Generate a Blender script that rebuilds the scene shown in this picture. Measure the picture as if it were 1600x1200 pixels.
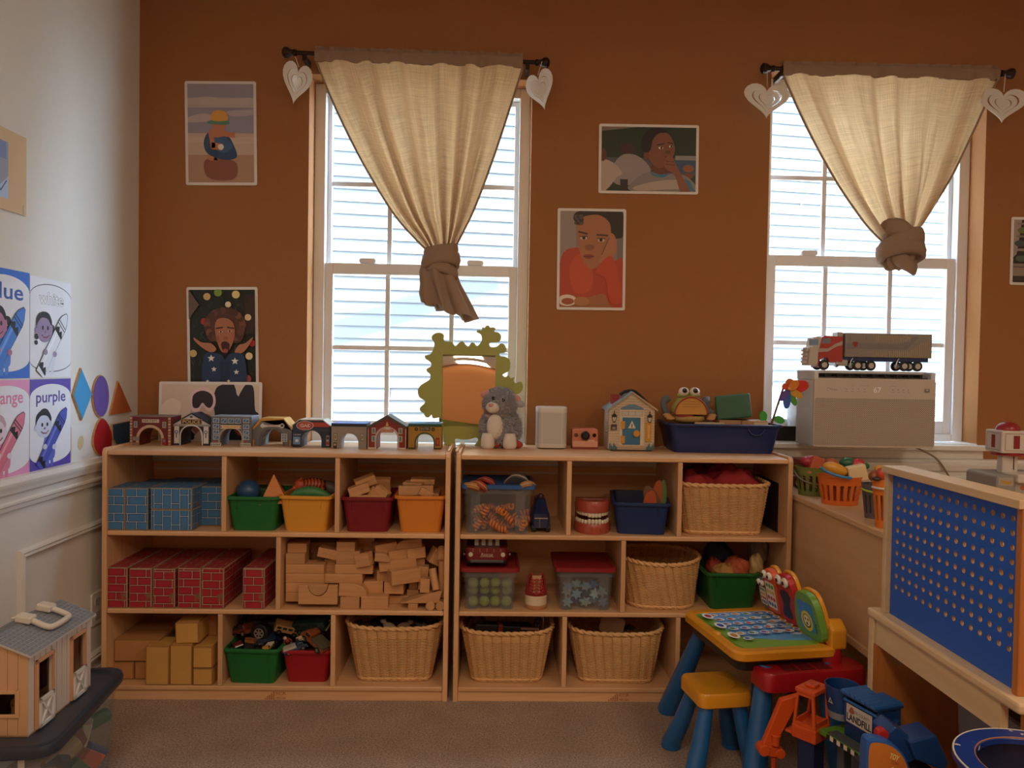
import bpy, bmesh, math, random
from mathutils import Vector, Matrix
for o in list(bpy.data.objects): bpy.data.objects.remove(o)
scene = bpy.context.scene
COL = scene.collection
PI = math.pi
rad = math.radians
# ------------------------------------------------------------------ camera
FPX = 1200.0
CAM = Vector((0, 0, 1.206))
CROT = Matrix.Rotation(rad(-1.57), 3, 'Z') @ Matrix.Rotation(PI/2-rad(1.31), 3, 'X') @ Matrix.Rotation(rad(0.97), 3, 'Z')
cd = bpy.data.cameras.new('camera')
cd.sensor_width = 36; cd.lens = 36*FPX/1600; cd.clip_start = 0.02
cam = bpy.data.objects.new('camera', cd); COL.objects.link(cam)
cam.matrix_world = Matrix.Translation(CAM) @ CROT.to_4x4()
scene.camera = cam
# ------------------------------------------------------------------ sky, sun, exposure
SKY = 22.0; SUN = 38.0; LAMP = 17.0
w = bpy.data.worlds.new('sky'); scene.world = w; w.use_nodes = True
w.node_tree.nodes['Background'].inputs[0].default_value = (.56, .76, 1.0, 1)
w.node_tree.nodes['Background'].inputs[1].default_value = SKY
sl = bpy.data.lights.new('sun', 'SUN'); sl.energy = SUN; sl.angle = rad(.6); sl.color = (1, .90, .72)
so = bpy.data.objects.new('sun', sl); COL.objects.link(so)
so.rotation_euler = Vector((.25, .35, -.60)).to_track_quat('-Z', 'Y').to_euler()
vs = scene.view_settings
vs.view_transform = 'Standard'; vs.look = 'None'; vs.gamma = 1; vs.exposure = 0.15; vs.use_curve_mapping = False

# ------------------------------------------------------------------ placing helpers: pixel of the photograph + real depth -> point
def ray(px, py): return CROT @ Vector(((px-800)/FPX, (600-py)/FPX, -1))
def atY(px, py, Y): d = ray(px, py); return CAM + d*(Y/d.y)
def atX(px, py, X): d = ray(px, py); return CAM + d*(X/d.x)
def atZ(px, py, Z): d = ray(px, py); return CAM + d*((Z-CAM.z)/d.z)

# ------------------------------------------------------------------ materials
def srgb(h):
    if not isinstance(h, str): return tuple(h)
    h = h.lstrip('#'); v = [int(h[i:i+2], 16)/255 for i in (0, 2, 4)]
    return tuple(c/12.92 if c <= .04045 else ((c+.055)/1.055)**2.4 for c in v)
_mats = {}
def newmat(name):
    m = bpy.data.materials.new(name); m.use_nodes = True
    nt = m.node_tree; return m, nt, nt.nodes, nt.links, nt.nodes['Principled BSDF']
def M(col, rough=.5, metal=0., var=.0, scale=30, bump=0., spec=.5, emit=0., coat=0., name=None):
    key = (str(col), rough, metal, var, scale, bump, spec, emit, coat)
    if key in _mats: return _mats[key]
    c = srgb(col)
    m, nt, N, L, b = newmat(name or 'paint')
    b.inputs['Base Color'].default_value = (*c, 1)
    b.inputs['Roughness'].default_value = rough; b.inputs['Metallic'].default_value = metal
    b.inputs['Specular IOR Level'].default_value = spec
    b.inputs['Coat Weight'].default_value = coat
    if emit: b.inputs['Emission Color'].default_value = (*c, 1); b.inputs['Emission Strength'].default_value = emit
    if var or bump:
        tc = N.new('ShaderNodeTexCoord'); no = N.new('ShaderNodeTexNoise'); no.inputs['Scale'].default_value = scale; no.inputs['Detail'].default_value = 4
        L.new(tc.outputs['Object'], no.inputs['Vector'])
        if var:
            mx = N.new('ShaderNodeMix'); mx.data_type = 'RGBA'
            mx.inputs[6].default_value = (*[x*(1-var) for x in c], 1); mx.inputs[7].default_value = (*[min(1, x*(1+var)) for x in c], 1)
            L.new(no.outputs['Fac'], mx.inputs[0]); L.new(mx.outputs[2], b.inputs['Base Color'])
        if bump:
            bp = N.new('ShaderNodeBump'); bp.inputs['Strength'].default_value = bump; bp.inputs['Distance'].default_value = .004
            L.new(no.outputs['Fac'], bp.inputs['Height']); L.new(bp.outputs[0], b.inputs['Normal'])
    _mats[key] = m; return m
def wood(c1, c2, axis='x', scale=1., rough=.45, name='wood'):
    key = ('w', str(c1), str(c2), axis, scale, rough)
    if key in _mats: return _mats[key]
    m, nt, N, L, b = newmat(name)
    tc = N.new('ShaderNodeTexCoord'); mp = N.new('ShaderNodeMapping')
    mp.inputs['Scale'].default_value = {'x': (2*scale, 25*scale, 25*scale), 'y': (25*scale, 2*scale, 25*scale), 'z': (25*scale, 25*scale, 2*scale)}[axis]
    no = N.new('ShaderNodeTexNoise'); no.inputs['Scale'].default_value = 2.2; no.inputs['Detail'].default_value = 6; no.inputs['Distortion'].default_value = .6
    L.new(tc.outputs['Object'], mp.inputs[0]); L.new(mp.outputs[0], no.inputs['Vector'])
    oi = N.new('ShaderNodeObjectInfo')
    mx = N.new('ShaderNodeMix'); mx.data_type = 'RGBA'
    mx.inputs[6].default_value = (*srgb(c1), 1); mx.inputs[7].default_value = (*srgb(c2), 1)
    rp = N.new('ShaderNodeValToRGB'); rp.color_ramp.elements[0].position = .3; rp.color_ramp.elements[1].position = .7
    L.new(no.outputs['Fac'], rp.inputs[0]); L.new(rp.outputs[0], mx.inputs[0])
    hs = N.new('ShaderNodeHueSaturation'); ma = N.new('ShaderNodeMapRange'); ma.inputs[3].default_value = .88; ma.inputs[4].default_value = 1.1
    L.new(oi.outputs['Random'], ma.inputs[0]); L.new(ma.outputs[0], hs.inputs['Value']); L.new(mx.outputs[2], hs.inputs['Color'])
    L.new(hs.outputs[0], b.inputs['Base Color']); b.inputs['Roughness'].default_value = rough
    bp = N.new('ShaderNodeBump'); bp.inputs['Strength'].default_value = .08; bp.inputs['Distance'].default_value = .002
    L.new(no.outputs['Fac'], bp.inputs['Height']); L.new(bp.outputs[0], b.inputs['Normal'])
    _mats[key] = m; return m
def brickprint(face, line, edge, bw=.062, bh=.030, name='brick_print'):
    """printed cardboard: brick outline pattern on box-projected UVs, worn brown edges"""
    m, nt, N, L, b = newmat(name)
    uv = N.new('ShaderNodeUVMap'); br = N.new('ShaderNodeTexBrick')
    br.inputs['Color1'].default_value = (*srgb(face), 1); br.inputs['Color2'].default_value = (*[x*.8 for x in srgb(face)], 1)
    br.inputs['Mortar'].default_value = (*srgb(line), 1); br.inputs['Scale'].default_value = 1
    br.inputs['Brick Width'].default_value = bw; br.inputs['Row Height'].default_value = bh
    br.inputs['Mortar Size'].default_value = .0013; br.inputs['Mortar Smooth'].default_value = .1
    L.new(uv.outputs[0], br.inputs['Vector'])
    b2 = N.new('ShaderNodeTexBrick'); b2.inputs['Color1'].default_value = b2.inputs['Color2'].default_value = (1, 1, 1, 1); b2.inputs['Mortar'].default_value = (.08, .08, .1, 1)
    b2.inputs['Scale'].default_value = 1; b2.inputs['Brick Width'].default_value = bw; b2.inputs['Row Height'].default_value = bh; b2.inputs['Mortar Size'].default_value = .0036; b2.inputs['Mortar Smooth'].default_value = 0
    L.new(uv.outputs[0], b2.inputs['Vector'])
    mm = N.new('ShaderNodeMix'); mm.data_type = 'RGBA'; mm.blend_type = 'MULTIPLY'; mm.inputs[0].default_value = .75
    L.new(b2.outputs[0], mm.inputs[7]); mm.inputs[6].default_value = (*srgb(face), 1)
    mx = N.new('ShaderNodeMix'); mx.data_type = 'RGBA'; L.new(br.outputs['Fac'], mx.inputs[0]); L.new(mm.outputs[2], mx.inputs[6]); mx.inputs[7].default_value = (*srgb(line), 1)
    tc = N.new('ShaderNodeTexCoord'); no = N.new('ShaderNodeTexNoise'); no.inputs['Scale'].default_value = 18; no.inputs['Detail'].default_value = 8
    L.new(tc.outputs['Object'], no.inputs['Vector'])
    cr = N.new('ShaderNodeValToRGB'); cr.color_ramp.elements[0].position = .66; cr.color_ramp.elements[1].position = .72
    L.new(no.outputs['Fac'], cr.inputs[0])
    m3 = N.new('ShaderNodeMix'); m3.data_type = 'RGBA'; L.new(cr.outputs[0], m3.inputs[0]); L.new(mx.outputs[2], m3.inputs[6]); m3.inputs[7].default_value = (*srgb(edge), 1)
    L.new(m3.outputs[2], b.inputs['Base Color']); b.inputs['Roughness'].default_value = .6
    return m
def glassmat(name, tint=(1, 1, 1), rough=.05, alpha=.12):
    m, nt, N, L, b = newmat(name)
    tr = N.new('ShaderNodeBsdfTransparent'); tr.inputs[0].default_value = (*tint, 1)
    b.inputs['Base Color'].default_value = (.9, .93, .95, 1); b.inputs['Roughness'].default_value = rough
    mx = N.new('ShaderNodeMixShader'); mx.inputs[0].default_value = alpha
    L.new(tr.outputs[0], mx.inputs[1]); L.new(b.outputs[0], mx.inputs[2])
    L.new(mx.outputs[0], N['Material Output'].inputs[0]); return m
def printmat():
    if 'print' in _mats: return _mats['print']
    m, nt, N, L, b = newmat('print')
    a = N.new('ShaderNodeAttribute'); a.attribute_name = 'Col'; L.new(a.outputs['Color'], b.inputs['Base Color'])
    b.inputs['Roughness'].default_value = .45; _mats['print'] = m; return m
def clothmat(name, col, trans=.5, weave=700, contrast=.25):
    m, nt, N, L, b = newmat(name)
    tc = N.new('ShaderNodeUVMap'); mp = N.new('ShaderNodeMapping'); mp.inputs['Scale'].default_value = (weave, weave*.8, 1)
    L.new(tc.outputs[0], mp.inputs[0])
    n1 = N.new('ShaderNodeTexNoise'); n1.inputs['Scale'].default_value = 1; 
    m1 = N.new('ShaderNodeMapping'); m1.inputs['Scale'].default_value = (.02, 1, 1); m2 = N.new('ShaderNodeMapping'); m2.inputs['Scale'].default_value = (1, .02, 1)
    L.new(mp.outputs[0], m1.inputs[0]); L.new(mp.outputs[0], m2.inputs[0]); L.new(m1.outputs[0], n1.inputs['Vector'])
    n2 = N.new('ShaderNodeTexNoise'); n2.inputs['Scale'].default_value = 1; L.new(m2.outputs[0], n2.inputs['Vector'])
    ad = N.new('ShaderNodeMath'); ad.operation = 'ADD'; L.new(n1.outputs['Fac'], ad.inputs[0]); L.new(n2.outputs['Fac'], ad.inputs[1])
    mr = N.new('ShaderNodeMapRange'); mr.inputs[1].default_value = .7; mr.inputs[2].default_value = 1.3; mr.inputs[3].default_value = 1-contrast; mr.inputs[4].default_value = 1.0
    L.new(ad.outputs[0], mr.inputs[0])
    mx = N.new('ShaderNodeMix'); mx.data_type = 'RGBA'; mx.blend_type = 'MULTIPLY'; mx.inputs[0].default_value = 1; mx.inputs[6].default_value = (*srgb(col), 1)
    L.new(mr.outputs[0], mx.inputs[7])
    t = N.new('ShaderNodeBsdfTranslucent'); L.new(mx.outputs[2], t.inputs[0]); L.new(mx.outputs[2], b.inputs['Base Color'])
    b.inputs['Roughness'].default_value = .9; b.inputs['Specular IOR Level'].default_value = .1
    ms = N.new('ShaderNodeMixShader'); ms.inputs[0].default_value = trans
    L.new(b.outputs[0], ms.inputs[1]); L.new(t.outputs[0], ms.inputs[2]); L.new(ms.outputs[0], N['Material Output'].inputs[0])
    return m

# ------------------------------------------------------------------ mesh builder
class MB:
    def __init__(s): s.v = []; s.f = []; s.mi = []; s.cur = 0; s.X = Matrix.Identity(4)
    def at(s, *loc, rz=0, rx=0, ry=0):
        s.X = Matrix.Translation(Vector(loc)) @ Matrix.Rotation(rz, 4, 'Z') @ Matrix.Rotation(ry, 4, 'Y') @ Matrix.Rotation(rx, 4, 'X'); return s
    def home(s): s.X = Matrix.Identity(4); return s
    def slot(s, i): s.cur = i; return s
    def add(s, vs, fs):
        n = len(s.v); s.v += [tuple(s.X @ Vector(p)) for p in vs]
        s.f += [tuple(i+n for i in f) for f in fs]; s.mi += [s.cur]*len(fs); return s
    def box(s, x0, x1, y0, y1, z0, z1, tx=0, ty=0):
        """box; tx, ty shrink the bottom (taper)"""
        vs = [(x0+tx, y0+ty, z0), (x1-tx, y0+ty, z0), (x1-tx, y1-ty, z0), (x0+tx, y1-ty, z0), (x0, y0, z1), (x1, y0, z1), (x1, y1, z1), (x0, y1, z1)]
        return s.add(vs, [(3, 2, 1, 0), (4, 5, 6, 7), (0, 1, 5, 4), (1, 2, 6, 5), (2, 3, 7, 6), (3, 0, 4, 7)])
    def cbox(s, c, d): return s.box(c[0]-d[0]/2, c[0]+d[0]/2, c[1]-d[1]/2, c[1]+d[1]/2, c[2]-d[2]/2, c[2]+d[2]/2)
    def prism(s, pts, a, b, axis='y'):
        """2D outline pts extruded from a to b along axis ('y': pts are x,z; 'x': y,z; 'z': x,y)"""
        g = {'y': lambda p, t: (p[0], t, p[1]), 'x': lambda p, t: (t, p[0], p[1]), 'z': lambda p, t: (p[0], p[1], t)}[axis]
        n = len(pts); vs = [g(p, a) for p in pts]+[g(p, b) for p in pts]
        return s.add(vs, [tuple(range(n)), tuple(range(2*n-1, n-1, -1))]+[(i, i+n, (i+1) % n+n, (i+1) % n) for i in range(n)])
    def loft(s, rings, cap=(True, True), closed=True):
        n = len(rings[0]); vs = [p for r in rings for p in r]; fs = []
        for k in range(len(rings)-1):
            for i in range(n if closed else n-1):
                j = (i+1) % n; fs.append((k*n+i, k*n+j, (k+1)*n+j, (k+1)*n+i))
        if cap[0]: fs.append(tuple(range(n-1, -1, -1)))
        if cap[1]: b = (len(rings)-1)*n; fs.append(tuple(range(b, b+n)))
        return s.add(vs, fs)
    def lathe(s, prof, n=24, cap=(True, True)):
        return s.loft([[(r*math.cos(2*PI*i/n), r*math.sin(2*PI*i/n), z) for i in range(n)] for r, z in prof], cap)
    def cyl(s, c, r, h, n=20, axis='z', r2=None):
        r2 = r if r2 is None else r2
        g = {'z': lambda a, b, t: (c[0]+a, c[1]+b, c[2]+t), 'y': lambda a, b, t: (c[0]+a, c[1]+t, c[2]+b), 'x': lambda a, b, t: (c[0]+t, c[1]+a, c[2]+b)}[axis]
        return s.loft([[g(q*math.cos(2*PI*i/n), q*math.sin(2*PI*i/n), t) for i in range(n)] for q, t in ((r, 0), (r2, h))])
    def ball(s, c, r, nu=20, nv=12):
        if not hasattr(r, '__len__'): r = (r, r, r)
        rings = []
        for k in range(1, nv):
            t = -PI/2+PI*k/nv; rings.append([(c[0]+r[0]*math.cos(t)*math.cos(2*PI*i/nu), c[1]+r[1]*math.cos(t)*math.sin(2*PI*i/nu), c[2]+r[2]*math.sin(t)) for i in range(nu)])
        vs = [p for q in rings for p in q]+[(c[0], c[1], c[2]-r[2]), (c[0], c[1], c[2]+r[2])]; fs = []
        for k in range(nv-2):
            for i in range(nu): j = (i+1) % nu; fs.append((k*nu+i, k*nu+j, (k+1)*nu+j, (k+1)*nu+i))
        B = (nv-1)*nu
        for i in range(nu):
            j = (i+1) % nu; fs.append((B, j, i)); fs.append((B+1, (nv-2)*nu+i, (nv-2)*nu+j))
        return s.add(vs, fs)
    def holed(s, outer, inners, a, b):
        """plate in x,z with real holes, from y=a to y=b"""
        bm = bmesh.new(); es = []
        for lp in [outer]+inners:
            v = [bm.verts.new((x, 0, z)) for x, z in lp]
            es += [bm.edges.new((v[i], v[(i+1) % len(v)])) for i in range(len(v))]
        bmesh.ops.triangle_fill(bm, use_beauty=True, use_dissolve=False, edges=es)
        bm.verts.index_update(); V = [v.co.copy() for v in bm.verts]; F = [[v.index for v in f.verts] for f in bm.faces]; bm.free(); n = len(V)
        side = []; o = 0
        for lp in [outer]+inners: side += [(o+i, o+(i+1) % len(lp), n+o+(i+1) % len(lp), n+o+i) for i in range(len(lp))]; o += len(lp)
        return s.add([(v.x, a, v.z) for v in V]+[(v.x, b, v.z) for v in V], [tuple(f) for f in F]+[tuple(i+n for i in reversed(f)) for f in F]+side)
    def tube(s, path, r, n=8, closed=False, cap=True):
        P = [Vector(p) for p in path]; m = len(P); rr = r if hasattr(r, '__len__') else [r]*m; rings = []
        up = Vector((0, 0, 1)); prev = None
        for k in range(m):
            a = P[(k-1) % m] if (closed or k > 0) else P[k]; b = P[(k+1) % m] if (closed or k < m-1) else P[k]
            t = (b-a).normalized()
            if prev is None:
                u = t.cross(up); u = t.cross(Vector((1, 0, 0))) if u.length < .1 else u
            else: u = prev-t*prev.dot(t)
            u.normalize(); prev = u; v = t.cross(u)
            rings.append([tuple(P[k]+(u*math.cos(2*PI*i/n)+v*math.sin(2*PI*i/n))*rr[k]) for i in range(n)])
        if closed: rings.append(rings[0]); return s.loft(rings, (False, False))
        return s.loft(rings, (cap, cap))
    def build(s, name, mat, parent=None, loc=(0, 0, 0), rot=(0, 0, 0), smooth=False, bevel=0, seg=2, uv=False, sub=0, stuff=False, label=None, edge=None):
        me = bpy.data.meshes.new(name); me.from_pydata(s.v, [], s.f)
        mats = mat if isinstance(mat, (list, tuple)) else [mat]
        for m in mats: me.materials.append(m)
        if len(mats) > 1: me.polygons.foreach_set('material_index', s.mi)
        if edge: me.materials.append(edge)
        bm = bmesh.new(); bm.from_mesh(me); bmesh.ops.recalc_face_normals(bm, faces=bm.faces)
        if uv:
            ul = bm.loops.layers.uv.new('UVMap')
            for f in bm.faces:
                nx, ny, nz = (abs(c) for c in f.normal)
                for l in f.loops:
                    p = l.vert.co; l[ul].uv = (p.x, p.z) if ny >= nx and ny >= nz else ((p.y, p.z) if nx >= nz else (p.x, p.y))
        bm.to_mesh(me); bm.free()
        if smooth:
            me.polygons.foreach_set('use_smooth', [True]*len(me.polygons))
            if smooth != 'all': me.set_sharp_from_angle(angle=rad(38))
        me.update()
        o = link(name, me, parent, loc, rot, bevel, seg, sub, stuff, label)
        if edge: o.modifiers['bevel'].material = len(me.materials)-1
        return o
def link(name, me, parent=None, loc=(0, 0, 0), rot=(0, 0, 0), bevel=0, seg=2, sub=0, stuff=False, label=None):
    o = bpy.data.objects.new(name, me); COL.objects.link(o); o.location = loc; o.rotation_euler = rot
    if parent is not None: o.parent = parent
    if sub: md = o.modifiers.new('smooth', 'SUBSURF'); md.levels = md.render_levels = sub
    if bevel: md = o.modifiers.new('bevel', 'BEVEL'); md.width = bevel; md.segments = seg; md.limit_method = 'ANGLE'; md.angle_limit = rad(40)
    if stuff: o['kind'] = 'stuff'
    if label: o['label'] = label
    return o
def tag(o, label, cat, group=None):
    o['label'] = label; o['category'] = cat
    if group: o['group'] = group
    return o
def thing(name, label, cat, loc=(0, 0, 0), rz=0, group=None, rot=None):
    o = bpy.data.objects.new(name, None); COL.objects.link(o); o.location = loc; o.rotation_euler = rot or (0, 0, rz)
    o.empty_display_size = .02
    return tag(o, label, cat, group)
def struct(o): o['kind'] = 'structure'; return o
def dup(root, loc=None, rz=None, label=None, group=None, rot=None):
    r = root.copy(); COL.objects.link(r)
    if loc is not None: r.location = loc
    if rz is not None: r.rotation_euler = (0, 0, rz)
    if rot is not None: r.rotation_euler = rot
    if label: r['label'] = label
    if group: r['group'] = group
    for ch in root.children:
        c = ch.copy(); COL.objects.link(c); c.parent = r
        for g in ch.children:
            d = g.copy(); COL.objects.link(d); d.parent = c
    return r
def circ(cx, cy, rx, ry=None, n=24, a0=0, a1=2*PI):
    ry = rx if ry is None else ry; full = abs(a1-a0-2*PI) < 1e-6
    m = n if full else n+1
    return [(cx+rx*math.cos(a0+(a1-a0)*i/n), cy+ry*math.sin(a0+(a1-a0)*i/n)) for i in range(m)]
def rrect(x0, x1, y0, y1, r, n=4):
    o = []
    for cx, cy, a in ((x1-r, y0+r, -PI/2), (x1-r, y1-r, 0), (x0+r, y1-r, PI/2), (x0+r, y0+r, PI)): o += circ(cx, cy, r, r, n, a, a+PI/2)
    return o
def spline(pts, n=6, closed=False):
    """Catmull-Rom through 2D or 3D points"""
    P = [Vector(p) for p in pts]; m = len(P); out = []
    for i in range(m if closed else m-1):
        g = (lambda k: P[k % m]) if closed else (lambda k: P[min(max(k, 0), m-1)])
        a, b, c, d = g(i-1), g(i), g(i+1), g(i+2)
        for k in range(n):
            t = k/n; out.append(tuple(.5*((2*b)+(c-a)*t+(2*a-5*b+4*c-d)*t*t+(3*b-a-3*c+d)*t**3)))
    if not closed: out.append(tuple(P[-1]))
    return out
# ------------------------------------------------------------------ flat print (lettering, posters, photographs)
_txt = {}
def text2d(s, shear=0., bold=0.):
    if (s, shear, bold) in _txt: return _txt[(s, shear, bold)]
    cu = bpy.data.curves.new('t', 'FONT'); cu.body = s; cu.align_x = 'CENTER'; cu.align_y = 'CENTER'; cu.size = 1; cu.resolution_u = 3; cu.shear = shear; cu.offset = bold
    o = bpy.data.objects.new('t', cu); COL.objects.link(o)
    bpy.context.view_layer.update()
    me = bpy.data.meshes.new_from_object(o.evaluated_get(bpy.context.evaluated_depsgraph_get()))
    r = ([(v.co.x, v.co.y) for v in me.vertices], [tuple(p.vertices) for p in me.polygons])
    bpy.data.objects.remove(o); bpy.data.curves.remove(cu); bpy.data.meshes.remove(me)
    _txt[(s, shear, bold)] = r; return r
class Print:
    """coloured flat shapes in a plane (u right, v up), each a hair above the last; faces local -Y"""
    def __init__(s, w=1, h=1, ox=0, oz=0, step=.00012): s.v = []; s.f = []; s.c = []; s.k = 0; s.step = step; s.m = (w, h, ox, oz); s.clip = False
    def _add(s, pts, faces, col):
        n = len(s.v); y = -s.k*s.step; s.k += 1; w, h, ox, oz = s.m
        if s.clip: pts = [(min(1, max(0, p[0])), min(1, max(0, p[1]))) for p in pts]
        s.v += [(p[0]*w+ox, y, p[1]*h+oz) for p in pts]; s.f += [tuple(i+n for i in f) for f in faces]; s.c += [srgb(col)]*len(faces); return s
    def poly(s, pts, col):
        a = sum(p[0]*q[1]-q[0]*p[1] for p, q in zip(pts, pts[1:]+pts[:1]))
        if a < 0: pts = pts[::-1]
        return s._add(pts, [tuple(range(len(pts)))], col)
    def rect(s, x0, y0, x1, y1, col): return s.poly([(x0, y0), (x1, y0), (x1, y1), (x0, y1)], col)
    def ell(s, cx, cy, rx, ry=None, col='#ffffff', rot=0, n=24):
        c, q = math.cos(rot), math.sin(rot)
        return s.poly([(cx+x*c-y*q, cy+x*q+y*c) for x, y in circ(0, 0, rx, ry, n)], col)
    def blob(s, pts, col, n=5): return s.poly([tuple(p) for p in spline(pts, n, True)], col)
    def line(s, pts, wd, col):
        for a, b in zip(pts, pts[1:]):
            d = Vector((b[0]-a[0], b[1]-a[1])); L = d.length or 1; q = Vector((-d.y, d.x))/L*wd/2; e = d/L*wd*.3
            s._add([(a[0]-q.x-e.x, a[1]-q.y-e.y), (b[0]-q.x+e.x, b[1]-q.y+e.y), (b[0]+q.x+e.x, b[1]+q.y+e.y), (a[0]+q.x-e.x, a[1]+q.y-e.y)], [(0, 1, 2, 3)], col); s.k -= 1
        s.k += 1; return s
    def text(s, t, cx, cy, h, col, wd=None, shear=0., bold=0., rot=0):
        vs, fs = text2d(t, shear, bold)
        if not vs: return s
        x0 = min(p[0] for p in vs); x1 = max(p[0] for p in vs); y0 = min(p[1] for p in vs); y1 = max(p[1] for p in vs)
        k = h/(y1-y0); kx = wd/(x1-x0) if wd else k
        c, q = math.cos(rot), math.sin(rot); o = []
        for p in vs:
            x = (p[0]-(x0+x1)/2)*kx; y = (p[1]-(y0+y1)/2)*k; o.append((cx+x*c-y*q, cy+x*q+y*c))
        return s._add(o, fs, col)
    def build(s, name, parent=None, loc=(0, 0, 0), rot=(0, 0, 0), mat=None):
        me = bpy.data.meshes.new(name); me.from_pydata(s.v, [], s.f); me.materials.append(mat or printmat())
        ca = me.color_attributes.new('Col', 'FLOAT_COLOR', 'CORNER'); d = []
        for p, c in zip(me.polygons, s.c): d += [*c, 1]*p.loop_total
        ca.data.foreach_set('color', d)
        return link(name, me, parent, loc, rot)
# ================================================================== THE ROOM
W, S, XL, XR, YB, ZC = 3.13, 2.73, -1.421, 3.1, -2.6, 2.752
ORANGE = M((.36, .142, .038), .75, var=.05, scale=60, bump=.12, name='orange_wall_paint')
CREAM = M((.74, .71, .66), .6, var=.02, scale=50, bump=.08, name='cream_wall_paint')
TRIM = M((.74, .71, .66), .4, name='cream_trim_paint')
VINYL = M((.80, .80, .80), .35, name='white_vinyl')
# window openings in the back wall: x0, x1, z0, z1
WIN = [(-.747, .148, .86, 2.365), (1.122, 2.020, .895, 2.435)]
def wall_back():
    mb = MB(); T = .15; xs = [XL-.15, WIN[0][0], WIN[0][1], WIN[1][0], WIN[1][1], XR+.15]
    mb.box(xs[0], xs[1], W, W+T, 0, ZC); mb.box(xs[2], xs[3], W, W+T, 0, ZC); mb.box(xs[4], xs[5], W, W+T, 0, ZC)
    for x0, x1, z0, z1 in WIN: mb.box(x0, x1, W, W+T, 0, z0); mb.box(x0, x1, W, W+T, z1, ZC)
    bm = mb; return struct(bm.build('wall_back', ORANGE))
wall_back()
struct(MB().box(XL-.15, XL, YB, W, 0, ZC).build('wall_left', CREAM))
struct(MB().box(XR, XR+.15, YB, W, 0, ZC).build('wall_right', CREAM))
struct(MB().box(XL-.15, XR+.15, YB-.15, YB, 0, ZC).build('wall_rear', ORANGE))
struct(MB().box(XL-.15, XR+.15, YB-.15, W+.15, ZC, ZC+.1).build('ceiling', M((.78, .76, .72), .8, name='ceiling_paint')))
def carpet():
    m, nt, N, L, b = newmat('carpet')
    tc = N.new('ShaderNodeTexCoord')
    n1 = N.new('ShaderNodeTexNoise'); n1.inputs['Scale'].default_value = 170; n1.inputs['Detail'].default_value = 3; n1.inputs['Roughness'].default_value = .7
    n2 = N.new('ShaderNodeTexNoise'); n2.inputs['Scale'].default_value = 6; n2.inputs['Detail'].default_value = 2
    L.new(tc.outputs['Object'], n1.inputs['Vector']); L.new(tc.outputs['Object'], n2.inputs['Vector'])
    r = N.new('ShaderNodeValToRGB'); e = r.color_ramp.elements; e[0].position = .33; e[0].color = (.30, .195, .138, 1); e[1].position = .62; e[1].color = (.70, .52, .40, 1)
    L.new(n1.outputs['Fac'], r.inputs[0])
    mx = N.new('ShaderNodeMix'); mx.data_type = 'RGBA'; mx.blend_type = 'MULTIPLY'; mx.inputs[0].default_value = .35
    L.new(r.outputs[0], mx.inputs[6]); L.new(n2.outputs['Fac'], mx.inputs[7]); L.new(mx.outputs[2], b.inputs['Base Color'])
    bp = N.new('ShaderNodeBump'); bp.inputs['Strength'].default_value = .9; bp.inputs['Distance'].default_value = .01
    L.new(n1.outputs['Fac'], bp.inputs['Height']); L.new(bp.outputs[0], b.inputs['Normal']); b.inputs['Roughness'].default_value = 1; b.inputs['Specular IOR Level'].default_value = .05
    return m
struct(MB().box(XL-.15, XR+.15, YB-.15, W+.15, -.1, 0).build('floor', carpet()))
# wainscot painted cream below the chair rail on the back wall
struct(MB().box(XL, XR, W-.006, W, 0, .80).build('trim_1', CREAM))
RAIL = [(0, .755), (.012, .755), (.014, .768), (.019, .772), (.019, .779), (.013, .783), (.015, .800), (.024, .808), (.026, .822), (.030, .828), (.030, .838), (.022, .842), (.018, .852), (0, .855)]
mb = MB(); mb.prism([(XL+a, z) for a, z in RAIL], YB, W-.007, 'y'); struct(mb.build('trim_2', TRIM, smooth=True))
mb = MB(); mb.prism([(W-.0065-a, z) for a, z in RAIL], XL+.031, XR, 'x'); struct(mb.build('trim_3', TRIM, smooth=True))
# picture-frame moulding on the left wall
MOLD = [(0, 0), (.012, .002), (.016, .010), (.011, .014), (.014, .022), (.008, .030), (0, .032)]
def mold_frame(y0, y1, z0, z1):
    mb = MB(); rings = []
    for (y, z, dy, dz) in ((y0, z0, 1, 1), (y1, z0, -1, 1), (y1, z1, -1, -1), (y0, z1, 1, -1)):
        rings.append([(XL+a, y+dy*b, z+dz*b) for a, b in MOLD])
    rings.append(rings[0]); return mb.loft(rings, (False, False))
pf = atX(30, 862, XL)
struct(mold_frame(pf.y-.012, W-.10, .12, pf.z+.004).build('trim_4', TRIM))
struct(mold_frame(.6, pf.y-.16, .12, pf.z+.004).build('trim_5', TRIM))
struct(MB().prism([(XL, 0), (XL+.014, 0), (XL+.014, .07), (XL+.006, .085), (XL, .085)], YB, W-.007, 'y').build('baseboard_left', TRIM))
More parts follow.
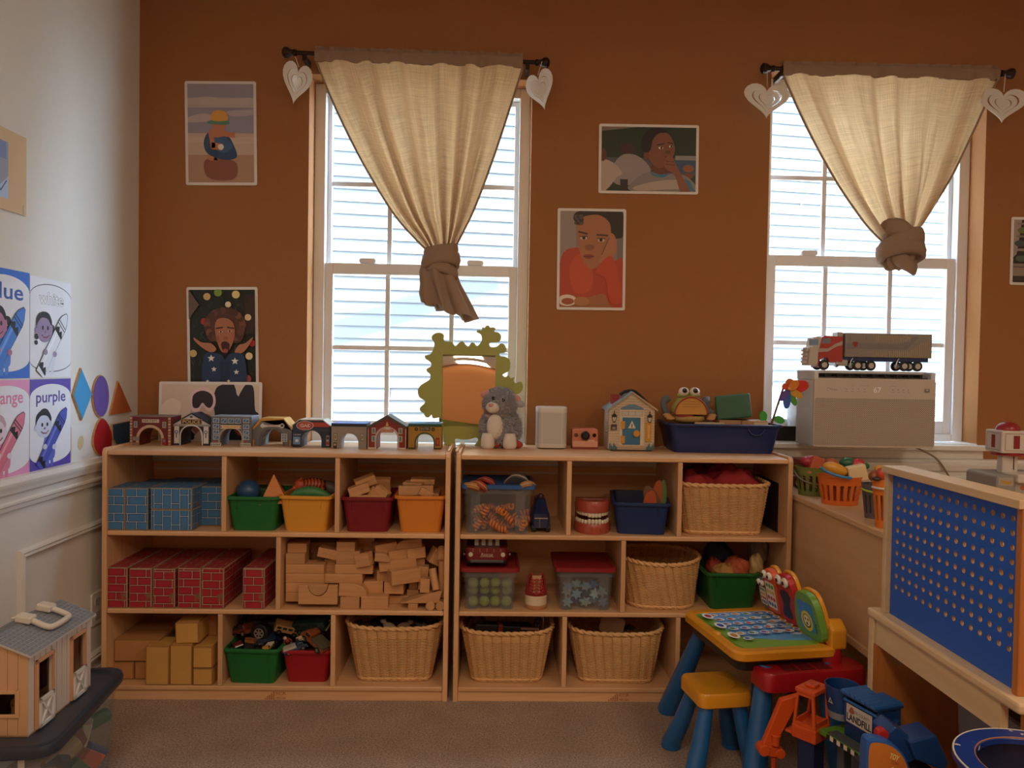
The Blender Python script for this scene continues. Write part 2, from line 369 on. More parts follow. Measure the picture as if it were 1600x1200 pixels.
# ------------------------------------------------------------------ windows
GLASS = glassmat('window_glass', (.97, .985, .98), .02, .06)
def window(i, rail_z, muntin_x):
    x0, x1, z0, z1 = WIN[i]; Y0 = W+.10
    root = bpy.data.objects.new('window_%d' % (i+1), None); COL.objects.link(root); root.location = (0, 0, 0); struct(root)
    zi = z0+.022
    fr = MB(); t = .045
    fr.box(x0, x0+t, Y0, Y0+.08, zi, z1); fr.box(x1-t, x1, Y0, Y0+.08, zi, z1); fr.box(x0+t, x1-t, Y0, Y0+.08, z1-t*.9, z1); fr.box(x0+t, x1-t, Y0, Y0+.08, zi, zi+.03)
    fr.build('window_frame', VINYL, root, bevel=.003)
    xa, xb = x0+t, x1-t
    for nm, ya, za, zb, s, tr, br, ox in (('upper_sash', Y0+.045, rail_z-.01, z1-t*.9, .018, .02, .03, 0), ('lower_sash', Y0+.012, zi+.03, rail_z+.022, .034, .046, .055, .0)):
        sa = MB(); yb = ya+.028
        sa.box(xa, xa+s, ya, yb, za, zb); sa.box(xb-s, xb, ya, yb, za, zb); sa.box(xa+s, xb-s, ya, yb, zb-tr, zb); sa.box(xa+s, xb-s, ya, yb, za, za+br)
        so_ = sa.build(nm, VINYL, root, bevel=.002)
        ga, gb, gz0, gz1 = xa+s, xb-s, za+br, zb-tr
        for mxx in muntin_x: MB().box(mxx-.009, mxx+.009, ya+.009, ya+.019, gz0, gz1).build('muntin', VINYL, so_)
        zm = (gz0+gz1)/2; MB().box(ga, gb, ya+.0085, ya+.0195, zm-.009, zm+.009).build('muntin', VINYL, so_)
        cols = [ga]+list(muntin_x)+[gb]
        for a, b_ in zip(cols, cols[1:]):
            for c, d in ((gz0, zm), (zm, gz1)):
                MB().box(a, b_, ya+.0135, ya+.0145, c, d).build('pane', GLASS, so_)
        if nm == 'lower_sash':
            for fx in (.22, .78):
                lk = MB(); cx = xa+(xb-xa)*fx; lk.prism(rrect(cx-.035, cx+.035, zb, zb+.022, .01), ya-.004, ya+.03, 'y'); lk.build('sash_lock', VINYL, root, bevel=.003)
    return root
window(0, 1.605, (atY(606, 480, W+.13).x, atY(706, 480, W+.13).x))
window(1, 1.677, (atY(1287, 480, W+.13).x, atY(1388, 480, W+.13).x))
# sills (stool boards)
for k, (x0, x1, z0, z1) in enumerate(WIN):
    mb = MB().box(x0, x1, W-.005, W+.10, z0, z0+.022); struct(mb.build('trim_%d' % (6+k), TRIM, bevel=.002))
for k, (x0, x1, z0, z1) in enumerate(WIN):
    mb = MB().box(x0-.02, x1+.03, W-.045, W-.006, z0-.004, z0+.018).box(x0-.01, x1+.02, W-.018, W-.0005, .853, z0-.0045); struct(mb.build('trim_%d' % (8+k), TRIM, bevel=.005))
# ------------------------------------------------------------------ daylight portals in the window openings
for x0, x1, z0, z1 in WIN:
    pl = bpy.data.lights.new('daylight', 'AREA'); pl.shape = 'RECTANGLE'; pl.size = x1-x0; pl.size_y = z1-z0; pl.cycles.is_portal = True
    po = bpy.data.objects.new('daylight', pl); COL.objects.link(po); po.location = ((x0+x1)/2, W+.17, (z0+z1)/2); po.rotation_euler = (-PI/2, 0, 0)
# ------------------------------------------------------------------ outside: own roof, neighbour's clapboard house, ground
rf = MB(); rf.prism([(XL-1.2, 2.95), (XR+2, 3.62), (XR+2, 3.76), (XL-1.2, 3.09)], YB-.6, W+.42, 'y'); struct(rf.build('roof', M((.3, .28, .26), .8)))
struct(MB().box(-30, 30, W+.15, 40, -.9, -.8).build('ground', M((.35, .33, .27), .95, var=.3, scale=8)))
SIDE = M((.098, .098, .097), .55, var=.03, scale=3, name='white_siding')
def neighbour():
    D = 6.0; t = thing('neighbour_house', 'white clapboard house across the side yard seen through both windows', 'house', (-1.3, D, -.8), rad(9))
    ex = .096; xa, xb = -3.2, 5.55; n = 55
    me = None
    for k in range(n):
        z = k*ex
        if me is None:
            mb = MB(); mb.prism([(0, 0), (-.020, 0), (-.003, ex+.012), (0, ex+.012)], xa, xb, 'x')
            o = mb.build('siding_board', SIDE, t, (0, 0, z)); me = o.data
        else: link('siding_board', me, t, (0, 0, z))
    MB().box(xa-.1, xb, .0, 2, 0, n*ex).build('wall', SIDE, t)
    MB().box(xb, xb+.1, -.03, .1, 0, n*ex).build('corner_board', VINYL, t)
    MB().prism([(-6, 3.9+.8), (8, 6.45+.8), (8, 6.6+.8), (-6, 4.05+.8)], -1.2, 2, 'y').build('roof', M((.3, .28, .26), .8), t)
    d = Vector((.25, .35, -.60)); Mi = (Matrix.Translation(t.location) @ Matrix.Rotation(rad(9), 4, 'Z')).inverted(); q = []
    for px, py in ((480, 565), (480, 600), (760, 402), (760, 370)): p = atY(px, py, 6.05)-d*(1.15/.35); q.append(p)
    MB().add([tuple(Mi @ p) for p in q]+[tuple(Mi @ (p+Vector((0, .03, 0)))) for p in q], [(0, 1, 2, 3), (7, 6, 5, 4), (0, 4, 5, 1), (1, 5, 6, 2), (2, 6, 7, 3), (3, 7, 4, 0)]).build('shadow_plank', VINYL, t)  # added unseen plank that throws the diagonal shade band on the siding
    random.seed(5)
    for k in range(26):
        r = random.randrange(5, 48); x = random.uniform(-2.6, 5); MB().box(x, x+.004, -.027, -.012, r*ex+.001, r*ex+ex-.004).build('siding_joint', M((.38, .38, .38), .6), t)
    return t
neighbour()
def far_house():
    t = thing('far_house', 'pale blue house beyond the corner of the white clapboard house', 'house', (7.6, 11.5, -.8), rad(12))
    B = M((.42, .50, .60), .6)
    me = None
    for k in range(34):
        if me is None: me = MB().prism([(0, 0), (-.03, 0), (-.004, .2), (0, .2)], -2, 4, 'x').build('siding_board', B, t, (0, 0, 0)).data
        else: link('siding_board', me, t, (0, 0, k*.18))
    MB().box(-2, 4, 0, 2, 0, 6.2).build('wall', B, t)
    MB().box(-1.1, -.2, -.04, .05, 1.9, 3.4).build('window', M((.2, .25, .3), .1), t)
far_house()
def condenser():
    c = atY(1217, 690, 5.75); t = thing('louvred_unit', 'white louvred outdoor unit standing against the clapboard house', 'air conditioner', (c.x, 5.75, -.8), rad(9))
    h = c.z+.8+.42; MB().box(-.24, .26, -.32, .0, 0, h).build('body', M((.5, .52, .55), .5), t, bevel=.01)
    for k in range(11):
        for x in (-.19, .04): MB().box(x, x+.19, -.325, -.318, h-.13-k*.045, h-.108-k*.045).build('louvre', M((.12, .13, .16), .6), t)
condenser()
# ================================================================== SHELF UNITS
BIRCH = ('#d3a173', '#dfb286')
WX, WY, WZ = (wood(*BIRCH, a) for a in 'xyz')
ZT, Z2, Z1, Z0, TH = .888, .603, .326, .052, .017
SD = .385
def shelf_unit(x0, x1, label, top, mid, bot, stamp_px):
    t = thing('storage_shelf', label, 'shelf', ((x0+x1)/2, S, 0)); h = (x1-x0)/2
    lx = lambda px, z: atY(px, 900, S).x-(x0+x1)/2
    for s_ in (-1, 1):
        a, b = sorted((s_*h, s_*(h-.017))); mb = MB(); mb.prism([(0, 0), (SD, 0), (SD, ZT+.008), (.016, ZT+.008), (.006, ZT+.004), (0, ZT-.010)], a, b, 'x'); mb.build('side_panel', WZ, t, bevel=.002)
    w = h-.0175
    MB().box(-w, w, .001, SD-.012, ZT-TH, ZT).build('top_board', WX, t, bevel=.004)
    for z in (Z2, Z1, Z0): MB().box(-w, w, .003, SD-.012, z-TH, z).build('shelf_board', WX, t, bevel=.004)
    MB().box(-w, w, SD-.010, SD-.003, .03, ZT).build('back_panel', WX, t)
    MB().box(-w, w, .010, .026, 0, Z0-TH-.001).build('kick_board', WX, t)
    for lst, za, zb in ((top, Z2, ZT-TH), (mid, Z1, Z2-TH), (bot, Z0, Z1-TH)):
        for px in lst:
            x = lx(px, 0); MB().box(x-.0085, x+.0085, .004, SD-.012, za+.0003, zb-.0003).build('divider', WZ, t, bevel=.002)
    # burnt-in maker's stamp
    p = Print(); cx = lx(stamp_px, 0)
    for k in range(5):
        for j in range(k//1+1): p.rect(cx-.040+k*.0075, .003+j*.0055, cx-.040+k*.0075+.005, .003+j*.0055+.004, '#a4693c')
    p.text('ECR', cx+.018, .0245, .011, '#a4693c', wd=.036); p.text('4Kids', cx+.018, .0085, .009, '#a4693c', wd=.036)
    p.build('stamp', t, (0, .0094, 0))
    return t
LX0, LX1, RX0, RX1 = -1.362, -.139, -.119, 1.094
shelf_unit(LX0, LX1, 'birch storage shelf full of building blocks, nearer the crayon posters', (348, 525), (434,), (344, 521), 432)
shelf_unit(RX0, RX1, 'birch storage shelf with wicker baskets, beside the yellow activity desk', (887, 1060), (974,), (884, 1062), 972)

# ================================================================== CURTAINS, RODS, HEARTS
IRON = M('#3a2a26', .35, .7, name='dark_iron')
YR = W-.075
def rod(pa, pb, label):
    a, b = atY(*pa, YR), atY(*pb, YR); c = (a+b)/2; t = thing('curtain_rod', label, 'curtain rod', c)
    d = (b-a); L = d.length; dr = d.normalized(); ang = math.atan2(-d.z, math.hypot(d.x, d.y))
    MB().tube([tuple(-d/2), tuple(d/2)], .0085, 14).build('pole', IRON, t, smooth=True)
    for s_ in (-1, 1):
        mb = MB(); mb.at(*(d/2*s_), ry=s_*PI/2)
        mb.lathe([(.009, -.03), (.013, -.028), (.013, -.018), (.010, -.014), (.014, -.004), (.020, .004), (.021, .018), (.012, .026), (.004, .028)], 18); mb.build('finial', IRON, t, smooth=True)
        q = d/2*s_*.88; MB().box(q.x-.008, q.x+.008, -.011, W-YR-.0005, q.z-.032, q.z-.007).build('bracket', IRON, t, bevel=.003)
    return t
rod((452, 82), (848, 98), 'dark metal rod above the window with the green mirror')
rod((1199, 107), (1575, 115), 'dark metal rod above the window with the air conditioner')
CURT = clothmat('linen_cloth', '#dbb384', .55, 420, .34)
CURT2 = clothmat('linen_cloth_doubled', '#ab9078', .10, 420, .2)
def curtain(label, hdr, Lp, Rp, knot, tail, folds, seed):
    """hdr: 4 px corners of the rod pocket (tl,tr,bl,br); Lp,Rp: edges from under the pocket to the knot"""
    rnd = random.Random(seed)
    c = atY(*hdr[0], YR); t = thing('curtain', label, 'curtain', (c.x, YR, c.z))
    o = Vector((c.x, YR, c.z))
    nu, nv = 150, 44
    Ls = spline(Lp, 12); Rs = spline(Rp, 12)
    def smp(P, v): k = v*(len(P)-1); i = min(int(k), len(P)-2); f = k-i; return (P[i][0]*(1-f)+P[i+1][0]*f, P[i][1]*(1-f)+P[i+1][1]*f)
    ph = [rnd.uniform(0, 6.28) for _ in range(4)]
    def fold(u, v):
        a = .010+.018*math.sin(min(v, 1)*PI*.5)
        g = math.sin(2*PI*folds*u+ph[0]+1.3*math.sin(2*PI*2*u+ph[1]))+.25*math.sin(2*PI*folds*2.3*u+ph[2])
        return a*g*(1-.45*max(0, v-.75)/.25)
    verts = []; faces = []; uvs = []
    for j in range(nv+1):
        v = j/nv; l = smp(Ls, v); r = smp(Rs, v)
        for i in range(nu+1):
            u = i/nu; sag = 0
            px = l[0]+(r[0]-l[0])*u; py = l[1]+(r[1]-l[1])*u+3.2*math.sin(PI*u)*v
            p = atY(px, py, YR)-o; y = fold(u, v)-.012*(1-v)
            verts.append((p.x, y, p.z)); uvs.append((u*.85, v*.8))
    for j in range(nv):
        for i in range(nu): a = j*(nu+1)+i; faces.append((a, a+1, a+nu+2, a+nu+1))
    me = bpy.data.meshes.new('drape'); me.from_pydata(verts, [], faces); me.materials.append(CURT)
    ul = me.uv_layers.new(name='UVMap')
    for lp in me.loops: ul.data[lp.index].uv = uvs[lp.vertex_index]
    me.polygons.foreach_set('use_smooth', [True]*len(me.polygons)); link('drape', me, t)
    # edge hems
    for P, nm in ((Ls, 0), (Rs, 1)):
        mb = MB(); pts = []
        for k in range(0, 41): p = atY(*smp(P, k/40), YR)-o; pts.append((p.x+(-.004 if nm == 0 else .004), fold(nm, k/40)-.012*(1-k/40)-.001, p.z))
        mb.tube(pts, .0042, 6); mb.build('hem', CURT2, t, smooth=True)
    # rod pocket wrapped round the pole
    mb = MB(); rings = []
    for i in range(101):
        u = i/100; tp = atY(hdr[0][0]+(hdr[1][0]-hdr[0][0])*u, hdr[0][1]+(hdr[1][1]-hdr[0][1])*u, YR)-o; bt = atY(hdr[2][0]+(hdr[3][0]-hdr[2][0])*u, hdr[2][1]+(hdr[3][1]-hdr[2][1])*u, YR)-o
        n_ = .0025*math.sin(2*PI*folds*1.9*u+ph[3])+.002*math.sin(2*PI*folds*4.1*u); H = tp.z-bt.z; zz = lambda f: bt.z+H*f
        rings.append([(tp.x, y+n_*q, zz(f)+n_*.5) for f, y, q in ((0, -.012, 1), (.25, -.0155, 1), (.5, -.0165, .5), (.72, -.013, 1), (.8, -.005, 2), (1.0, -.004, 3), (1.0, .003, 3), (.8, .004, 2), (.7, .013, 1), (.5, .0165, .5), (.25, .0155, 1), (0, .012, 1))])
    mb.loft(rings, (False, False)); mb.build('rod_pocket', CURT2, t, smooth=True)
    # knot: cloth bands wrapped round the gathered cloth
    kc = atY(*knot[0], YR)-o; R = knot[1]*YR/FPX
    for k, (ax, tl, rr, th, dz) in enumerate(knot[2]):
        mb = MB(); pts = []; 
        for i in range(48):
            a = 2*PI*i/48; x = R*rr*math.cos(a); y = R*.55*rr*math.sin(a)-.004; z = R*tl*math.cos(a+ax)+dz*R
            pts.append((kc.x+x, y, kc.z+z))
        n = 14; P = [Vector(p) for p in pts]; rings = []
        for i in range(48):
            tg = (P[(i+1) % 48]-P[i-1]).normalized(); out = Vector((P[i].x-kc.x, P[i].y, 0)).normalized(); up = tg.cross(out).normalized()
            rings.append([tuple(P[i]+(out*.42*math.cos(2*PI*q/n)+up*math.sin(2*PI*q/n))*R*th*(1+.10*math.sin(7*2*PI*q/n+k))) for q in range(n)])
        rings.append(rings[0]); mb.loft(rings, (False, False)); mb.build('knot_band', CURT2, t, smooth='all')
    # tail of gathered cloth under the knot
    mb = MB(); rings = []; tp = [atY(px, py, YR)-o for px, py, *_ in tail]; n = 72
    for q, (p, tl) in enumerate(zip(tp, tail)):
        wr = tl[2]*YR/FPX; am = tl[3]; sl = tl[4] if len(tl) > 4 else 0
        rings.append([(p.x+wr*math.cos(2*PI*i/n)*(1+am*math.sin(2*PI*i/n*7)), wr*.55*math.sin(2*PI*i/n)*(1+am*1.6*math.sin(2*PI*i/n*7+1)), p.z+sl*wr*math.cos(2*PI*i/n)+am*wr*.35*math.sin(2*PI*i/n*5)) for i in range(n)])
    mb.loft(rings, (True, False)); mb.build('tail', CURT2, t, smooth='all')
    return t
curtain('sheer linen curtain tied in a knot with a hanging tail, by the green mirror', ((493, 73), (817, 84), (495, 97), (815, 107)),
        [(496, 96), (524, 165), (566, 250), (614, 330), (650, 372), (668, 390)], [(815, 106), (796, 165), (771, 240), (742, 318), (722, 360), (708, 388)],
        ((689, 404), 23, [(0, .15, 1.0, .42, .45), (1.2, .35, 1.12, .50, -.25), (2.2, .30, 1.0, .40, -.85)]),
        [(682, 395, 18, .05), (684, 425, 27, .10), (688, 445, 27, .22), (696, 470, 33, .30, -.25), (703, 488, 35, .34, -.35)], 6, 3)
curtain('sheer linen curtain tied up into a round knot above the air conditioner', ((1222, 96), (1560, 103), (1224, 118), (1556, 127)),
        [(1225, 117), (1262, 195), (1310, 280), (1356, 345), (1385, 378)], [(1555, 126), (1522, 200), (1490, 270), (1458, 325), (1440, 352)],
        ((1407, 382), 30, [(.6, .45, 1.0, .50, -.05), (2.6, .60, .85, .46, .25), (1.4, .30, 1.12, .42, -.45), (3.6, .5, .7, .40, -.75)]),
        [(1408, 375, 26, .06), (1406, 395, 27, .10), (1402, 410, 22, .2), (1401, 422, 14, .25, .1)], 5, 8)
PAPER = M((.80, .77, .70), .7, name='white_card')
def heart2d(w, h, n=36):
    o = []
    for i in range(n):
        a = 2*PI*i/n; o.append((16*math.sin(a)**3/32*w, (13*math.cos(a)-5*math.cos(2*a)-2*math.cos(3*a)-math.cos(4*a)+2.5)/29.5*h))
    return o
def heart(pc, wpx, hpx, yaw, roll, pstring, label, Y):
    c = atY(*pc, Y); s_ = Y/FPX; w_, h_ = wpx*s_/max(.35, math.cos(yaw)), hpx*s_
    t = thing('paper_heart', label, 'decoration', c, 0, 'nested paper hearts on the curtain rods')
    t.rotation_euler = (0, roll, yaw)
    for k, (so_, si, tw, nm) in enumerate(((1.0, .66, 0, 'outer_heart'), (.645, .40, .16, 'middle_heart'), (.385, 0, .30, 'inner_heart'))):
        mb = MB(); O = heart2d(w_*so_, h_*so_)
        if si:
            I = heart2d(w_*si, h_*si); mb.loft([[(x, -.0012, z) for x, z in O], [(x, .0012, z) for x, z in O], [(x, .0012, z) for x, z in I], [(x, -.0012, z) for x, z in I], [(x, -.0012, z) for x, z in O]], (False, False))
        else: mb.prism(O, -.0012, .0012, 'y')
        mb.build(nm, PAPER, t, rot=(0, 0, tw))
    ps = t.matrix_basis.inverted() @ atY(*pstring, Y); MB().tube([(0, 0, h_*.40), tuple(ps)], .0012, 5).build('string', M((.75, .7, .65), .8), t)
heart((463, 131), 40, 66, rad(28), rad(8), (461, 88), 'white paper heart hanging at the rod end nearest the beach photo', YR-.02)
heart((845, 142), 40, 64, rad(-35), rad(-14), (847, 96), 'white paper heart hanging at the rod end nearest the photo of the thinking boy', YR-.02)
heart((1198, 158), 74, 54, rad(5), 0, (1199, 110), 'wide white paper heart at the left rod end of the air conditioner window', YR-.02)
heart((1567, 165), 74, 54, rad(-5), rad(2), (1571, 116), 'wide white paper heart at the right rod end of the air conditioner window', YR-.02)

# ================================================================== PHOTOGRAPHS ON THE ORANGE WALL
WHITE = M((.82, .77, .71), .5, name='white_board')
SK, SK2, SKD = '#a86b4c', '#8a5238', '#6d3f2c'
def photo(label, corners, draw, Y=W-.004, rx=0):
    tl, tr, br, bl = [atY(*p, Y) for p in corners]
    c = (tl+tr+br+bl)/4; w_ = ((tr-tl).length+(br-bl).length)/2; h_ = ((tl-bl).length+(tr-br).length)/2
    roll = -math.atan2((tr-tl).z+(br-bl).z, (tr-tl).x+(br-bl).x)
    t = thing('photo_card', label, 'photo', (c.x, Y, c.z), 0, 'laminated photographs on the walls'); t.rotation_euler = (rx, roll, 0)
    MB().prism(rrect(-w_/2, w_/2, -h_/2, h_/2, .008), -.001, .002, 'y').build('card', WHITE, t)
    m = .011; p = Print(w_-2*m, h_-2*m, -w_/2+m, -h_/2+m); p.clip = True; draw(p); p.c = [tuple(min(.9, q*1.45) for q in c_) for c_ in p.c]; p.build('print', t, (0, -.0013, 0)); return t
def d_beach(p):
    p.rect(0, 0, 1, 1, '#a3978f').rect(0, .86, 1, 1, '#85818a').rect(0, .50, 1, .76, '#85828f').rect(0, .25, 1, .5, '#b09a88').rect(0, 0, 1, .28, '#9d7c64')
    p.blob([(0, .84), (.3, .87), (.6, .85), (1, .86), (1, .80), (.5, .79), (0, .80)], '#a89d94'); p.blob([(0, .66), (.25, .70), (.4, .66), (.3, .62), (0, .61)], '#a79c98'); p.blob([(.6, .72), (1, .74), (1, .69), (.7, .67)], '#a0959a')
    p.blob([(0, .47), (.5, .44), (1, .47), (1, .40), (.6, .39), (.2, .41), (0, .40)], '#b7a292'); p.blob([(.25, .22), (.5, .24), (.73, .20), (.72, .05), (.5, .02), (.28, .06)], '#7a4a36')
    p.blob([(.30, .44), (.33, .32), (.30, .25), (.45, .22), (.36, .24)], SK).ell(.35, .25, .05, .03, SK)
    p.blob([(.24, .40), (.30, .50), (.42, .48), (.60, .47), (.68, .40), (.74, .26), (.55, .23), (.30, .29)], '#27405f'); p.blob([(.40, .44), (.58, .45), (.68, .36), (.55, .30), (.42, .34)], '#34557a')
    p.blob([(.33, .53), (.45, .56), (.58, .52), (.56, .47), (.34, .46)], SK); p.line([(.35, .50), (.38, .37), (.50, .36)], .07, SK).line([(.56, .49), (.70, .48)], .05, SK).ell(.5, .36, .045, .03, '#d8c8b8')
    p.ell(.48, .575, .10, .05, SK).blob([(.30, .60), (.36, .63), (.60, .63), (.62, .59), (.48, .585)], '#4f7a62').blob([(.36, .63), (.38, .71), (.48, .735), (.58, .71), (.60, .63)], '#c08a3a')
def d_xmas(p):
    rnd = random.Random(2); p.rect(0, 0, 1, 1, '#141c12')
    for k in range(60): p.ell(rnd.random()*.96+.02, rnd.random()*.96+.02, rnd.uniform(.02, .04), .01, rnd.choice(['#24331f', '#2f3d24', '#1a2a22', '#33302a']), rnd.random()*3, 8)
    p.poly([(0, .7), (0, 1), (.16, .85)], '#5c4a42').rect(.85, .55, 1, .95, '#2e1d18')
    for x, y, r, c in ((.28, .93, .055, '#b59a63'), (.72, .95, .06, '#c6b070'), (.6, .85, .045, '#cfc0a0'), (.23, .68, .05, '#9c2a1c'), (.90, .72, .05, '#c9b088'), (.06, .36, .055, '#b59a63'), (.91, .33, .055, '#cdb78c'), (.96, .46, .05, '#9c2320'), (.45, .97, .06, '#6b8a2c'), (.88, .1, .06, '#8a3c40')): p.ell(x, y, r, r*.66, c)
    p.blob([(.24, .62), (.28, .74), (.42, .80), (.60, .80), (.76, .76), (.85, .64), (.83, .52), (.72, .46), (.5, .5), (.32, .48)], '#4a2c1e', 4)
    for k in range(26): a = 2*PI*k/26; p.ell(.55+.27*math.cos(a), .64+.15*math.sin(a), .05, .035, rnd.choice(['#5a3624', '#6b432c', '#43281a']))
    p.blob([(.40, .60), (.44, .70), (.58, .71), (.68, .66), (.70, .55), (.64, .42), (.55, .36), (.46, .42)], '#9a6244', 5)
    p.blob([(.49, .45), (.55, .48), (.62, .45), (.60, .37), (.54, .35)], '#3a1512').ell(.555, .385, .04, .02, '#8a4038').ell(.49, .575, .030, .010, '#b8a494').ell(.625, .58, .030, .010, '#b8a494').ell(.49, .575, .014, .010, '#1c110c').ell(.625, .58, .014, .010, '#1c110c').blob([(.42, .50), (.46, .54), (.46, .46)], '#8a5238').ell(.56, .51, .035, .02, '#8a5238')
    p.line([(.42, .61), (.52, .62)], .014, '#2e1a10').line([(.59, .62), (.69, .61)], .014, '#2e1a10')
    p.blob([(.08, .52), (.2, .47), (.34, .46), (.42, .40), (.34, .37), (.22, .41), (.10, .48)], '#a06a4c').blob([(.98, .52), (.86, .46), (.76, .44), (.70, .37), (.80, .36), (.90, .42)], '#a06a4c')
    p.blob([(.22, .30), (.30, .37), (.48, .35), (.55, .30), (.62, .35), (.78, .36), (.86, .28), (.82, .0), (.25, .0)], '#1d3350', 4).rect(.47, 0, .62, .28, '#16273f')
    for x, y, r in ((.34, .31, .06), (.70, .28, .06), (.38, .20, .045), (.72, .17, .045), (.60, .08, .03), (.45, .03, .035), (.28, .08, .03), (.8, .05, .03)):
        p.poly([(x+(r if k % 2 == 0 else r*.42)*math.cos(PI/2+k*PI/5), y+.64*(r if k % 2 == 0 else r*.42)*math.sin(PI/2+k*PI/5)) for k in range(10)], '#d6cdc2')
def d_snow(p):
    p.rect(0, 0, 1, 1, '#bfae9c').blob([(0, .6), (.1, .75), (.2, .65), (.15, .4), (0, .3)], '#cdbfae'); p.blob([(.52, .2), (.54, .85), (.62, 1.0), (.74, 1.0), (.78, .8), (.86, 1.0), (.94, .95), (.96, .55), (1, .45), (1, 0), (.5, 0)], '#1e2028', 4)
    p.poly([(.74, 1), (.79, .78), (.82, 1)], '#bfae9c').blob([(.1, 0), (.16, .25), (.25, .38), (.33, .3), (.33, 0)], '#17171d')
    p.blob([(.30, .2), (.30, .55), (.36, .70), (.48, .70), (.54, .55), (.54, .2), (.42, .05)], '#b39a8c').blob([(.32, .2), (.33, .42), (.42, .48), (.52, .42), (.53, .2), (.42, .05)], '#9c6549')
    p.blob([(.34, .05), (.40, .17), (.46, .17), (.52, .05), (.43, .0)], '#d1c3b8')
    p.line([(.36, .34), (.40, .36)], .02, '#3a2118').line([(.46, .36), (.50, .34)], .02, '#3a2118').ell(.43, .28, .02, .04, '#8a5238')
    p.blob([(.29, .66), (.31, .86), (.42, .95), (.53, .86), (.555, .66), (.51, .52), (.46, .54), (.42, .62), (.38, .52), (.32, .52)], '#cbb0b0', 4).blob([(.315, .68), (.33, .82), (.42, .89), (.51, .82), (.53, .68), (.50, .58), (.46, .60), (.42, .67), (.38, .58), (.33, .58)], '#2a2226', 4)
    p.blob([(.55, .30), (.62, .42), (.75, .38), (.83, .22), (.80, .08), (.70, .26), (.60, .20)], '#8f3120')
def d_boy(p):
    p.rect(0, 0, 1, 1, '#1f2d1c').poly([(0, 1), (0, .93), (.4, 1)], '#6e6258').rect(0, .25, 1, .52, '#4b4a4c').rect(.72, .30, 1, .50, '#344a68').rect(.78, .49, 1, .56, '#7e7c78')
    p.ell(.27, .66, .085, .10, '#3a2318').blob([(.10, .30), (.16, .48), (.24, .57), (.36, .56), (.47, .45), (.52, .30), (.40, .12), (.16, .10)], '#857c78').blob([(0, 0), (0, .45), (.12, .44), (.22, .28), (.16, .20), (.08, .05)], '#a08f82').ell(.02, .56, .03, .10, '#5c3626').ell(.92, .36, .06, .06, '#80502c').ell(.92, .24, .05, .04, '#6e3f22')
    p.rect(.2, 0, .28, .18, '#2a2320').blob([(.54, .45), (.55, .30), (.70, .28), (.70, .45)], '#5e3623')
    p.blob([(.32, 0), (.36, .18), (.50, .30), (.62, .26), (.76, .28), (.92, .22), (.98, 0)], '#77706c').blob([(.33, .04), (.42, .10), (.60, .16), (.80, .18), (.94, .12), (.92, .05), (.60, .02), (.42, 0)], '#9b8d80').blob([(.52, .30), (.58, .26), (.70, .27), (.74, .30), (.66, .22), (.55, .24)], '#2f6a86').poly([(.88, .2), (.94, .16), (.99, 0), (.93, .02)], '#2f6a86')
    p.blob([(.46, .62), (.48, .80), (.58, .92), (.70, .90), (.76, .76), (.77, .60), (.70, .42), (.60, .36), (.52, .46)], '#744530').ell(.475, .56, .03, .07, '#6a3c28').blob([(.43, .64), (.43, .82), (.50, .96), (.62, .99), (.70, .92), (.60, .90), (.54, .80), (.52, .66), (.48, .60)], '#17100e')
    p.ell(.625, .675, .025, .018, '#d8ccc2').ell(.73, .70, .018, .018, '#d8ccc2').ell(.63, .675, .011, .018, '#120c0a').ell(.735, .70, .010, .018, '#120c0a').line([(.59, .72), (.655, .74)], .016, '#1c110c').line([(.70, .755), (.75, .75)], .014, '#1c110c').ell(.70, .61, .03, .03, '#5e3623').ell(.70, .53, .03, .016, '#4a2420')
    p.blob([(.66, .40), (.68, .53), (.74, .55), (.78, .44), (.86, .22), (.94, .0), (.84, 0), (.78, .25), (.70, .32)], '#7b4a33').line([(.68, .47), (.76, .46)], .012, '#54301f').line([(.68, .42), (.77, .41)], .012, '#54301f')
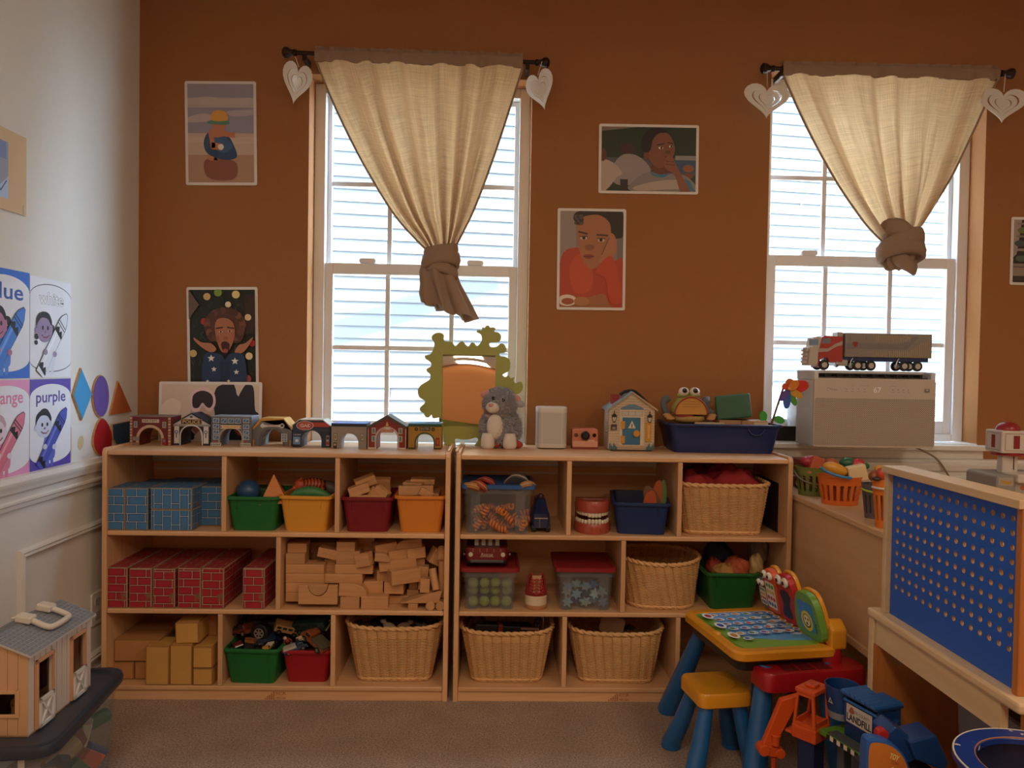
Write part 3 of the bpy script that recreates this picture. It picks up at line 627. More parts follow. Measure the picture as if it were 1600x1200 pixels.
def d_girl(p):
    p.rect(0, 0, 1, 1, '#7b706a').rect(0, .5, .25, 1, '#857a72').rect(.9, .5, 1, .9, '#6a615c').blob([(0, .46), (.2, .58), (.35, .5), (.2, .4), (0, .3)], '#3f2a22')
    p.rect(0, 0, 1, .14, '#8e5a34').blob([(0, .05), (.02, .52), (.25, .62), (.5, .56), (.62, .40), (.9, .5), (1, .48), (1, .02), (.8, .02), (.7, .14), (.4, .10), (.1, .13)], '#9d3a20', 4).blob([(.15, .4), (.3, .55), (.5, .45), (.5, .2), (.25, .15)], '#ab4526')
    p.blob([(.27, .70), (.28, .90), (.45, .98), (.70, .97), (.83, .84), (.82, .66), (.70, .48), (.50, .40), (.36, .50)], '#94603f', 6)
    p.blob([(.22, .90), (.30, 1.0), (.98, 1.0), (1.0, .76), (.92, .72), (.82, .74), (.78, .88), (.62, .96), (.40, .95)], '#221a17', 5)
    for k in range(9): p.ell(.26+.035*(k % 3), .88+.03*(k//3), .04, .025, '#2d2420' if k % 2 else '#4a4038')
    p.ell(.37, .72, .055, .018, '#b5a392').ell(.65, .70, .055, .018, '#b5a392').ell(.375, .722, .026, .018, '#1d120d').ell(.645, .702, .026, .018, '#1d120d').line([(.31, .735), (.43, .738)], .009, '#3a2318').line([(.59, .718), (.71, .716)], .009, '#3a2318').line([(.29, .785), (.43, .765)], .016, '#3a2318').line([(.58, .755), (.75, .75)], .016, '#3a2318').ell(.47, .625, .075, .03, '#7d4c32').ell(.455, .53, .085, .022, '#7c3a30').line([(.37, .53), (.54, .53)], .006, '#421c18')
    p.blob([(.60, .48), (.70, .60), (.78, .76), (.86, .75), (.90, .62), (.84, .52), (.74, .44)], '#9c6746').line([(.66, .55), (.78, .73)], .01, '#5e3623').blob([(.56, .36), (.70, .50), (.84, .52), (.96, .25), (.98, .06), (.80, .06), (.72, .30)], '#a63d22')
    p.ell(.12, .07, .15, .06, '#c9bcae').ell(.13, .06, .10, .035, '#8c4a2c').ell(.35, .06, .12, .05, '#9c6a40')
def d_street(p):
    p.rect(0, 0, 1, 1, '#2a2524').poly([(0, 1), (.12, 1), (.05, .45), (0, .4)], '#8f8078').rect(.05, .92, 1, .95, '#7c706c').rect(.04, .72, 1, .75, '#75695f').rect(0, .50, 1, .54, '#857770').rect(0, .25, 1, .30, '#7a6a60').rect(0, .10, 1, .24, '#81705f').rect(0, .03, 1, .08, '#3a2f2a')
    for x, y, c in ((.14, .83, '#5d6a34'), (.3, .84, '#48523a'), (.1, .62, '#3f464c'), (.28, .63, '#53483a'), (.12, .38, '#4a5648'), (.3, .4, '#6a5a44')): p.ell(x, y, .09, .05, c)
photo('photo of a child in a yellow hat crouching on a beach', ((288, 127), (400, 127), (402, 290), (291, 289)), d_beach)
photo('photo of a laughing child in front of a decorated tree', ((292, 449), (403, 448), (404, 612), (293, 612)), d_xmas)
photo('photo of a boy resting his chin on his hand in a classroom', ((936, 193), (1092, 196), (1091, 304), (935, 302)), d_boy)
photo('photo of a girl in orange leaning her cheek on her hand', ((872, 325), (979, 327), (976, 485), (869, 484)), d_girl)
photo('photo of market shelves, cut off at the right edge of the picture', ((1580, 339), (1692, 341), (1688, 447), (1578, 445)), d_street)
c1 = atY(330, 690, 3.095)
photo('photo of a child in ski goggles leaning behind the toy tunnels', ((248, 596), (409, 597), (409, 692), (248, 691)), d_snow, Y=W-.042, rx=rad(-3))

# ================================================================== LEFT WALL: POSTERS, SHAPES, SWITCH
def lwall(px, py): p = atX(px, py, XL); return p.y, p.z
ya, zt = lwall(46, 436); yb, _ = lwall(110, 440); PW = yb-ya; zm_ = lwall(46, 592)[1]; zb_ = lwall(112, 724)[1]; zt2 = lwall(110, 446)[1]
def poster(y0, z0, h, word, border, inkc, skin, hair, crayon, label, shirt):
    t = thing('colour_poster', label, 'poster', (XL+.0012, y0, z0), PI/2, 'crayon colour posters')
    MB().box(0, PW, -.0008, 0, 0, h).build('sheet', M((.78, .78, .80), .55), t)
    p = Print(PW, h); p.clip = True; p.rect(0, 0, 1, 1, border).poly(circ(.5, .80, .5, .145, 16, PI, 0)+circ(.5, .18, .5, .12, 16, 0, -PI), '#e9ecf4')
    if border == '#e9ecf4':
        p.line(circ(.5, .80, .52, .145, 16, PI, 0), .008, '#30343c').line(circ(.5, .18, .52, .12, 16, 0, -PI), .008, '#30343c')
    if word == 'white': p.text(word, .5, .80, .13, '#4a4e58', wd=.60, bold=.03).text(word, .5, .80, .125, '#f2f4fa', wd=.585, bold=.008)
    else: p.text(word, .5, .80 if word not in ('purple', 'orange') else .785, {'purple': .165, 'orange': .13}.get(word, .15), inkc, wd=.72, bold=.015)
    # child behind a big crayon
    p.blob([(.30, .12), (.34, .36), (.46, .40), (.56, .34), (.58, .12)], shirt).rect(.38, .03, .45, .14, shirt).rect(.48, .03, .55, .14, shirt)
    for dx, dy, r in hair[1]: p.ell(.33+dx, .50+dy, r, r*.6, hair[0])
    p.ell(.33, .49, .19, .135, skin).blob([(.13, .50), (.14, .60), (.26, .66), (.42, .65), (.50, .57), (.48, .53), (.40, .59), (.26, .60), (.17, .55)], hair[0])
    for ex in (.28, .40): p.ell(ex, .50, .022, .022, '#15151a')
    p.line([(.25, .43), (.30, .405), (.38, .405), (.43, .43)], .012, '#7a3038').ell(.335, .46, .02, .014, '#8a6a78').ell(.12, .47, .03, .03, skin)
    ax, az, bx, bz = .20, .02, .88, .66; dx, dz = bx-ax, bz-az
    Q = lambda u, v: (ax+dx*u-v*.075, az+dz*u+v*.05)
    p.poly([Q(0, -1.1), Q(.82, -1.1), Q(.9, -.9), Q(1, -.25), Q(1, .25), Q(.9, .9), Q(.82, 1.1), Q(0, 1.1)], '#26262c').poly([Q(.01, -1), Q(.82, -1), Q(.9, -.8), Q(.99, -.2), Q(.99, .2), Q(.9, .8), Q(.82, 1), Q(.01, 1)], crayon[0]).poly([Q(.15, .2), Q(.66, .2), Q(.66, .6), Q(.15, .6)], crayon[1])
    for u in (.10, .68): p.poly([Q(u, -1), Q(u+.07, -.4), Q(u+.02, 0), Q(u+.08, .4), Q(u+.03, 1), Q(u-.02, 1), Q(u-.03, -1)], '#17171c')
    p.line([Q(.78, -1), Q(.78, 1)], .012, '#26262c').line([Q(.82, -1), Q(.82, 1)], .012, '#26262c').ell(*Q(.30, .9), .05, .03, skin).ell(*Q(.42, -1.0), .05, .03, skin)
    p.build('print', t, (0, -.0010, 0))
ytl = ya-PW-.003
poster(ya, zm_+.003, zt2-zm_+.004, 'white', '#e9ecf4', '#ffffff', '#9a86a8', ('#1d1a20', [(-.16, -.02, .06), (-.19, -.09, .05), (-.2, -.15, .04), (.17, 0, .07), (.18, -.06, .05)]), ('#e6eaf4', '#f4f6fc'), 'poster with the word white and a child holding a white crayon', '#dfe4f0')
poster(ya, zb_, zm_-zb_-.002, 'purple', '#5a48b0', '#54429a', '#cfd4ea', ('#15131c', [(0, .1, .13)]), ('#4a58c0', '#7886dd'), 'poster with the word purple and a boy holding a purple crayon', '#5f6fd0')
poster(ytl, zm_+.003, zt2-zm_+.010, 'blue', '#2f6fd8', '#2c57b4', '#b878a0', ('#141216', [(.2, .03, .07), (.24, -.04, .06), (.22, -.10, .05)]), ('#3f7fe0', '#6fa6f4'), 'poster with the word blue, partly cut off at the picture edge', '#4a86e0')
poster(ytl, zb_-.004, zm_-zb_+.002, 'orange', '#e79ac8', '#de7fa6', '#e6d8e6', ('#caa6b8', [(0, .08, .1)]), ('#de7a92', '#f0a6b4'), 'pink-bordered poster with the word orange, cut off at the picture edge', '#e08aa8')
RIM = wood('#b98a55', '#c99a66', 'y')
def wallshape(outl, col, label, name):
    pts = [lwall(*p) for p in outl]; cy = sum(p[0] for p in pts)/len(pts); cz = sum(p[1] for p in pts)/len(pts)
    t = thing(name, label, 'shape', (XL+.0005, cy, cz), PI/2, 'coloured shapes on the wall'); q = [(y-cy, z-cz) for y, z in pts]
    MB().prism(q, -.006, 0, 'y').build('board', RIM, t); MB().prism([(x*.96, z*.96) for x, z in q], -.0075, -.006, 'y').build('colour_face', M(col, .35), t)
wallshape([(124, 575), (141, 616), (125, 657), (111, 617)], '#3f9fd8', 'sky blue diamond shape beside the purple poster', 'diamond_shape')
wallshape(circ(155, 619, 12.5, 33, 24), '#6a55a8', 'purple oval shape between the blue diamond and the orange triangle', 'oval_shape')
wallshape([(182, 595), (203, 643), (169, 649)], '#b4592a', 'orange triangle shape nearest the room corner', 'triangle_shape')
wallshape([tuple(p) for p in spline([(156, 653), (166, 662), (172, 680), (171, 700), (163, 712), (154, 712), (146, 703), (143, 688), (147, 668)], 4, True)], '#b3222c', 'red egg shape just above the chair rail', 'egg_shape')
wallshape([(173, 663), (201, 657), (201, 693), (180, 696), (174, 685)], '#24506e', 'dark blue trapezoid shape behind the shelf corner', 'trapezoid_shape')
pts = [lwall(*p) for p in ((110, 664), (140, 658), (143, 716), (111, 724))]
t = thing('paper_sheet', 'pale paper sheet with a faint yellow oval under the blue diamond', 'paper', (XL+.0008, pts[0][0], pts[3][1]), PI/2)
PWd, PHt = pts[1][0]-pts[0][0], pts[0][1]-pts[3][1]-.002
MB().box(0, PWd, -.0007, 0, 0, PHt).build('sheet', M((.76, .76, .74), .6), t); p = Print(PWd, PHt); p.ell(.5, .5, .16, .2, '#d8c49a', rot=-.5).line([(.02, .05), (.02, .95)], .02, '#c8a868'); p.build('print', t, (0, -.0009, 0))
# framed drawing, cut by the picture edge
y0, z0 = lwall(38, 338); y1, z1 = lwall(36, 215)
t = thing('mounted_drawing', 'drawing mounted on tan card high on the cream wall', 'artwork', (XL+.003, y0-.44, z0), PI/2); H = z1-z0
MB().box(0, .44, -.003, 0, 0, H).build('card', M('#d9bd98', .7), t); p = Print(.44, H); p.rect(.1, .14, .80, .84, '#9ea6bc').rect(.5, .62, .78, .83, '#8290c0').poly([(.1, .14), (.8, .14), (.8, .42), (.66, .20), (.55, .5), (.4, .24), (.1, .5)], '#b9cdf0').line([(.69, .70), (.70, .80)], .02, '#3a3f55').line([(.6, .2), (.64, .4), (.72, .22), (.78, .36)], .012, '#5d6e9c').rect(.955, .01, .97, .13, '#b8a888'); p.build('print', t, (0, -.0032, 0))
# outlet plate
y0, z0 = lwall(149, 950)
t = thing('wall_outlet', 'cream outlet plate on the wall beside the shelf of red blocks', 'outlet', (XL+.0005, y0, z0), PI/2)
MB().prism(rrect(-.037, .037, -.06, .06, .008), -.006, 0, 'y').build('plate', TRIM, t, bevel=.002)
for z in (-.025, .025): MB().prism(rrect(-.016, .016, z-.014, z+.014, .006), -.008, -.006, 'y').build('socket', M((.5, .47, .43), .4), t)
# ================================================================== WHAT STANDS IN THE SHELVES
def hollow(mb, w, d, h, wt, dt, th=.004, r=.02, n=4):
    """open tub: w,d at the top, wt,dt at the bottom, origin bottom centre"""
    R = lambda a, b, rr: rrect(-a/2, a/2, -b/2, b/2, rr, n)
    rings = [(wt, dt, 0, r), (w, d, h, r), (w-2*th, d-2*th, h, r-th*.5), (wt-2*th, dt-2*th, th, r-th*.5)]
    return mb.loft([[(x, y, z) for x, y in R(a, b, rr)] for a, b, z, rr in rings])
def rimring(mb, w, d, z, r, ov=.008, th=.010):
    O = rrect(-w/2-ov, w/2+ov, -d/2-ov, d/2+ov, r+ov, 4); I = rrect(-w/2+.003, w/2-.003, -d/2+.003, d/2-.003, r, 4)
    return mb.loft([[(x, y, z-th) for x, y in O], [(x, y, z) for x, y in O], [(x, y, z+.001) for x, y in I], [(x, y, z-th) for x, y in I], [(x, y, z-th) for x, y in O]], (False, False))
def bin_(label, col, px0, px1, pyt, pyb, Yf, d, zfloor, taper=.82, rz=0, name='plastic_bin', grp='plastic bins on the shelves', dy=0):
    a, b = atY(px0, pyt, Yf), atY(px1, pyt, Yf); w = b.x-a.x-.016; bt = atY((px0+px1)/2, pyb, Yf); h = a.z-zfloor; h = (a.z+b.z)/2-zfloor
    t = thing(name, label, 'bin', ((a.x+b.x)/2, Yf+d/2, zfloor+.0005), rz, grp); m = M(col, .42, name='bin_plastic', spec=.4)
    hollow(MB(), w, d-.016, h, w*taper, (d-.016)*.88, r=.018).build('tub', m, t, smooth=True)
    rimring(MB(), w, d-.016, h, .018).build('rim', m, t, smooth=True, bevel=.002)
    for s_ in (-1, 1):
        mb = MB(); x = s_*w*.33; k = -(d-.016)/2; mb.loft([[(x-.004, k-.003, h-.010), (x+.004, k-.003, h-.010), (x+.004, k+.004, h-.010), (x-.004, k+.004, h-.010)], [(x*.96-.002, k*.965-.001, h*.62), (x*.96+.002, k*.965-.001, h*.62), (x*.96+.002, k*.965+.003, h*.62), (x*.96-.002, k*.965+.003, h*.62)]])
        mb.build('rib', m, t)
    return t, w, d-.016, h
def pxbox(name, label, cat, x0, x1, y0, y1, Yf, dep, mat, grp=None, rz=0, tilt=0, bevel=.0025, uv=False, zfloor=None, shape=None, edge=None):
    """a block whose front face covers the pixel rectangle at depth Yf"""
    a, b = atY(x0, (y0+y1)/2, Yf), atY(x1, (y0+y1)/2, Yf); top = atY((x0+x1)/2, y0, Yf); bot = atY((x0+x1)/2, y1, Yf)
    w_ = b.x-a.x; zb = zfloor if zfloor is not None else bot.z; h_ = top.z-zb
    mb = MB()
    if shape: mb.prism([(x*w_, z*h_) for x, z in shape], -dep/2, dep/2, 'y')
    else: mb.box(-w_/2, w_/2, -dep/2, dep/2, 0, h_)
    o = mb.build(name, mat, None, ((a.x+b.x)/2, Yf+dep/2, zb+.0004), bevel=bevel, uv=uv, smooth=bool(shape), edge=edge)
    o.rotation_euler = (0, tilt, rz); return tag(o, label, cat, grp)
# ------------------------------------------------------------------ blue printed cardboard bricks
WORN = M('#9a8468', .8, var=.2, scale=40, name='worn_card')
BLUE = brickprint('#3f78a8', '#a9bccb', '#8a6a50'); G = 'blue cardboard brick blocks'
for k, (x0, x1, y0, y1, Yf, dep, lb) in enumerate((
    (161, 195, 763, 829, S+.012, .155, 'blue brick block standing at the far left end of the top shelf'),
    (195.5, 231, 763, 829, S+.012, .155, 'blue brick block standing second from the left on the top shelf'),
    (235, 300, 796.5, 829, S+.010, .155, 'blue brick block lying at the bottom of the front pair'),
    (235, 300, 763, 796.3, S+.010, .155, 'blue brick block lying on top of the front pair'),
    (303, 346, 760, 827, S+.10, .075, 'blue brick block set back beside the shelf divider'),
    (185, 244, 758, 822, S+.195, .16, 'blue brick block behind the two standing ones'),
    (247, 306, 756, 822, S+.195, .16, 'blue brick block behind the lying pair'),
    (309, 340, 756, 822, S+.195, .16, 'blue brick block in the back corner against the divider'))):
    o = pxbox('brick_block', lb, 'block', x0, x1, y0, y1, Yf, dep, BLUE, G, uv=True, bevel=.0032, edge=WORN, zfloor=Z2 if k != 3 else None)
    if k in (2, 3):
        uvl = o.data.uv_layers[0]
        for l in uvl.data: l.uv = (l.uv[1]+.01, l.uv[0])
    elif k < 2:
        uvl = o.data.uv_layers[0]
        for l in uvl.data: l.uv = (l.uv[0]+.031*k, l.uv[1])
# ------------------------------------------------------------------ red printed cardboard bricks
RED = brickprint('#a8222e', '#c79a86', '#80603f', .060, .0285); G = 'red cardboard brick blocks'
ORD = ['first', 'second', 'third', 'fourth', 'fifth']
for k, (x0, x1, y0, dx) in enumerate(((165, 200, 887, 0), (201.5, 237, 888, .01), (239, 274, 889, .03), (277, 313, 888, .02), (315.5, 351, 888, .035), (380, 414.5, 888, .0))):
    lb = f'red brick block, {ORD[k]} from the left in the tight row' if k < 5 else 'red brick block standing apart beside the shelf divider'
    o = pxbox('brick_block', lb, 'block', x0, x1, y0, 950, S+.010, .30, RED, G, uv=True, bevel=.0036, edge=WORN, zfloor=Z1, rz=rad((-1, 0, -.7, .5, -1, -1)[k]))
    for l in o.data.uv_layers[0].data: l.uv = (l.uv[0]+dx, l.uv[1]+dx*.4)
# ------------------------------------------------------------------ plain kraft cardboard blocks
WORN2 = M('#9c6c38', .8, var=.2, scale=40)
KRAFT = M('#cd9a4e', .7, var=.12, scale=9, bump=.05, name='kraft_card'); KRAFT2 = M('#bc8450', .7, var=.08, scale=9, bump=.05, name='kraft_card_brown'); G = 'brown cardboard blocks'
for x0, x1, y0, y1, Yf, dep, mt, lb in (
    (176, 209, 1035, 1065, S+.055, .15, KRAFT2, 'brown cardboard block at the bottom left of the stack'),
    (210, 246, 1035, 1065, S+.055, .15, KRAFT2, 'brown cardboard block at the bottom, beside the tall yellow one'),
    (178, 250, 1000, 1034, S+.055, .20, KRAFT2, 'wide brown cardboard block lying across the two bottom blocks'),
    (227, 264, 1010, 1077, S+.006, .10, KRAFT, 'tall yellow-brown cardboard block, left of the two upright ones'),
    (265, 300, 1008, 1076, S+.008, .10, KRAFT, 'tall yellow-brown cardboard block, middle of the front row'),
    (301, 332, 1045, 1077, S+.006, .12, KRAFT, 'short yellow cardboard block at the bottom right of the front row'),
    (301, 332, 1011, 1044.6, S+.006, .12, KRAFT, 'short yellow cardboard block resting on the bottom right one'),
    (274, 311, 973, 1006, S+.02, .16, KRAFT, 'yellow cardboard block lying on top of the front row'),
    (317, 340, 960, 994, S+.12, .10, KRAFT2, 'brown cardboard block in the back corner under the shelf'),
    (317, 340, 995, 1066, S+.13, .12, KRAFT2, 'brown cardboard block standing in the back corner')):
    pxbox('cardboard_block', lb, 'block', x0, x1, y0, y1, Yf, dep, mt, G, bevel=.004, edge=WORN2, zfloor=Z0 if y1 > 1060 else None, tilt=rad(-2) if y0 == 973 else 0)
# ------------------------------------------------------------------ the pile of wooden unit blocks
MAPLE = [wood('#cf9c6c', '#c08c5c', a, 1.4) for a in 'xyz']; G = 'wooden unit blocks in the pile'
q_ = lambda x: 420+x*.1875; r_ = lambda y: 830+y*.1875
QUARTER = [(-.5, 0), (.5, 0)]+[(.5-.45*(1-math.cos(a)), math.sin(a)) for a in (.3, .6, .9, 1.2, PI/2)]+[(-.5, 1)]
UCUT = [(-.5, 0), (.5, 0), (.5, 1), (.26, 1)]+[(.26*math.cos(a), 1-.58*math.sin(a)) for a in [PI*k/10 for k in range(1, 10)]]+[(-.26, 1), (-.5, 1)]
for x0, x1, y0, y1, off, dep, rz, tl, sh, lb in (
    (140, 460, 512, 588, .02, .07, 0, 0, None, 'lowest long wooden block of the left stack'),
    (140, 460, 434, 510, .02, .07, 0, 0, None, 'second long wooden block from the bottom of the left stack'),
    (140, 460, 355, 432, .02, .07, 0, 0, None, 'third long wooden block from the bottom of the left stack'),
    (140, 460, 278, 353, .02, .07, 0, 0, None, 'topmost long wooden block of the left stack'),
    (140, 300, 188, 276, .02, .07, 0, 0, None, 'short wooden block second from the top of the left stack'),
    (152, 310, 104, 186, .04, .07, 2, 0, None, 'short wooden block crowning the left stack'),
    (245, 572, 453, 612, -.0, .018, 0, 0, UCUT, 'wooden bridge block with a half-round notch, at the front'),
    (325, 490, 447, 538, .001, .016, 0, 0, [(.5*math.cos(a), 1-math.sin(a)) for a in [PI*k/12 for k in range(13)]], 'half-round wooden block sitting in the notch of the bridge block'),
    (465, 780, 358, 436, .03, .07, 0, 0, None, 'long wooden block right of the left stack, level with its third block'),
    (465, 780, 440, 600, .06, .05, 0, 0, None, 'large wooden block mostly hidden behind the curved block'),
    (552, 865, 280, 357, .03, .07, 0, 0, None, 'long wooden block above the two mid-height long ones'),
    (560, 755, 170, 278, .03, .07, 0, 0, None, 'wooden block under the second-highest block of the middle stack'),
    (563, 717, 92, 168, .035, .07, 0, 0, None, 'wooden block near the top of the middle stack'),
    (398, 560, 150, 228, .03, .06, 0, 12, None, 'wooden block tilted between the left and middle stacks'),
    (460, 556, 236, 352, .06, .05, 0, 0, None, 'wooden block set back under the tilted block'),
    (345, 560, 95, 190, .14, .06, 0, 0, None, 'wooden block at the back behind the tilted block'),
    (310, 460, 190, 276, .13, .06, 0, 0, None, 'wooden block at the back of the left stack'),
    (733, 865, 190, 300, .015, .035, -20, -14, None, 'wooden block leaning across the end of the middle stack'),
    (725, 880, 50, 168, .10, .06, 0, 0, None, 'wooden block touching the shelf above'),
    (793, 868, 168, 250, .08, .06, 0, 0, None, 'small wooden block behind the leaning block'),
    (870, 1055, 105, 190, .05, .07, 18, -8, None, 'wooden block turned askew near the top right'),
    (1045, 1270, 72, 150, .06, .07, 6, -4, [(-x, z) for x, z in QUARTER], 'curved-end wooden block highest on the right'),
    (870, 1000, 190, 258, .02, .05, 10, 6, QUARTER, 'rounded wooden block below the askew block'),
    (985, 1150, 158, 250, .05, .08, 14, -7, None, 'wooden block in the upper right, left of a paler one'),
    (1145, 1295, 140, 230, .055, .08, 10, -6, None, 'wooden block in the upper right under the curved-end one'),
    (1150, 1300, 228, 300, .08, .08, 0, 0, None, 'wooden block under the upper right row'),
    (905, 1215, 240, 325, .04, .08, 12, -5, None, 'long slanting wooden block across the right side'),
    (870, 985, 325, 425, .05, .07, 22, 0, None, 'small wooden block showing its corner in the middle right'),
    (985, 1235, 325, 440, .01, .09, 22, -3, None, 'thick wooden block turned corner-on at the right'),
    (785, 945, 420, 525, .04, .08, 4, 0, None, 'wooden block beside the curved block'),
    (963, 1125, 428, 525, .03, .08, -2, 0, None, 'squarish wooden block under the corner-on block'),
    (580, 820, 443, 548, .005, .05, 0, 3, QUARTER, 'curved quarter wooden block lying on the front row'),
    (597, 757, 552, 645, -.0, .07, -2, 0, None, 'wooden block at the bottom front, right of the bridge block'),
    (765, 990, 548, 645, -.0, .08, 2, 0, None, 'wide wooden block at the bottom front centre'),
    (1000, 1165, 540, 640, .05, .08, 0, 0, None, 'wooden block on the shelf behind the ramp'),
    (800, 960, 530, 640, .10, .08, 0, 0, None, 'wooden block on the shelf behind the wide front block'),
    (1160, 1240, 606, 655, -.0, .06, 0, 0, None, 'small wooden block under the ramp'),
    (1095, 1445, 500, 605, .0, .06, 0, 0, [(-.5, 0), (.42, .05), (.5, .95), (.42, 1)], 'wooden ramp wedge lying over the round pegs'),
    (1150, 1250, 490, 545, .06, .07, 0, 0, None, 'flat wooden block behind the ramp tip'),
    (1168, 1240, 325, 490, .07, .03, 0, 0, None, 'wooden block standing behind the corner-on block'),
    (1243, 1325, 298, 490, .05, .04, 0, 2, None, 'tall wooden block standing at the right'),
    (1258, 1340, 400, 515, .02, .04, 0, 2, None, 'short wooden block standing against the tall one'),
    (1240, 1345, 515, 640, .07, .05, 0, 0, None, 'wooden block at the back of the ramp'),
    (1310, 1405, 150, 280, .05, .05, 20, 28, None, 'dark wooden block tipped on its edge at the upper right'),
    (1290, 1400, 275, 400, .11, .05, 0, 0, None, 'wooden block at the back under the tipped block')):
    o = pxbox('wooden_block', lb, 'block', q_(x0), q_(x1), r_(y0), r_(y1), S+.02+off*1.25, dep, MAPLE[0], G, rz=rad(rz), tilt=rad(tl), bevel=.0015, shape=sh, zfloor=Z1 if y1 > 605 and y0 < 615 and lb[:4] != 'wood en' and y1 > 636 else None)
def peg(a, b, rp, label):
    p0, p1 = Vector(a), Vector(b); d = (p1-p0)
    mb = MB(); mb.tube([(0, 0, 0), tuple(d)], rp, 18); o = mb.build('wooden_peg', MAPLE[2], None, p0, smooth=True, bevel=.001); tag(o, label, 'block', 'round wooden pegs in the pile')
s_ = .1875*S/FPX
for cx, lb in ((1345, 'round wooden peg lying end-on at the front right'), (1428, 'round wooden peg lying end-on against the shelf side')):
    c = atY(q_(cx), r_(625), S+.01); peg((c.x, S+.008, Z1+.0168), (c.x, S+.10, Z1+.0168), .0165, lb)
a = atY(q_(1443), r_(250), S+.05); peg((a.x, S+.055, Z1+.036), (a.x, S+.055, a.z), .0125, 'long round wooden peg standing against the shelf side')
peg((a.x-.004, S+.05, a.z+.001), (a.x-.004, S+.09, a.z+.040), .014, 'short round wooden peg resting above the standing peg')
a, b = atY(q_(1395), r_(490), S+.03), atY(q_(1362), r_(310), S+.05); peg(a, b, .0135, 'round wooden peg leaning beside the standing one')

# ------------------------------------------------------------------ bins of the top row
t, w1, d1, h1 = bin_('green plastic bin holding a blue ball and an orange pyramid', '#1f6b33', 349, 437, 777, 829, S+.006, .27, Z2)
c = t.location
o = MB().ball((0, 0, 0), .042, 28, 16).build('ball', M('#28507c', .4), None, (c.x-.04, S+.10, c.z+h1+.005), smooth='all'); tag(o, 'blue ball in the green bin under the toy tunnels', 'ball')
mb = MB(); mb.loft([[(-.05, -.05, 0), (.05, -.05, 0), (.05, .05, 0), (-.05, .05, 0)], [(-.001, -.001, .10), (.001, -.001, .10), (.001, .001, .10), (-.001, .001, .10)]])
tag(mb.build('pyramid_block', M('#c9782e', .5), None, (c.x+.062, S+.075, c.z+h1-.028), rot=(0, rad(-2), rad(12)), bevel=.002), 'orange pyramid sticking out of the green bin', 'block')
tag(MB().box(-.065, .065, -.05, .05, 0, .11).build('foam_block', M('#3c5a34', .6), None, (c.x-.02, S+.215, Z2+.02), bevel=.008), 'dull green block at the back of the green bin', 'block')
t, w1, d1, h1 = bin_('yellow plastic bin with a tiger toy on top', '#dd9a34', 434, 521, 776, 829, S+.006, .25, Z2, rz=rad(-4))
c = t.location
def tiger():
    t = thing('toy_tiger', 'orange striped toy tiger lying on top of the yellow bin', 'toy animal', (c.x+.01, S+.085, Z2+h1+.012), rad(8))
    O = M('#a8431f', .5); K = M('#1d1512', .6)
    mb = MB(); mb.ball((0, 0, .018), (.045, .024, .024)).ball((-.048, -.004, .016), (.022, .02, .024)).ball((-.066, -.010, .008), (.010, .012, .010))
    for x in (-.03, .03):
        for y in (-.016, .016): mb.tube([(x, y, .01), (x+.004, y*1.2, -.035)], [.009, .006], 8)
    mb.build('body', O, t, smooth='all')
    for k in range(7):
        x = -.034+k*.012; q = math.sqrt(max(.05, 1-(x/.047)**2)); pts = [(x+.003*math.sin(3*a), .0255*q*math.cos(a), .018+.0255*q*math.sin(a)) for a in [-.5+k2*.35 for k2 in range(13)]]; MB().tube(pts, .0018, 5).build('stripe', K, t)
    for s in (-1, 1): MB().ball((-.044, s*.014-.004, .040), (.004, .006, .006), 10, 6).build('ear', O, t)
tiger()
tag(MB().tube(spline([(-.065, -.01, -.01), (-.04, 0, .008), (0, 0, .014), (.035, .002, .010), (.075, .006, -.006)], 4), [.006+.016*math.sin(PI*(i+1)/19) for i in range(17)], 12).build('toy_dinosaur', M('#3f7a46', .5, var=.2), None, (c.x+.0, S+.055, Z2+h1-.006), smooth='all'), 'green rubber dinosaur lying under the toy tiger', 'toy animal')
tag(MB().tube(spline([(-.05, 0, -.02), (-.02, 0, .010), (.03, .0, .006), (.06, .002, -.02)], 4), [.008+.018*math.sin(PI*(i+1)/15) for i in range(13)], 12).build('toy_hippo', M('#5c544c', .5), None, (c.x+.035, S+.14, Z2+h1+.002), smooth='all'), 'grey rubber animal behind the toy tiger', 'toy animal')
def bin_blocks(c, h, spec, grp, zf):
    for dx, y, dz, L, hh, D, rz, tl, rx, lb in spec:
        o = MB().box(-L/2, L/2, -D/2, D/2, -hh/2, hh/2).build('wooden_block', MAPLE[0], None, (c.x+dx, S+y, zf+h+dz), rot=(rad(rx), rad(tl), rad(rz)), bevel=.0015); tag(o, lb, 'block', grp)
t, w1, d1, h1 = bin_('dark red plastic bin heaped with wooden blocks', '#7d1a22', 530, 615, 778, 831, S+.008, .24, Z2)
bin_blocks(t.location, h1, ((-.035, .06, .022, .075, .034, .05, 10, -18, 0, 'wooden block tilted at the front of the red bin'), (-.02, .10, .045, .075, .034, .05, 16, -20, 5, 'wooden block lying highest in the red bin'), (.05, .055, .012, .055, .03, .03, -25, 30, 0, 'small wooden block tipped on the right of the red bin'), (.02, .13, .03, .10, .05, .03, 0, 0, 20, 'wooden block at the back of the red bin'), (.02, .05, .004, .04, .045, .03, 20, 30, 20, 'wooden block poking up in the middle of the red bin'), (.0, .09, -.02, .13, .05, .12, 0, 0, 0, 'wooden block lying low in the red bin')), 'wooden blocks in the red bin', Z2)
t, w1, d1, h1 = bin_('orange plastic bin with wooden blocks and planks', '#d8832c', 614, 698, 776, 829, S+.010, .24, Z2, rz=rad(1))
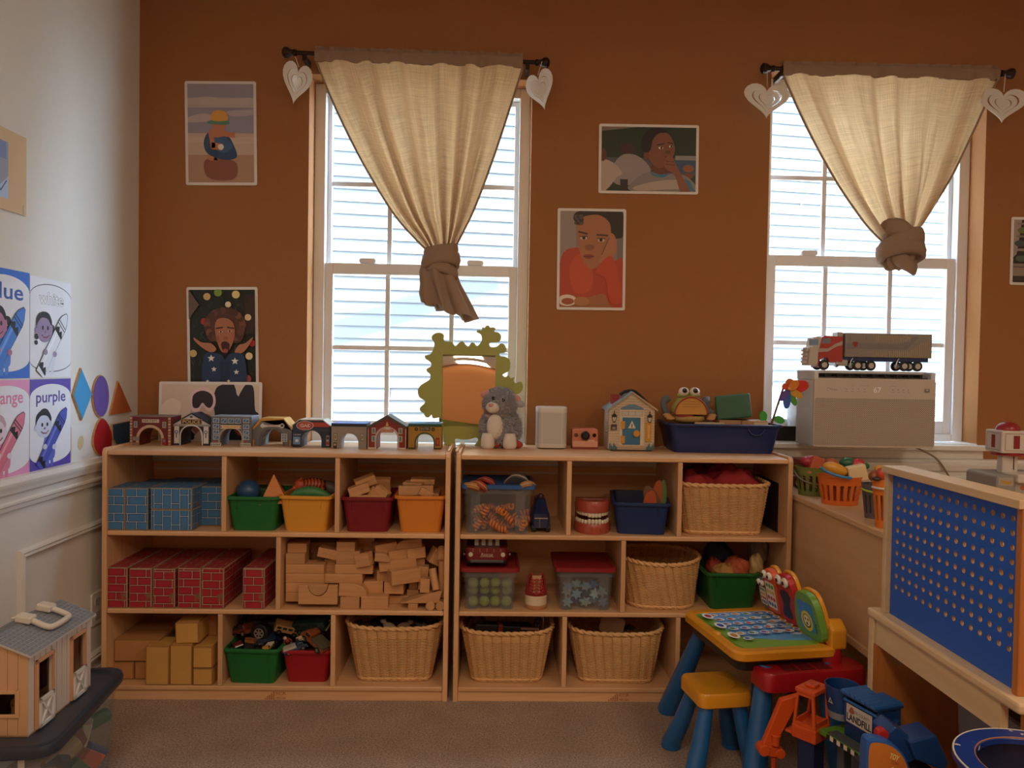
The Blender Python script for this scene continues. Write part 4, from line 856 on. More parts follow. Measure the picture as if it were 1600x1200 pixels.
bin_blocks(t.location, h1, ((-.018, .055, .016, .125, .034, .03, 2, -1, 0, 'long wooden block along the front of the orange bin'), (.02, .035, .008, .05, .028, .012, 10, 28, 10, 'small plank leaning at the front of the orange bin'), (.0, .13, .040, .09, .018, .05, 0, 0, 5, 'flat wooden block on top of the orange bin'), (-.03, .10, .030, .07, .02, .05, -12, 2, 4, 'flat wooden block behind the long one in the orange bin'), (0, .11, -.02, .13, .05, .12, 0, 0, 0, 'wooden block lying low in the orange bin')), 'wooden blocks in the orange bin', Z2)

# ------------------------------------------------------------------ toy vehicles
BLACK = M('#151414', .5, name='black_rubber'); CHROME = M('#b8b4ae', .25, .9, name='chrome')
def wheel(t, x, y, z, r, w_, hub=None, ax='y'):
    a = MB(); a.cyl((x, y-w_/2, z), r, w_, 18, 'y'); o = a.build('wheel', BLACK, t, bevel=r*.12)
    b = MB(); b.cyl((x, y-w_/2-.0006, z), r*.55, w_+.0012, 14, 'y'); b.build('hub', hub or CHROME, o)
def toy_car(loc, rot, L, body, label, kind='car', trim='#d8d0c4', name='toy_car', grp='toy vehicles in the bins'):
    t = thing(name, label, 'toy car', loc, 0, grp, rot); Wd, H = L*.44, L*.36; b = M(body, .35)
    if kind == 'car': prof = [(-.5, .10), (.5, .10), (.5, .42), (.36, .50), (.22, .86), (-.20, .88), (-.34, .54), (-.5, .46)]
    elif kind == 'truck': prof = [(-.5, .14), (.5, .14), (.5, .5), (.40, .52), (.33, .95), (.10, .95), (.08, .48), (-.5, .48)]
    else: prof = [(-.5, .12), (.5, .12), (.5, .92), (.46, .96), (-.46, .96), (-.5, .9)]
    MB().prism([(x*L, z*H) for x, z in prof], -Wd/2, Wd/2, 'y').build('body', b, t, bevel=L*.025)
    gl = M('#2a3138', .15)
    if kind == 'car':
        for s in (-1, 1): MB().prism([(x*L, z*H) for x, z in ((-.27, .55), (.28, .55), (.19, .80), (-.18, .81))], s*Wd/2-.0006, s*Wd/2+.0006, 'y').build('side_window', gl, t)
    elif kind == 'truck':
        MB().box(-.49*L, .06*L, -Wd*.52, Wd*.52, .49*H, .72*H).build('truck_bed', M(trim, .5), t, bevel=L*.01)
        for s in (-1, 1): MB().box(.14*L, .32*L, s*Wd/2-.0006, s*Wd/2+.0006, .60*H, .85*H).build('side_window', gl, t)
    else:
        for s in (-1, 1):
            for k in range(4): MB().box((-.42+k*.22)*L, (-.26+k*.22)*L, s*Wd/2-.0006, s*Wd/2+.0006, .55*H, .82*H).build('side_window', gl, t)
    MB().box(.495*L, .515*L, -Wd*.46, Wd*.46, .14*H, .26*H).build('bumper', M(trim, .4), t)
    for x in (-.30, .30):
        for s in (-1, 1): wheel(t, x*L, s*Wd*.47, .15*H, L*.105, Wd*.14)
    return t
def toy_figure(loc, rot, h, shirt, trousers, skin, label, grp='toy figures in the bins'):
    t = thing('toy_figure', label, 'toy figure', loc, 0, grp, rot)
    mb = MB(); mb.tube([(0, 0, h*.42), (0, 0, h*.75)], [h*.12, h*.15], 10)
    for s in (-1, 1): mb.tube([(s*h*.15, 0, h*.74), (s*h*.24, -.004, h*.56), (s*h*.20, -h*.1, h*.45)], [h*.05, h*.045, h*.04], 8)
    mb.build('torso', M(shirt, .5), t, smooth='all')
    mb = MB()
    for s in (-1, 1): mb.tube([(s*h*.07, 0, h*.44), (s*h*.09, 0, h*.02)], [h*.075, h*.06], 8)
    mb.build('legs', M(trousers, .5), t, smooth='all')
    MB().ball((0, 0, h*.88), h*.115, 14, 8).build('head', M(skin, .5), t, smooth='all')
# green bin of cars and red bin of trucks, bottom row
t, w1, d1, h1 = bin_('large green plastic bin piled with toy cars', '#1d6e34', 346, 440, 1016, 1074, S+.006, .27, Z0, rz=rad(-3)); c = t.location; zt_ = Z0+h1
V = lambda px, py, y: atY(px, py, S+y)
toy_car(V(390, 1016, .05), (0, rad(-5), rad(-80)), .075, '#15171a', 'black toy jeep with white trim at the front of the green bin', 'car')
for k, x in enumerate((-.026, .026)): pass
toy_car(V(371, 1012, .06), (rad(10), rad(-20), rad(-60)), .07, '#5c1a1c', 'dark red toy car at the front left of the green bin', 'car')
toy_car(V(420, 1014, .05), (rad(15), rad(10), rad(-100)), .055, '#b98a2c', 'yellow and black toy car at the front right of the green bin', 'truck', '#d8d0c4')
toy_car(V(378, 990, .12), (0, rad(-10), rad(-30)), .11, '#6b3020', 'brown toy truck behind the dark red car', 'truck', '#3a2a22')
def big_wheel(px, py, y, r, label):
    p = V(px, py, y); t = thing('toy_tyre', label, 'toy car', p, rad(-10)); MB().box(-.05, .05, .022, .06, -.012, .03).build('body', M('#2a2320', .5), t, bevel=.006)  # toy tyre; the truck body behind it is added
    a = MB().cyl((0, -.018, 0), r, .036, 28, 'y').build('tyre', BLACK, t, bevel=r*.15)
    mb = MB(); 
    for k in range(6): q = k*PI/3; mb.at(0, -.019, 0, ry=q); mb.box(-.0022, .0022, -.001, .002, 0, r*.48)
    mb.home().build('spokes', M('#b9b2a6', .3, .6), t)
    mb = MB(); mb.at(0, -.019, 0, rx=PI/2); mb.tube([(r*.5*math.cos(2*PI*i/24), r*.5*math.sin(2*PI*i/24), 0) for i in range(24)], .0018, 6, True); mb.home().build('hub_ring', M('#b9b2a6', .3, .6), t)
big_wheel(408, 987, .10, .034, 'large black toy tyre with a spoked hub and an added truck body')
toy_car(V(432, 985, .15), (rad(25), rad(25), rad(10)), .12, '#17181d', 'long black toy car lying across the back of the green bin', 'car', '#3a3a40')
toy_car(V(418, 1000, .11), (rad(40), 0, rad(40)), .09, '#1b2440', 'dark blue toy car deep in the green bin', 'car', '#2b3350')
toy_car(V(400, 1006, .10), (0, rad(15), rad(70)), .09, '#8a5a2c', 'tan toy car under the big tyre', 'truck', '#7a4a24')
toy_figure(V(377, 978, .16), (rad(-20), rad(15), 0), .07, '#27324a', '#2a2320', '#9a6a3c', 'toy figure lying at the back of the green bin')
toy_car(V(424, 972, .2), (rad(10), rad(5), rad(20)), .09, '#54695e', 'grey-green toy truck high at the back of the green bin', 'bus', '#7a7a70')
t, w1, d1, h1 = bin_('red plastic bin piled with toy trucks', '#a01c26', 436, 519, 1018, 1066, S+.02, .24, Z0)
toy_car(V(492, 1006, .05), (rad(0), rad(-26), rad(150)), .115, '#8a4a26', 'orange-brown toy dump truck tipped in the red bin', 'truck', '#57503c')
toy_car(V(462, 1016, .05), (rad(0), rad(-14), rad(20)), .085, '#2b4664', 'blue and white toy truck at the front of the red bin', 'truck', '#b9b2a6')
toy_car(V(447, 986, .12), (rad(20), rad(18), rad(20)), .095, '#b58a5a', 'tan toy van lying across the rim of the red bin', 'bus', '#7a2a20')
toy_car(V(490, 982, .12), (rad(20), rad(-8), rad(-15)), .13, '#1f3f36', 'dark green toy truck with a white panel at the back of the red bin', 'bus', '#cbbf9c')
toy_car(V(512, 975, .14), (rad(10), rad(-30), rad(-50)), .08, '#6b2a1e', 'dark red toy car in the corner of the red bin', 'car')
o = MB().cyl((0, -.01, 0), .02, .02, 20, 'y').build('toy_wheel', M('#2f5f92', .4), None, V(507, 1012, .045), bevel=.003); tag(o, 'loose blue toy wheel at the front of the red bin', 'toy')  # toy wheel, built as a plain disc
toy_figure(V(470, 1000, .08), (rad(60), rad(20), 0), .06, '#c2b49a', '#b09c7c', '#c9a27c', 'pale toy figure lying in the red bin')
toy_figure(V(458, 1010, .09), (rad(30), rad(-30), 0), .06, '#7a2620', '#8d8f8a', '#c9a27c', 'toy figure in dark red lying in the red bin')
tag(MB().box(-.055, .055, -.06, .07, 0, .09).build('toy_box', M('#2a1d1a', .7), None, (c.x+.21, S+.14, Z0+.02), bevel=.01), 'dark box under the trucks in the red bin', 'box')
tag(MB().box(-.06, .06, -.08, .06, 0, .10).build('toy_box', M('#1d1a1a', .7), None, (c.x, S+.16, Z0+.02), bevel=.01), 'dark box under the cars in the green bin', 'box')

# ------------------------------------------------------------------ wicker baskets
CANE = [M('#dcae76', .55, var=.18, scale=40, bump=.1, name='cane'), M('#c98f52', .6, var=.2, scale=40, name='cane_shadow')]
def wicker(label, px0, px1, pyt, pyb, Yf, d, zfloor, taper=.80, rows=34, dip=.012, rz=0, r=.055, stakes=64):
    a, b = atY(px0, pyt, Yf), atY(px1, pyt, Yf); w_ = b.x-a.x; h = (a.z+b.z)/2-zfloor
    t = thing('wicker_basket', label, 'basket', ((a.x+b.x)/2, Yf+d/2, zfloor+.0005), rz, 'wicker baskets')
    def ring(f, off=0.):
        s = taper+(1-taper)*f; ww, dd = w_*s+off*2, d*(.86+.14*f)+off*2; rr = min(r*(.7+.6*f)+off, dd*.48)
        L = []; base = rrect(-ww/2, ww/2, -dd/2, dd/2, rr, 8); P = base+[base[0]]
        seg = [math.dist(P[i], P[i+1]) for i in range(len(base))]; tot = sum(seg); N = stakes*3; k = 0; acc = 0
        for i in range(N):
            q = tot*i/N
            while acc+seg[k] < q: acc += seg[k]; k += 1
            u = (q-acc)/seg[k]; L.append((P[k][0]+(P[k+1][0]-P[k][0])*u, P[k][1]+(P[k+1][1]-P[k][1])*u))
        return L
    zr = lambda x, f: h*f-(dip*(1-(2*x/w_)**2) if f > .75 else 0)*max(0, (f-.75)*4)
    mb = MB()
    for j in range(rows):
        f = (j+.5)/rows*.93; O = ring(f); th = h*.93/rows*.40
        N = len(O); rings = []
        for i in range(N):
            p, q = O[i], O[(i+1) % N]; nx, ny = (q[1]-p[1]), -(q[0]-p[0]); L = math.hypot(nx, ny) or 1; nx, ny = nx/L, ny/L
            wv = math.cos(2*PI*(i/3)/2)*.0030*(1 if j % 2 else .6)
            rings.append([(p[0]+nx*(wv+ox), p[1]+ny*(wv+ox), zr(p[0], f)+oz) for ox, oz in ((.0028, 0), (0, th), (-.0028, 0), (0, -th))])
        rings.append(rings[0]); mb.loft(rings, (False, False))
    mb.build('weave', CANE[0], t, stuff=True, smooth='all')
    mb = MB(); B, T_ = ring(.0), ring(.95)
    for i in range(0, len(B), 3): mb.tube([(B[i][0], B[i][1], .002), (T_[i][0], T_[i][1], zr(T_[i][0], .95))], .0022, 5)
    mb.build('stakes', CANE[1], t, stuff=True)
    for nm, f, rr_, am in (('rim', .97, .0075, .0035), ('foot', .02, .006, .002)):
        O = ring(f); N = len(O)
        for s in (0, 1):
            mb = MB(); pts = []
            for i in range(N):
                an = 2*PI*i/9+PI*s; p = O[i]; k = 1+am*math.sin(an)/max(.05, math.hypot(*p)); pts.append((p[0]*k, p[1]*k, zr(p[0], f)+am*math.cos(an)+(.006 if nm == 'foot' else 0)))
            mb.tube(pts, rr_*.75, 6, True); mb.build(nm, CANE[0], t, smooth='all')
    q = ring(0); MB().prism([(x*.99, y*.99) for x, y in q], .003, .007, 'z').build('floor', CANE[1], t)
    return t, w_, d, h
t, bw, bd, bh = wicker('wicker basket of toy animals on the bottom shelf, nearest the red bin', 537, 692, 976, 1061, S+.03, .30, Z0, .74); cB1 = t.location.copy(); hB1 = bh
wicker('wicker basket holding a toy rifle and odds, beside the gap between the shelves', 719, 867, 984, 1063, S+.03, .28, Z0, .74)
wicker('wicker basket holding a brown box, beside the activity desk leg', 893, 1042, 985, 1063, S+.03, .28, Z0, .77, rz=rad(-2))
wicker('empty wicker basket on the middle shelf', 978, 1108, 879, 948, S+.02, .32, Z1, .80, rows=30, r=.11, dip=.006, rz=rad(-3))
t, bw, bd, bh = wicker('wicker basket stuffed with red cloth on the top shelf', 1064, 1211, 756, 831, S+.02, .30, Z2, .80, rows=31, dip=.004, rz=rad(-2)); cB5 = t.location.copy(); hB5 = bh
# red cloth in the top basket
mb = MB(); nu, nv = 40, 28; rnd = random.Random(4); vs_ = []
for j in range(nv+1):
    for i in range(nu+1):
        u, v = i/nu*2-1, j/nv*2-1; e = max(0, 1-abs(u)**6)*max(0, 1-abs(v)**6)
        z = .050*e+.014*math.sin(u*5+v*2+1)*e+.008*math.sin(u*13+math.sin(v*6)*2)*e+.006*math.sin(v*17+u*5)*e-.02*(1-e)-.018*math.exp(-((u+.25)/.3)**2)*e
        vs_.append((u*(bw/2-.018), v*(bd/2-.02), z))
fs_ = [(j*(nu+1)+i, j*(nu+1)+i+1, (j+1)*(nu+1)+i+1, (j+1)*(nu+1)+i) for j in range(nv) for i in range(nu)]
mb.add(vs_, fs_); o = mb.build('red_cloth', M('#8e1d22', .85, var=.12, scale=25), None, (cB5.x, cB5.y, cB5.z+bh-.012), rot=(0, 0, rad(-2)), smooth='all'); tag(o, 'crumpled red cloth filling the top shelf basket', 'cloth')
# contents of the bottom baskets
rnd = random.Random(12)
TOY = [('#bdb3a2', 'white toy sheep'), ('#8a7866', 'tan toy animal'), ('#4b4138', 'dark brown toy animal'), ('#3c3630', 'black toy animal'), ('#a58d74', 'beige toy animal'), ('#5f564c', 'grey toy animal')]
def toy_animal(loc, rz, L, col, label, grp):
    t = thing('toy_animal', label, 'toy animal', loc, 0, grp, (rnd.uniform(-.5, .5), rnd.uniform(-.4, .4), rz)); m = M(col, .6)
    mb = MB(); mb.ball((0, 0, L*.35), (L*.42, L*.2, L*.22), 16, 10); mb.ball((L*.45, 0, L*.5), (L*.2, L*.13, L*.14), 12, 8)
    mb.build('body', m, t, smooth='all')
    for x in (-.25, .25):
        for y in (-.11, .11): MB().tube([(x*L, y*L, L*.25), (x*L, y*L, 0)], [L*.07, L*.05], 8).build('leg', m, t)
    for s in (-1, 1): MB().ball((L*.40, s*L*.12, L*.62), (L*.04, L*.06, L*.05), 8, 6).build('ear', m, t)
for k, (px, py, y, ci, lb) in enumerate(((572, 974, .16, 2, 'dark brown toy animal at the left of the wicker basket'), (606, 975, .10, 0, 'white toy sheep in the middle of the wicker basket'), (632, 975, .11, 4, 'beige toy animal right of the toy sheep in the basket'), (590, 972, .2, 3, 'black toy animal behind the toy sheep'), (652, 973, .15, 5, 'grey toy animal at the right of the wicker basket'), (668, 972, .19, 3, 'black toy animal in the right back of the basket'), (560, 970, .2, 1, 'tan toy animal in the left back of the basket'))):
    p = V(px, py, y); toy_animal((p.x, p.y, p.z-.03), (2.6, 3.0, .3, 1, -.4, .5, 2)[k], .062, TOY[ci][0], lb, 'toy animals in the wicker basket')
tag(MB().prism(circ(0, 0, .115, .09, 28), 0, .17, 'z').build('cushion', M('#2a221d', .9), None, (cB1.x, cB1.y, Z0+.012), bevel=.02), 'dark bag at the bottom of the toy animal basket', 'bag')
p = V(790, 982, .10)
def rifle():
    t = thing('toy_gun', 'dark toy rifle with a red band sticking out of the wicker basket', 'toy', (p.x, p.y, p.z), 0, None, (0, rad(4), rad(6)))
    MB().box(-.115, -.03, -.014, .014, -.012, .016).build('stock', M('#1a1718', .5), t, bevel=.004); MB().box(-.03, -.012, -.016, .016, -.014, .018).build('band', M('#7d2420', .5), t, bevel=.003); MB().box(-.012, .055, -.012, .012, -.010, .012).build('body', M('#1a1718', .5), t, bevel=.003); MB().cyl((.055, 0, .002), .006, .07, 10, 'x').build('barrel', M('#8a5a48', .4), t)
rifle()
tag(MB().tube(spline([(-.03, 0, 0), (-.01, 0, .03), (.02, 0, .025), (.05, .0, -.01)], 6), .006, 8).build('black_strap', BLACK, None, V(742, 972, .13), smooth='all'), 'black looped strap at the left of the toy rifle', 'strap')
toy_figure(V(838, 985, .12), (0, rad(10), 0), .06, '#2a2422', '#1c1918', '#4a3a30', 'dark toy figure standing at the right of the toy rifle')
tag(MB().tube([(0, 0, -.1), (.002, 0, .035)], .003, 6).build('metal_rod', CHROME, None, V(848, 975, .1)), 'thin metal rod standing in the toy rifle basket', 'rod')
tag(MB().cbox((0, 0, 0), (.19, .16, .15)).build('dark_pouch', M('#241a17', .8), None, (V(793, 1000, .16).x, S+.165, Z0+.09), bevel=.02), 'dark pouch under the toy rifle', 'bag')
o = MB().prism(rrect(-.045, .045, -.03, .04, .012), -.03, .03, 'y').build('tin_box', M('#8c6a50', .5), None, V(957, 975, .12), rot=(0, rad(12), rad(-15)), bevel=.004); tag(o, 'rounded brown box leaning in the basket by the desk leg', 'box')
toy_car(V(983, 984, .10), (0, 0, rad(30)), .05, '#1c1a1a', 'small black toy car beside the rounded brown box', 'car')
tag(MB().box(-.02, .02, -.12, .12, 0, .185).build('dark_binder', M('#2a201e', .6), None, (V(1222, 800, .1).x, S+.21, Z2+.0004), bevel=.002), 'dark binder standing beside the basket of red cloth', 'binder')

# ------------------------------------------------------------------ clear storage boxes
CLEAR = glassmat('clear_plastic', (.96, .96, .95), .25, .045)
def clear_box(label, px0, px1, pyt, pyb, Yf, d, zfloor, lid, lidcol, rim=1):
    a, b = atY(px0, pyt, Yf), atY(px1, pyt, Yf); w_ = b.x-a.x; h = (a.z+b.z)/2-zfloor
    t = thing('clear_box', label, 'storage box', ((a.x+b.x)/2, Yf+d/2, zfloor+.0005), 0, 'clear storage boxes'); ww, dd = w_-.024, d-.02
    hollow(MB(), ww, dd, h-.002, ww*.93, dd*.93, .0022, .012).build('tub', CLEAR, t, smooth=True)
    rimring(MB(), ww, dd, h-.006, .012, .008, .016).build('rim', CLEAR, t)
    m = M(lidcol, .4); O = rrect(-w_/2, w_/2, -d/2, d/2, .016, 4)
    lo = MB().loft([[(x, y, h-.004) for x, y in O], [(x, y, h+.010) for x, y in O], [(x*.93, y*.93, h+.012) for x, y in O], [(x*.90, y*.90, h+.007) for x, y in O]]).build('lid', m, t, smooth=True)
    for s in (-1, 1):
        x = s*ww*.33; MB().box(x-.017, x+.017, -dd/2-.004, -dd/2+.002, .003, h-.02).build('rib', CLEAR, t)
    return t.location.copy(), ww*.9, dd*.9, h
c, ww, dd, h = clear_box('clear storage box with a blue lid full of orange pasta spirals', 720, 837, 763, 833, S+.006, .26, Z2, 1, '#2c5a98')
rnd = random.Random(7); ORG = [M('#c8763a', .55), M('#b9622e', .55), M('#a8503a', .55)]
def spiral_me(n, r=.0095, pitch=.012):
    mb = MB(); mb.tube([(pitch*k/8, r*math.cos(2*PI*k/8), r*math.sin(2*PI*k/8)) for k in range(8*n+1)], .0052, 7); return mb
NM = 0; protos = []
for k in range(26):
    row = k//7; col = k % 7
    x = c.x-ww/2+.024+col*(ww-.05)/6; y = S+.030+(k % 3)*.03+rnd.uniform(0, .01); z = Z2+.018+row*.023+rnd.uniform(-.003, .004)
    o = spiral_me(3).build('pasta_spiral', ORG[k % 3], None, (x, y, z), rot=(rnd.uniform(0, 6), rnd.uniform(-1, 1), rnd.uniform(-.9, .9)), smooth='all') if k < 3 else None
    if o is None:
        s = protos[k % 3]; o = s.copy(); COL.objects.link(o); o.location = (x, y, z); o.rotation_euler = (rnd.uniform(0, 6), rnd.uniform(-1, 1), rnd.uniform(-.9, .9))
    else: protos.append(o)
    tag(o, 'orange toy pasta spiral inside the clear box with the blue lid', 'toy food', 'toy pasta spirals in the clear box')
# mitts on the lid
def mitt(loc, rot, w_, h_, col, label, edge):
    t = thing('fabric_mitt', label, 'mitt', loc, 0, 'fabric mitts on the clear box', rot)
    O = [tuple(p) for p in spline([(-w_*.5, 0), (-w_*.1, -h_*.08), (w_*.5, 0), (w_*.46, h_*.6), (w_*.2, h_), (-w_*.25, h_*.95), (-w_*.46, h_*.5)], 5, True)]
    MB().loft([[(x*.9, -.010, z) for x, z in O], [(x, 0, z) for x, z in O], [(x*.9, .010, z) for x, z in O]]).build('body', M(col, .9, var=.15, scale=60), t, smooth=True)
    MB().tube([(x*1.01, 0, z) for x, z in O], .003, 6, True).build('piping', M(edge, .8), t)
zl = Z2+h+.014
mitt(V(757, 760, .08), (rad(60), rad(28), 0), .07, .07, '#8d2a22', 'red fabric mitt leaning furthest up on the blue lid', '#a8614a')
mitt(V(745, 762, .05), (rad(70), rad(40), rad(10)), .06, .06, '#a3402e', 'orange-red fabric mitt under the red one', '#c08a5a')
mitt(V(735, 762, .04), (rad(75), rad(20), rad(20)), .06, .05, '#b07a42', 'tan fabric mitt at the left end of the blue lid', '#c9975a')
mitt(V(806, 762, .07), (rad(40), rad(18), 0), .085, .065, '#4a4a50', 'grey fabric mitt with pale piping on the blue lid', '#a8947e')
mitt(V(823, 762, .05), (rad(65), rad(-14), 0), .06, .05, '#a87a45', 'tan fabric mitt at the right end of the blue lid', '#b9a184')
# dark blue toy car standing on end beside it
p = V(846, 815, .02)
def blue_car():
    t = thing('toy_car', 'dark blue toy car facing out beside the blue-lidded box', 'toy car', (p.x, S+.04, Z2+.0005)); B = M('#16264c', .3, coat=.4)
    O = lambda s, z: [(x*s, y, z) for x, y in rrect(-.034, .034, 0, .14, .014, 4)]
    MB().loft([O(.98, .018), O(1, .05), O(.9, .070), [(x*.8, y*.8+.016, z) for x, y, z in O(1, .078)], [(x*.5, y*.5+.05, z) for x, y, z in O(1, .118)]]).build('body', B, t, smooth=True)
    MB().ball((0, .05, .125), (.012, .012, .012), 12, 8).build('knob', M('#3a2430', .4), t, smooth='all')
    MB().box(-.024, .024, -.004, .0, .052, .056).build('grille', CHROME, t); MB().tube([(-.005, -.003, .05), (-.005, -.003, .020)], .0018, 6).build('trim', CHROME, t)
    for s in (-1, 1): a = MB().cyl((s*.026-.008, .018, .0165), .016, .016, 16, 'x').build('wheel', BLACK, t, bevel=.002)
    for s in (-1, 1): a = MB().cyl((s*.026-.008, .115, .0165), .016, .016, 16, 'x').build('wheel', BLACK, t, bevel=.002)
blue_car()
c, ww, dd, h = clear_box('clear storage box with a red lid full of green balls', 719, 812, 893, 945, S+.012, .25, Z1, 1, '#8c2226')
rnd = random.Random(3)
for k in range(12):
    x = c.x-ww/2+.026+(k % 4)*(ww-.05)/3; y = S+.045+(k//4 == 1)*.03+rnd.uniform(0, .006); z = Z1+.025+(k//4)*.034
    if k == 0: B0 = MB(); B0.ball((0, 0, 0), .0195, 20, 12); o = B0.build('felt_ball', M('#7d8a3c', .8, var=.15), None, (x, y, z), smooth='all')
    else: s = o; o = s.copy(); COL.objects.link(o); o.location = (x, y, z)
    tag(o, 'olive green ball inside the red-lidded clear box', 'ball', 'green balls in the clear box')
zl = Z1+h+.0125
def red_truck():
    t = thing('toy_truck', 'dark red toy truck with a white slatted roof rack, on the red-lidded box', 'toy car', (c.x-.012, S+.02, zl)); R_ = M('#6f141a', .3, coat=.4)
    mb = MB(); O = lambda s, z, y0=0: [(x, y+y0, z) for x, y in rrect(-.076*s, .076*s, 0, .16, .018, 4)]
    mb.loft([O(.93, .022), O(1, .035), O(1, .06), O(.97, .070)]).build('body', R_, t, smooth=True)
    mb = MB(); mb.loft([[(x*.72, y*.7+.03, z) for x, y, z in O(1, .070)], [(x*.66, y*.62+.036, z) for x, y, z in O(1, .098)]]).build('cab', M('#191618', .3), t)
    for k in range(4): MB().box(-.045+k*.025, -.031+k*.025, .028, .032, .073, .096).build('slat', M('#b3aaa4', .5), t)
    p_ = Print(); p_.text('Rescue', 0, .047, .011, '#cbb9a4', wd=.042, shear=.25).rect(-.024, .0385, .024, .040, '#cbb9a4')
    for x in (-.05, -.025, 0, .025, .05): p_.rect(x-.0006, .055, x+.0006, .068, '#b8a08c')
    p_.build('lettering', t, (0, -.0012, 0))
    for s in (-1, 1):
        MB().cyl((s*.058, -.003, .047), .008, .004, 16, 'y').build('headlight', M('#c9bfae', .2), t)
        MB().ball((s*.082, .03, .040), (.005, .004, .006), 8, 6).build('mirror', CHROME, t)
        for y in (.03, .13): MB().cyl((s*.060-.012, y, .020), .0195, .024, 18, 'x').build('wheel', BLACK, t, bevel=.003)
    MB().box(-.06, .06, -.006, 0, .018, .028).build('bumper', M('#4a4a4a', .4), t, bevel=.002)
red_truck()
c, ww, dd, h = clear_box('clear storage box with a red lid full of blue stars', 868, 964, 893, 946, S+.012, .25, Z1, 1, '#8c2226')
rnd = random.Random(9); BL = [M('#6f93ad', .5), M('#3f5f96', .5), M('#8aa5b0', .5)]
for k in range(14):
    x = c.x-ww/2+.026+(k % 5)*(ww-.05)/4; y = S+.036+(k % 2)*.03; z = Z1+.030+(k//5)*.028
    st = MB().prism([((.022 if q % 2 == 0 else .011)*math.cos(q*PI/6), (.022 if q % 2 == 0 else .011)*math.sin(q*PI/6)) for q in range(12)], -.005, .005, 'y') if k < 3 else None
    if st: st.prism(circ(0, 0, .005, .005, 10), -.0054, .0054, 'y'); o = st.build('star_block', BL[k], None, (x, y, z)); protos[k] = o
    else: s = protos[k % 3]; o = s.copy(); COL.objects.link(o); o.location = (x, y, z)
    o.rotation_euler = (rnd.uniform(-.5, .5), rnd.uniform(0, 3), rnd.uniform(-.5, .5)); tag(o, 'blue plastic star inside the red-lidded clear box beside the lacing shoe', 'toy', 'blue stars in the clear box')
# lacing shoe on a round pot
p = V(838, 940, .03)
def lacing():
    t = thing('lacing_shoe', 'toy lacing shoe with red laces on a cream round foot', 'toy', (p.x, S+.06, Z1+.0005))
    MB().lathe([(.038, 0), (.041, .006), (.041, .014), (.038, .016)], 28).build('base_ring', M('#b9835a', .5), t, smooth=True)
    MB().lathe([(.040, .016), (.040, .046), (.037, .048)], 28).build('foot', M('#d9c3a4', .6), t, smooth=True)
    O = lambda s, z: [(x*s, y*s, z) for x, y in circ(0, 0, .040, .034, 24)]
    MB().loft([O(.95, .048), O(1, .06), O(.9, .085), O(.72, .11)]).build('upper', M('#8e2420', .7), t, smooth=True)
    MB().prism([(-.013, .06), (.013, .06), (.017, .125), (-.017, .125)], -.034, -.031, 'y').build('tongue', M('#b98f66', .7), t)
    for s in (-1, 1):
        MB().tube(spline([(s*.036, -.01, .05), (s*.030, -.02, .10), (s*.022, -.024, .128), (s*.012, -.028, .12), (s*.016, -.034, .07)], 6), .0042, 8).build('strap', M('#8e2420', .6), t, smooth='all')
    for k in range(5): z = .058+k*.012; MB().tube([(-.024, -.033, z), (0, -.040, z+.008), (.024, -.033, z)], .0016, 5).build('lace', M('#a83428', .6), t); MB().tube([(-.022, -.034, z+.010), (0, -.041, z), (.022, -.034, z+.01)], .0016, 5).build('lace', M('#a83428', .6), t)
lacing()
# ------------------------------------------------------------------ giant teeth model
p = V(925, 815, .1)
def teeth(): 
    t = thing('teeth_model', 'large pink gum dental model with open upper and lower white teeth', 'dental model', (p.x, S+.105, Z2+.0005)); GM = M('#a84a3a', .3, coat=.3); EN = M('#d9cdb8', .25)
    arc = lambda rx, ry, n=30: [(rx*math.cos(a), -ry*math.sin(a)) for a in [PI*k/n for k in range(n+1)]]
    def jaw(z0, z1, rx, nm):
        o = arc(rx, .085); i = arc(rx*.62, .052)
        for q in (o, i): pass
        O = [(x, y) for x, y in o]+[(rx*.98, .06)][:0]; R = lambda f: [(x*f, y*f) for x, y in o]+[(x, y) for x, y in reversed(i)]
        MB().loft([[(x, y, z0) for x, y in R(1)], [(x, y, z0+(z1-z0)*.5) for x, y in R(1.03)], [(x, y, z1) for x, y in R(.95)]]).build(nm, GM, t, smooth=True)
    jaw(0, .036, .066, 'lower_gum'); jaw(.078, .118, .064, 'upper_gum')
    MB().prism([(x*.64, y*.64) for x, y in circ(0, 0, .066, .085, 20, PI, 2*PI)], .0, .02, 'z').build('palate', GM, t)
    MB().box(-.06, .06, .0, .03, 0, .118).build('hinge', M('#7a3a30', .5), t, bevel=.005)
    for nm, z0, up, rx in (('lower_tooth', .034, 1, .064), ('upper_tooth', .080, -1, .061)):
        n = 14
        for k in range(n):
            a = PI*(k+.5)/n; x, y = rx*.90*math.cos(a), -.076*math.sin(a); h = .016+(.004 if k in (5, 6, 7, 8) else 0); tw = .0082 if nm[0] == 'u' else .0068
            mb = MB(); mb.at(x, y, z0, rz=math.atan2(y, x)+PI/2)
            mb.loft([[(q*tw*s, r*tw*.75*s, up*zz) for q, r in circ(0, 0, 1, 1, 10)] for s, zz in ((.75, -.002), (1, h*.5), (.95, h*.85), (.6, h))]); mb.build(nm, EN, t, smooth='all')
    for x in (-.012, .006, .02): MB().ball((x, -.0865, .02), (.002, .001, .008), 8, 6).build('gum_ridge', GM, t)
teeth()
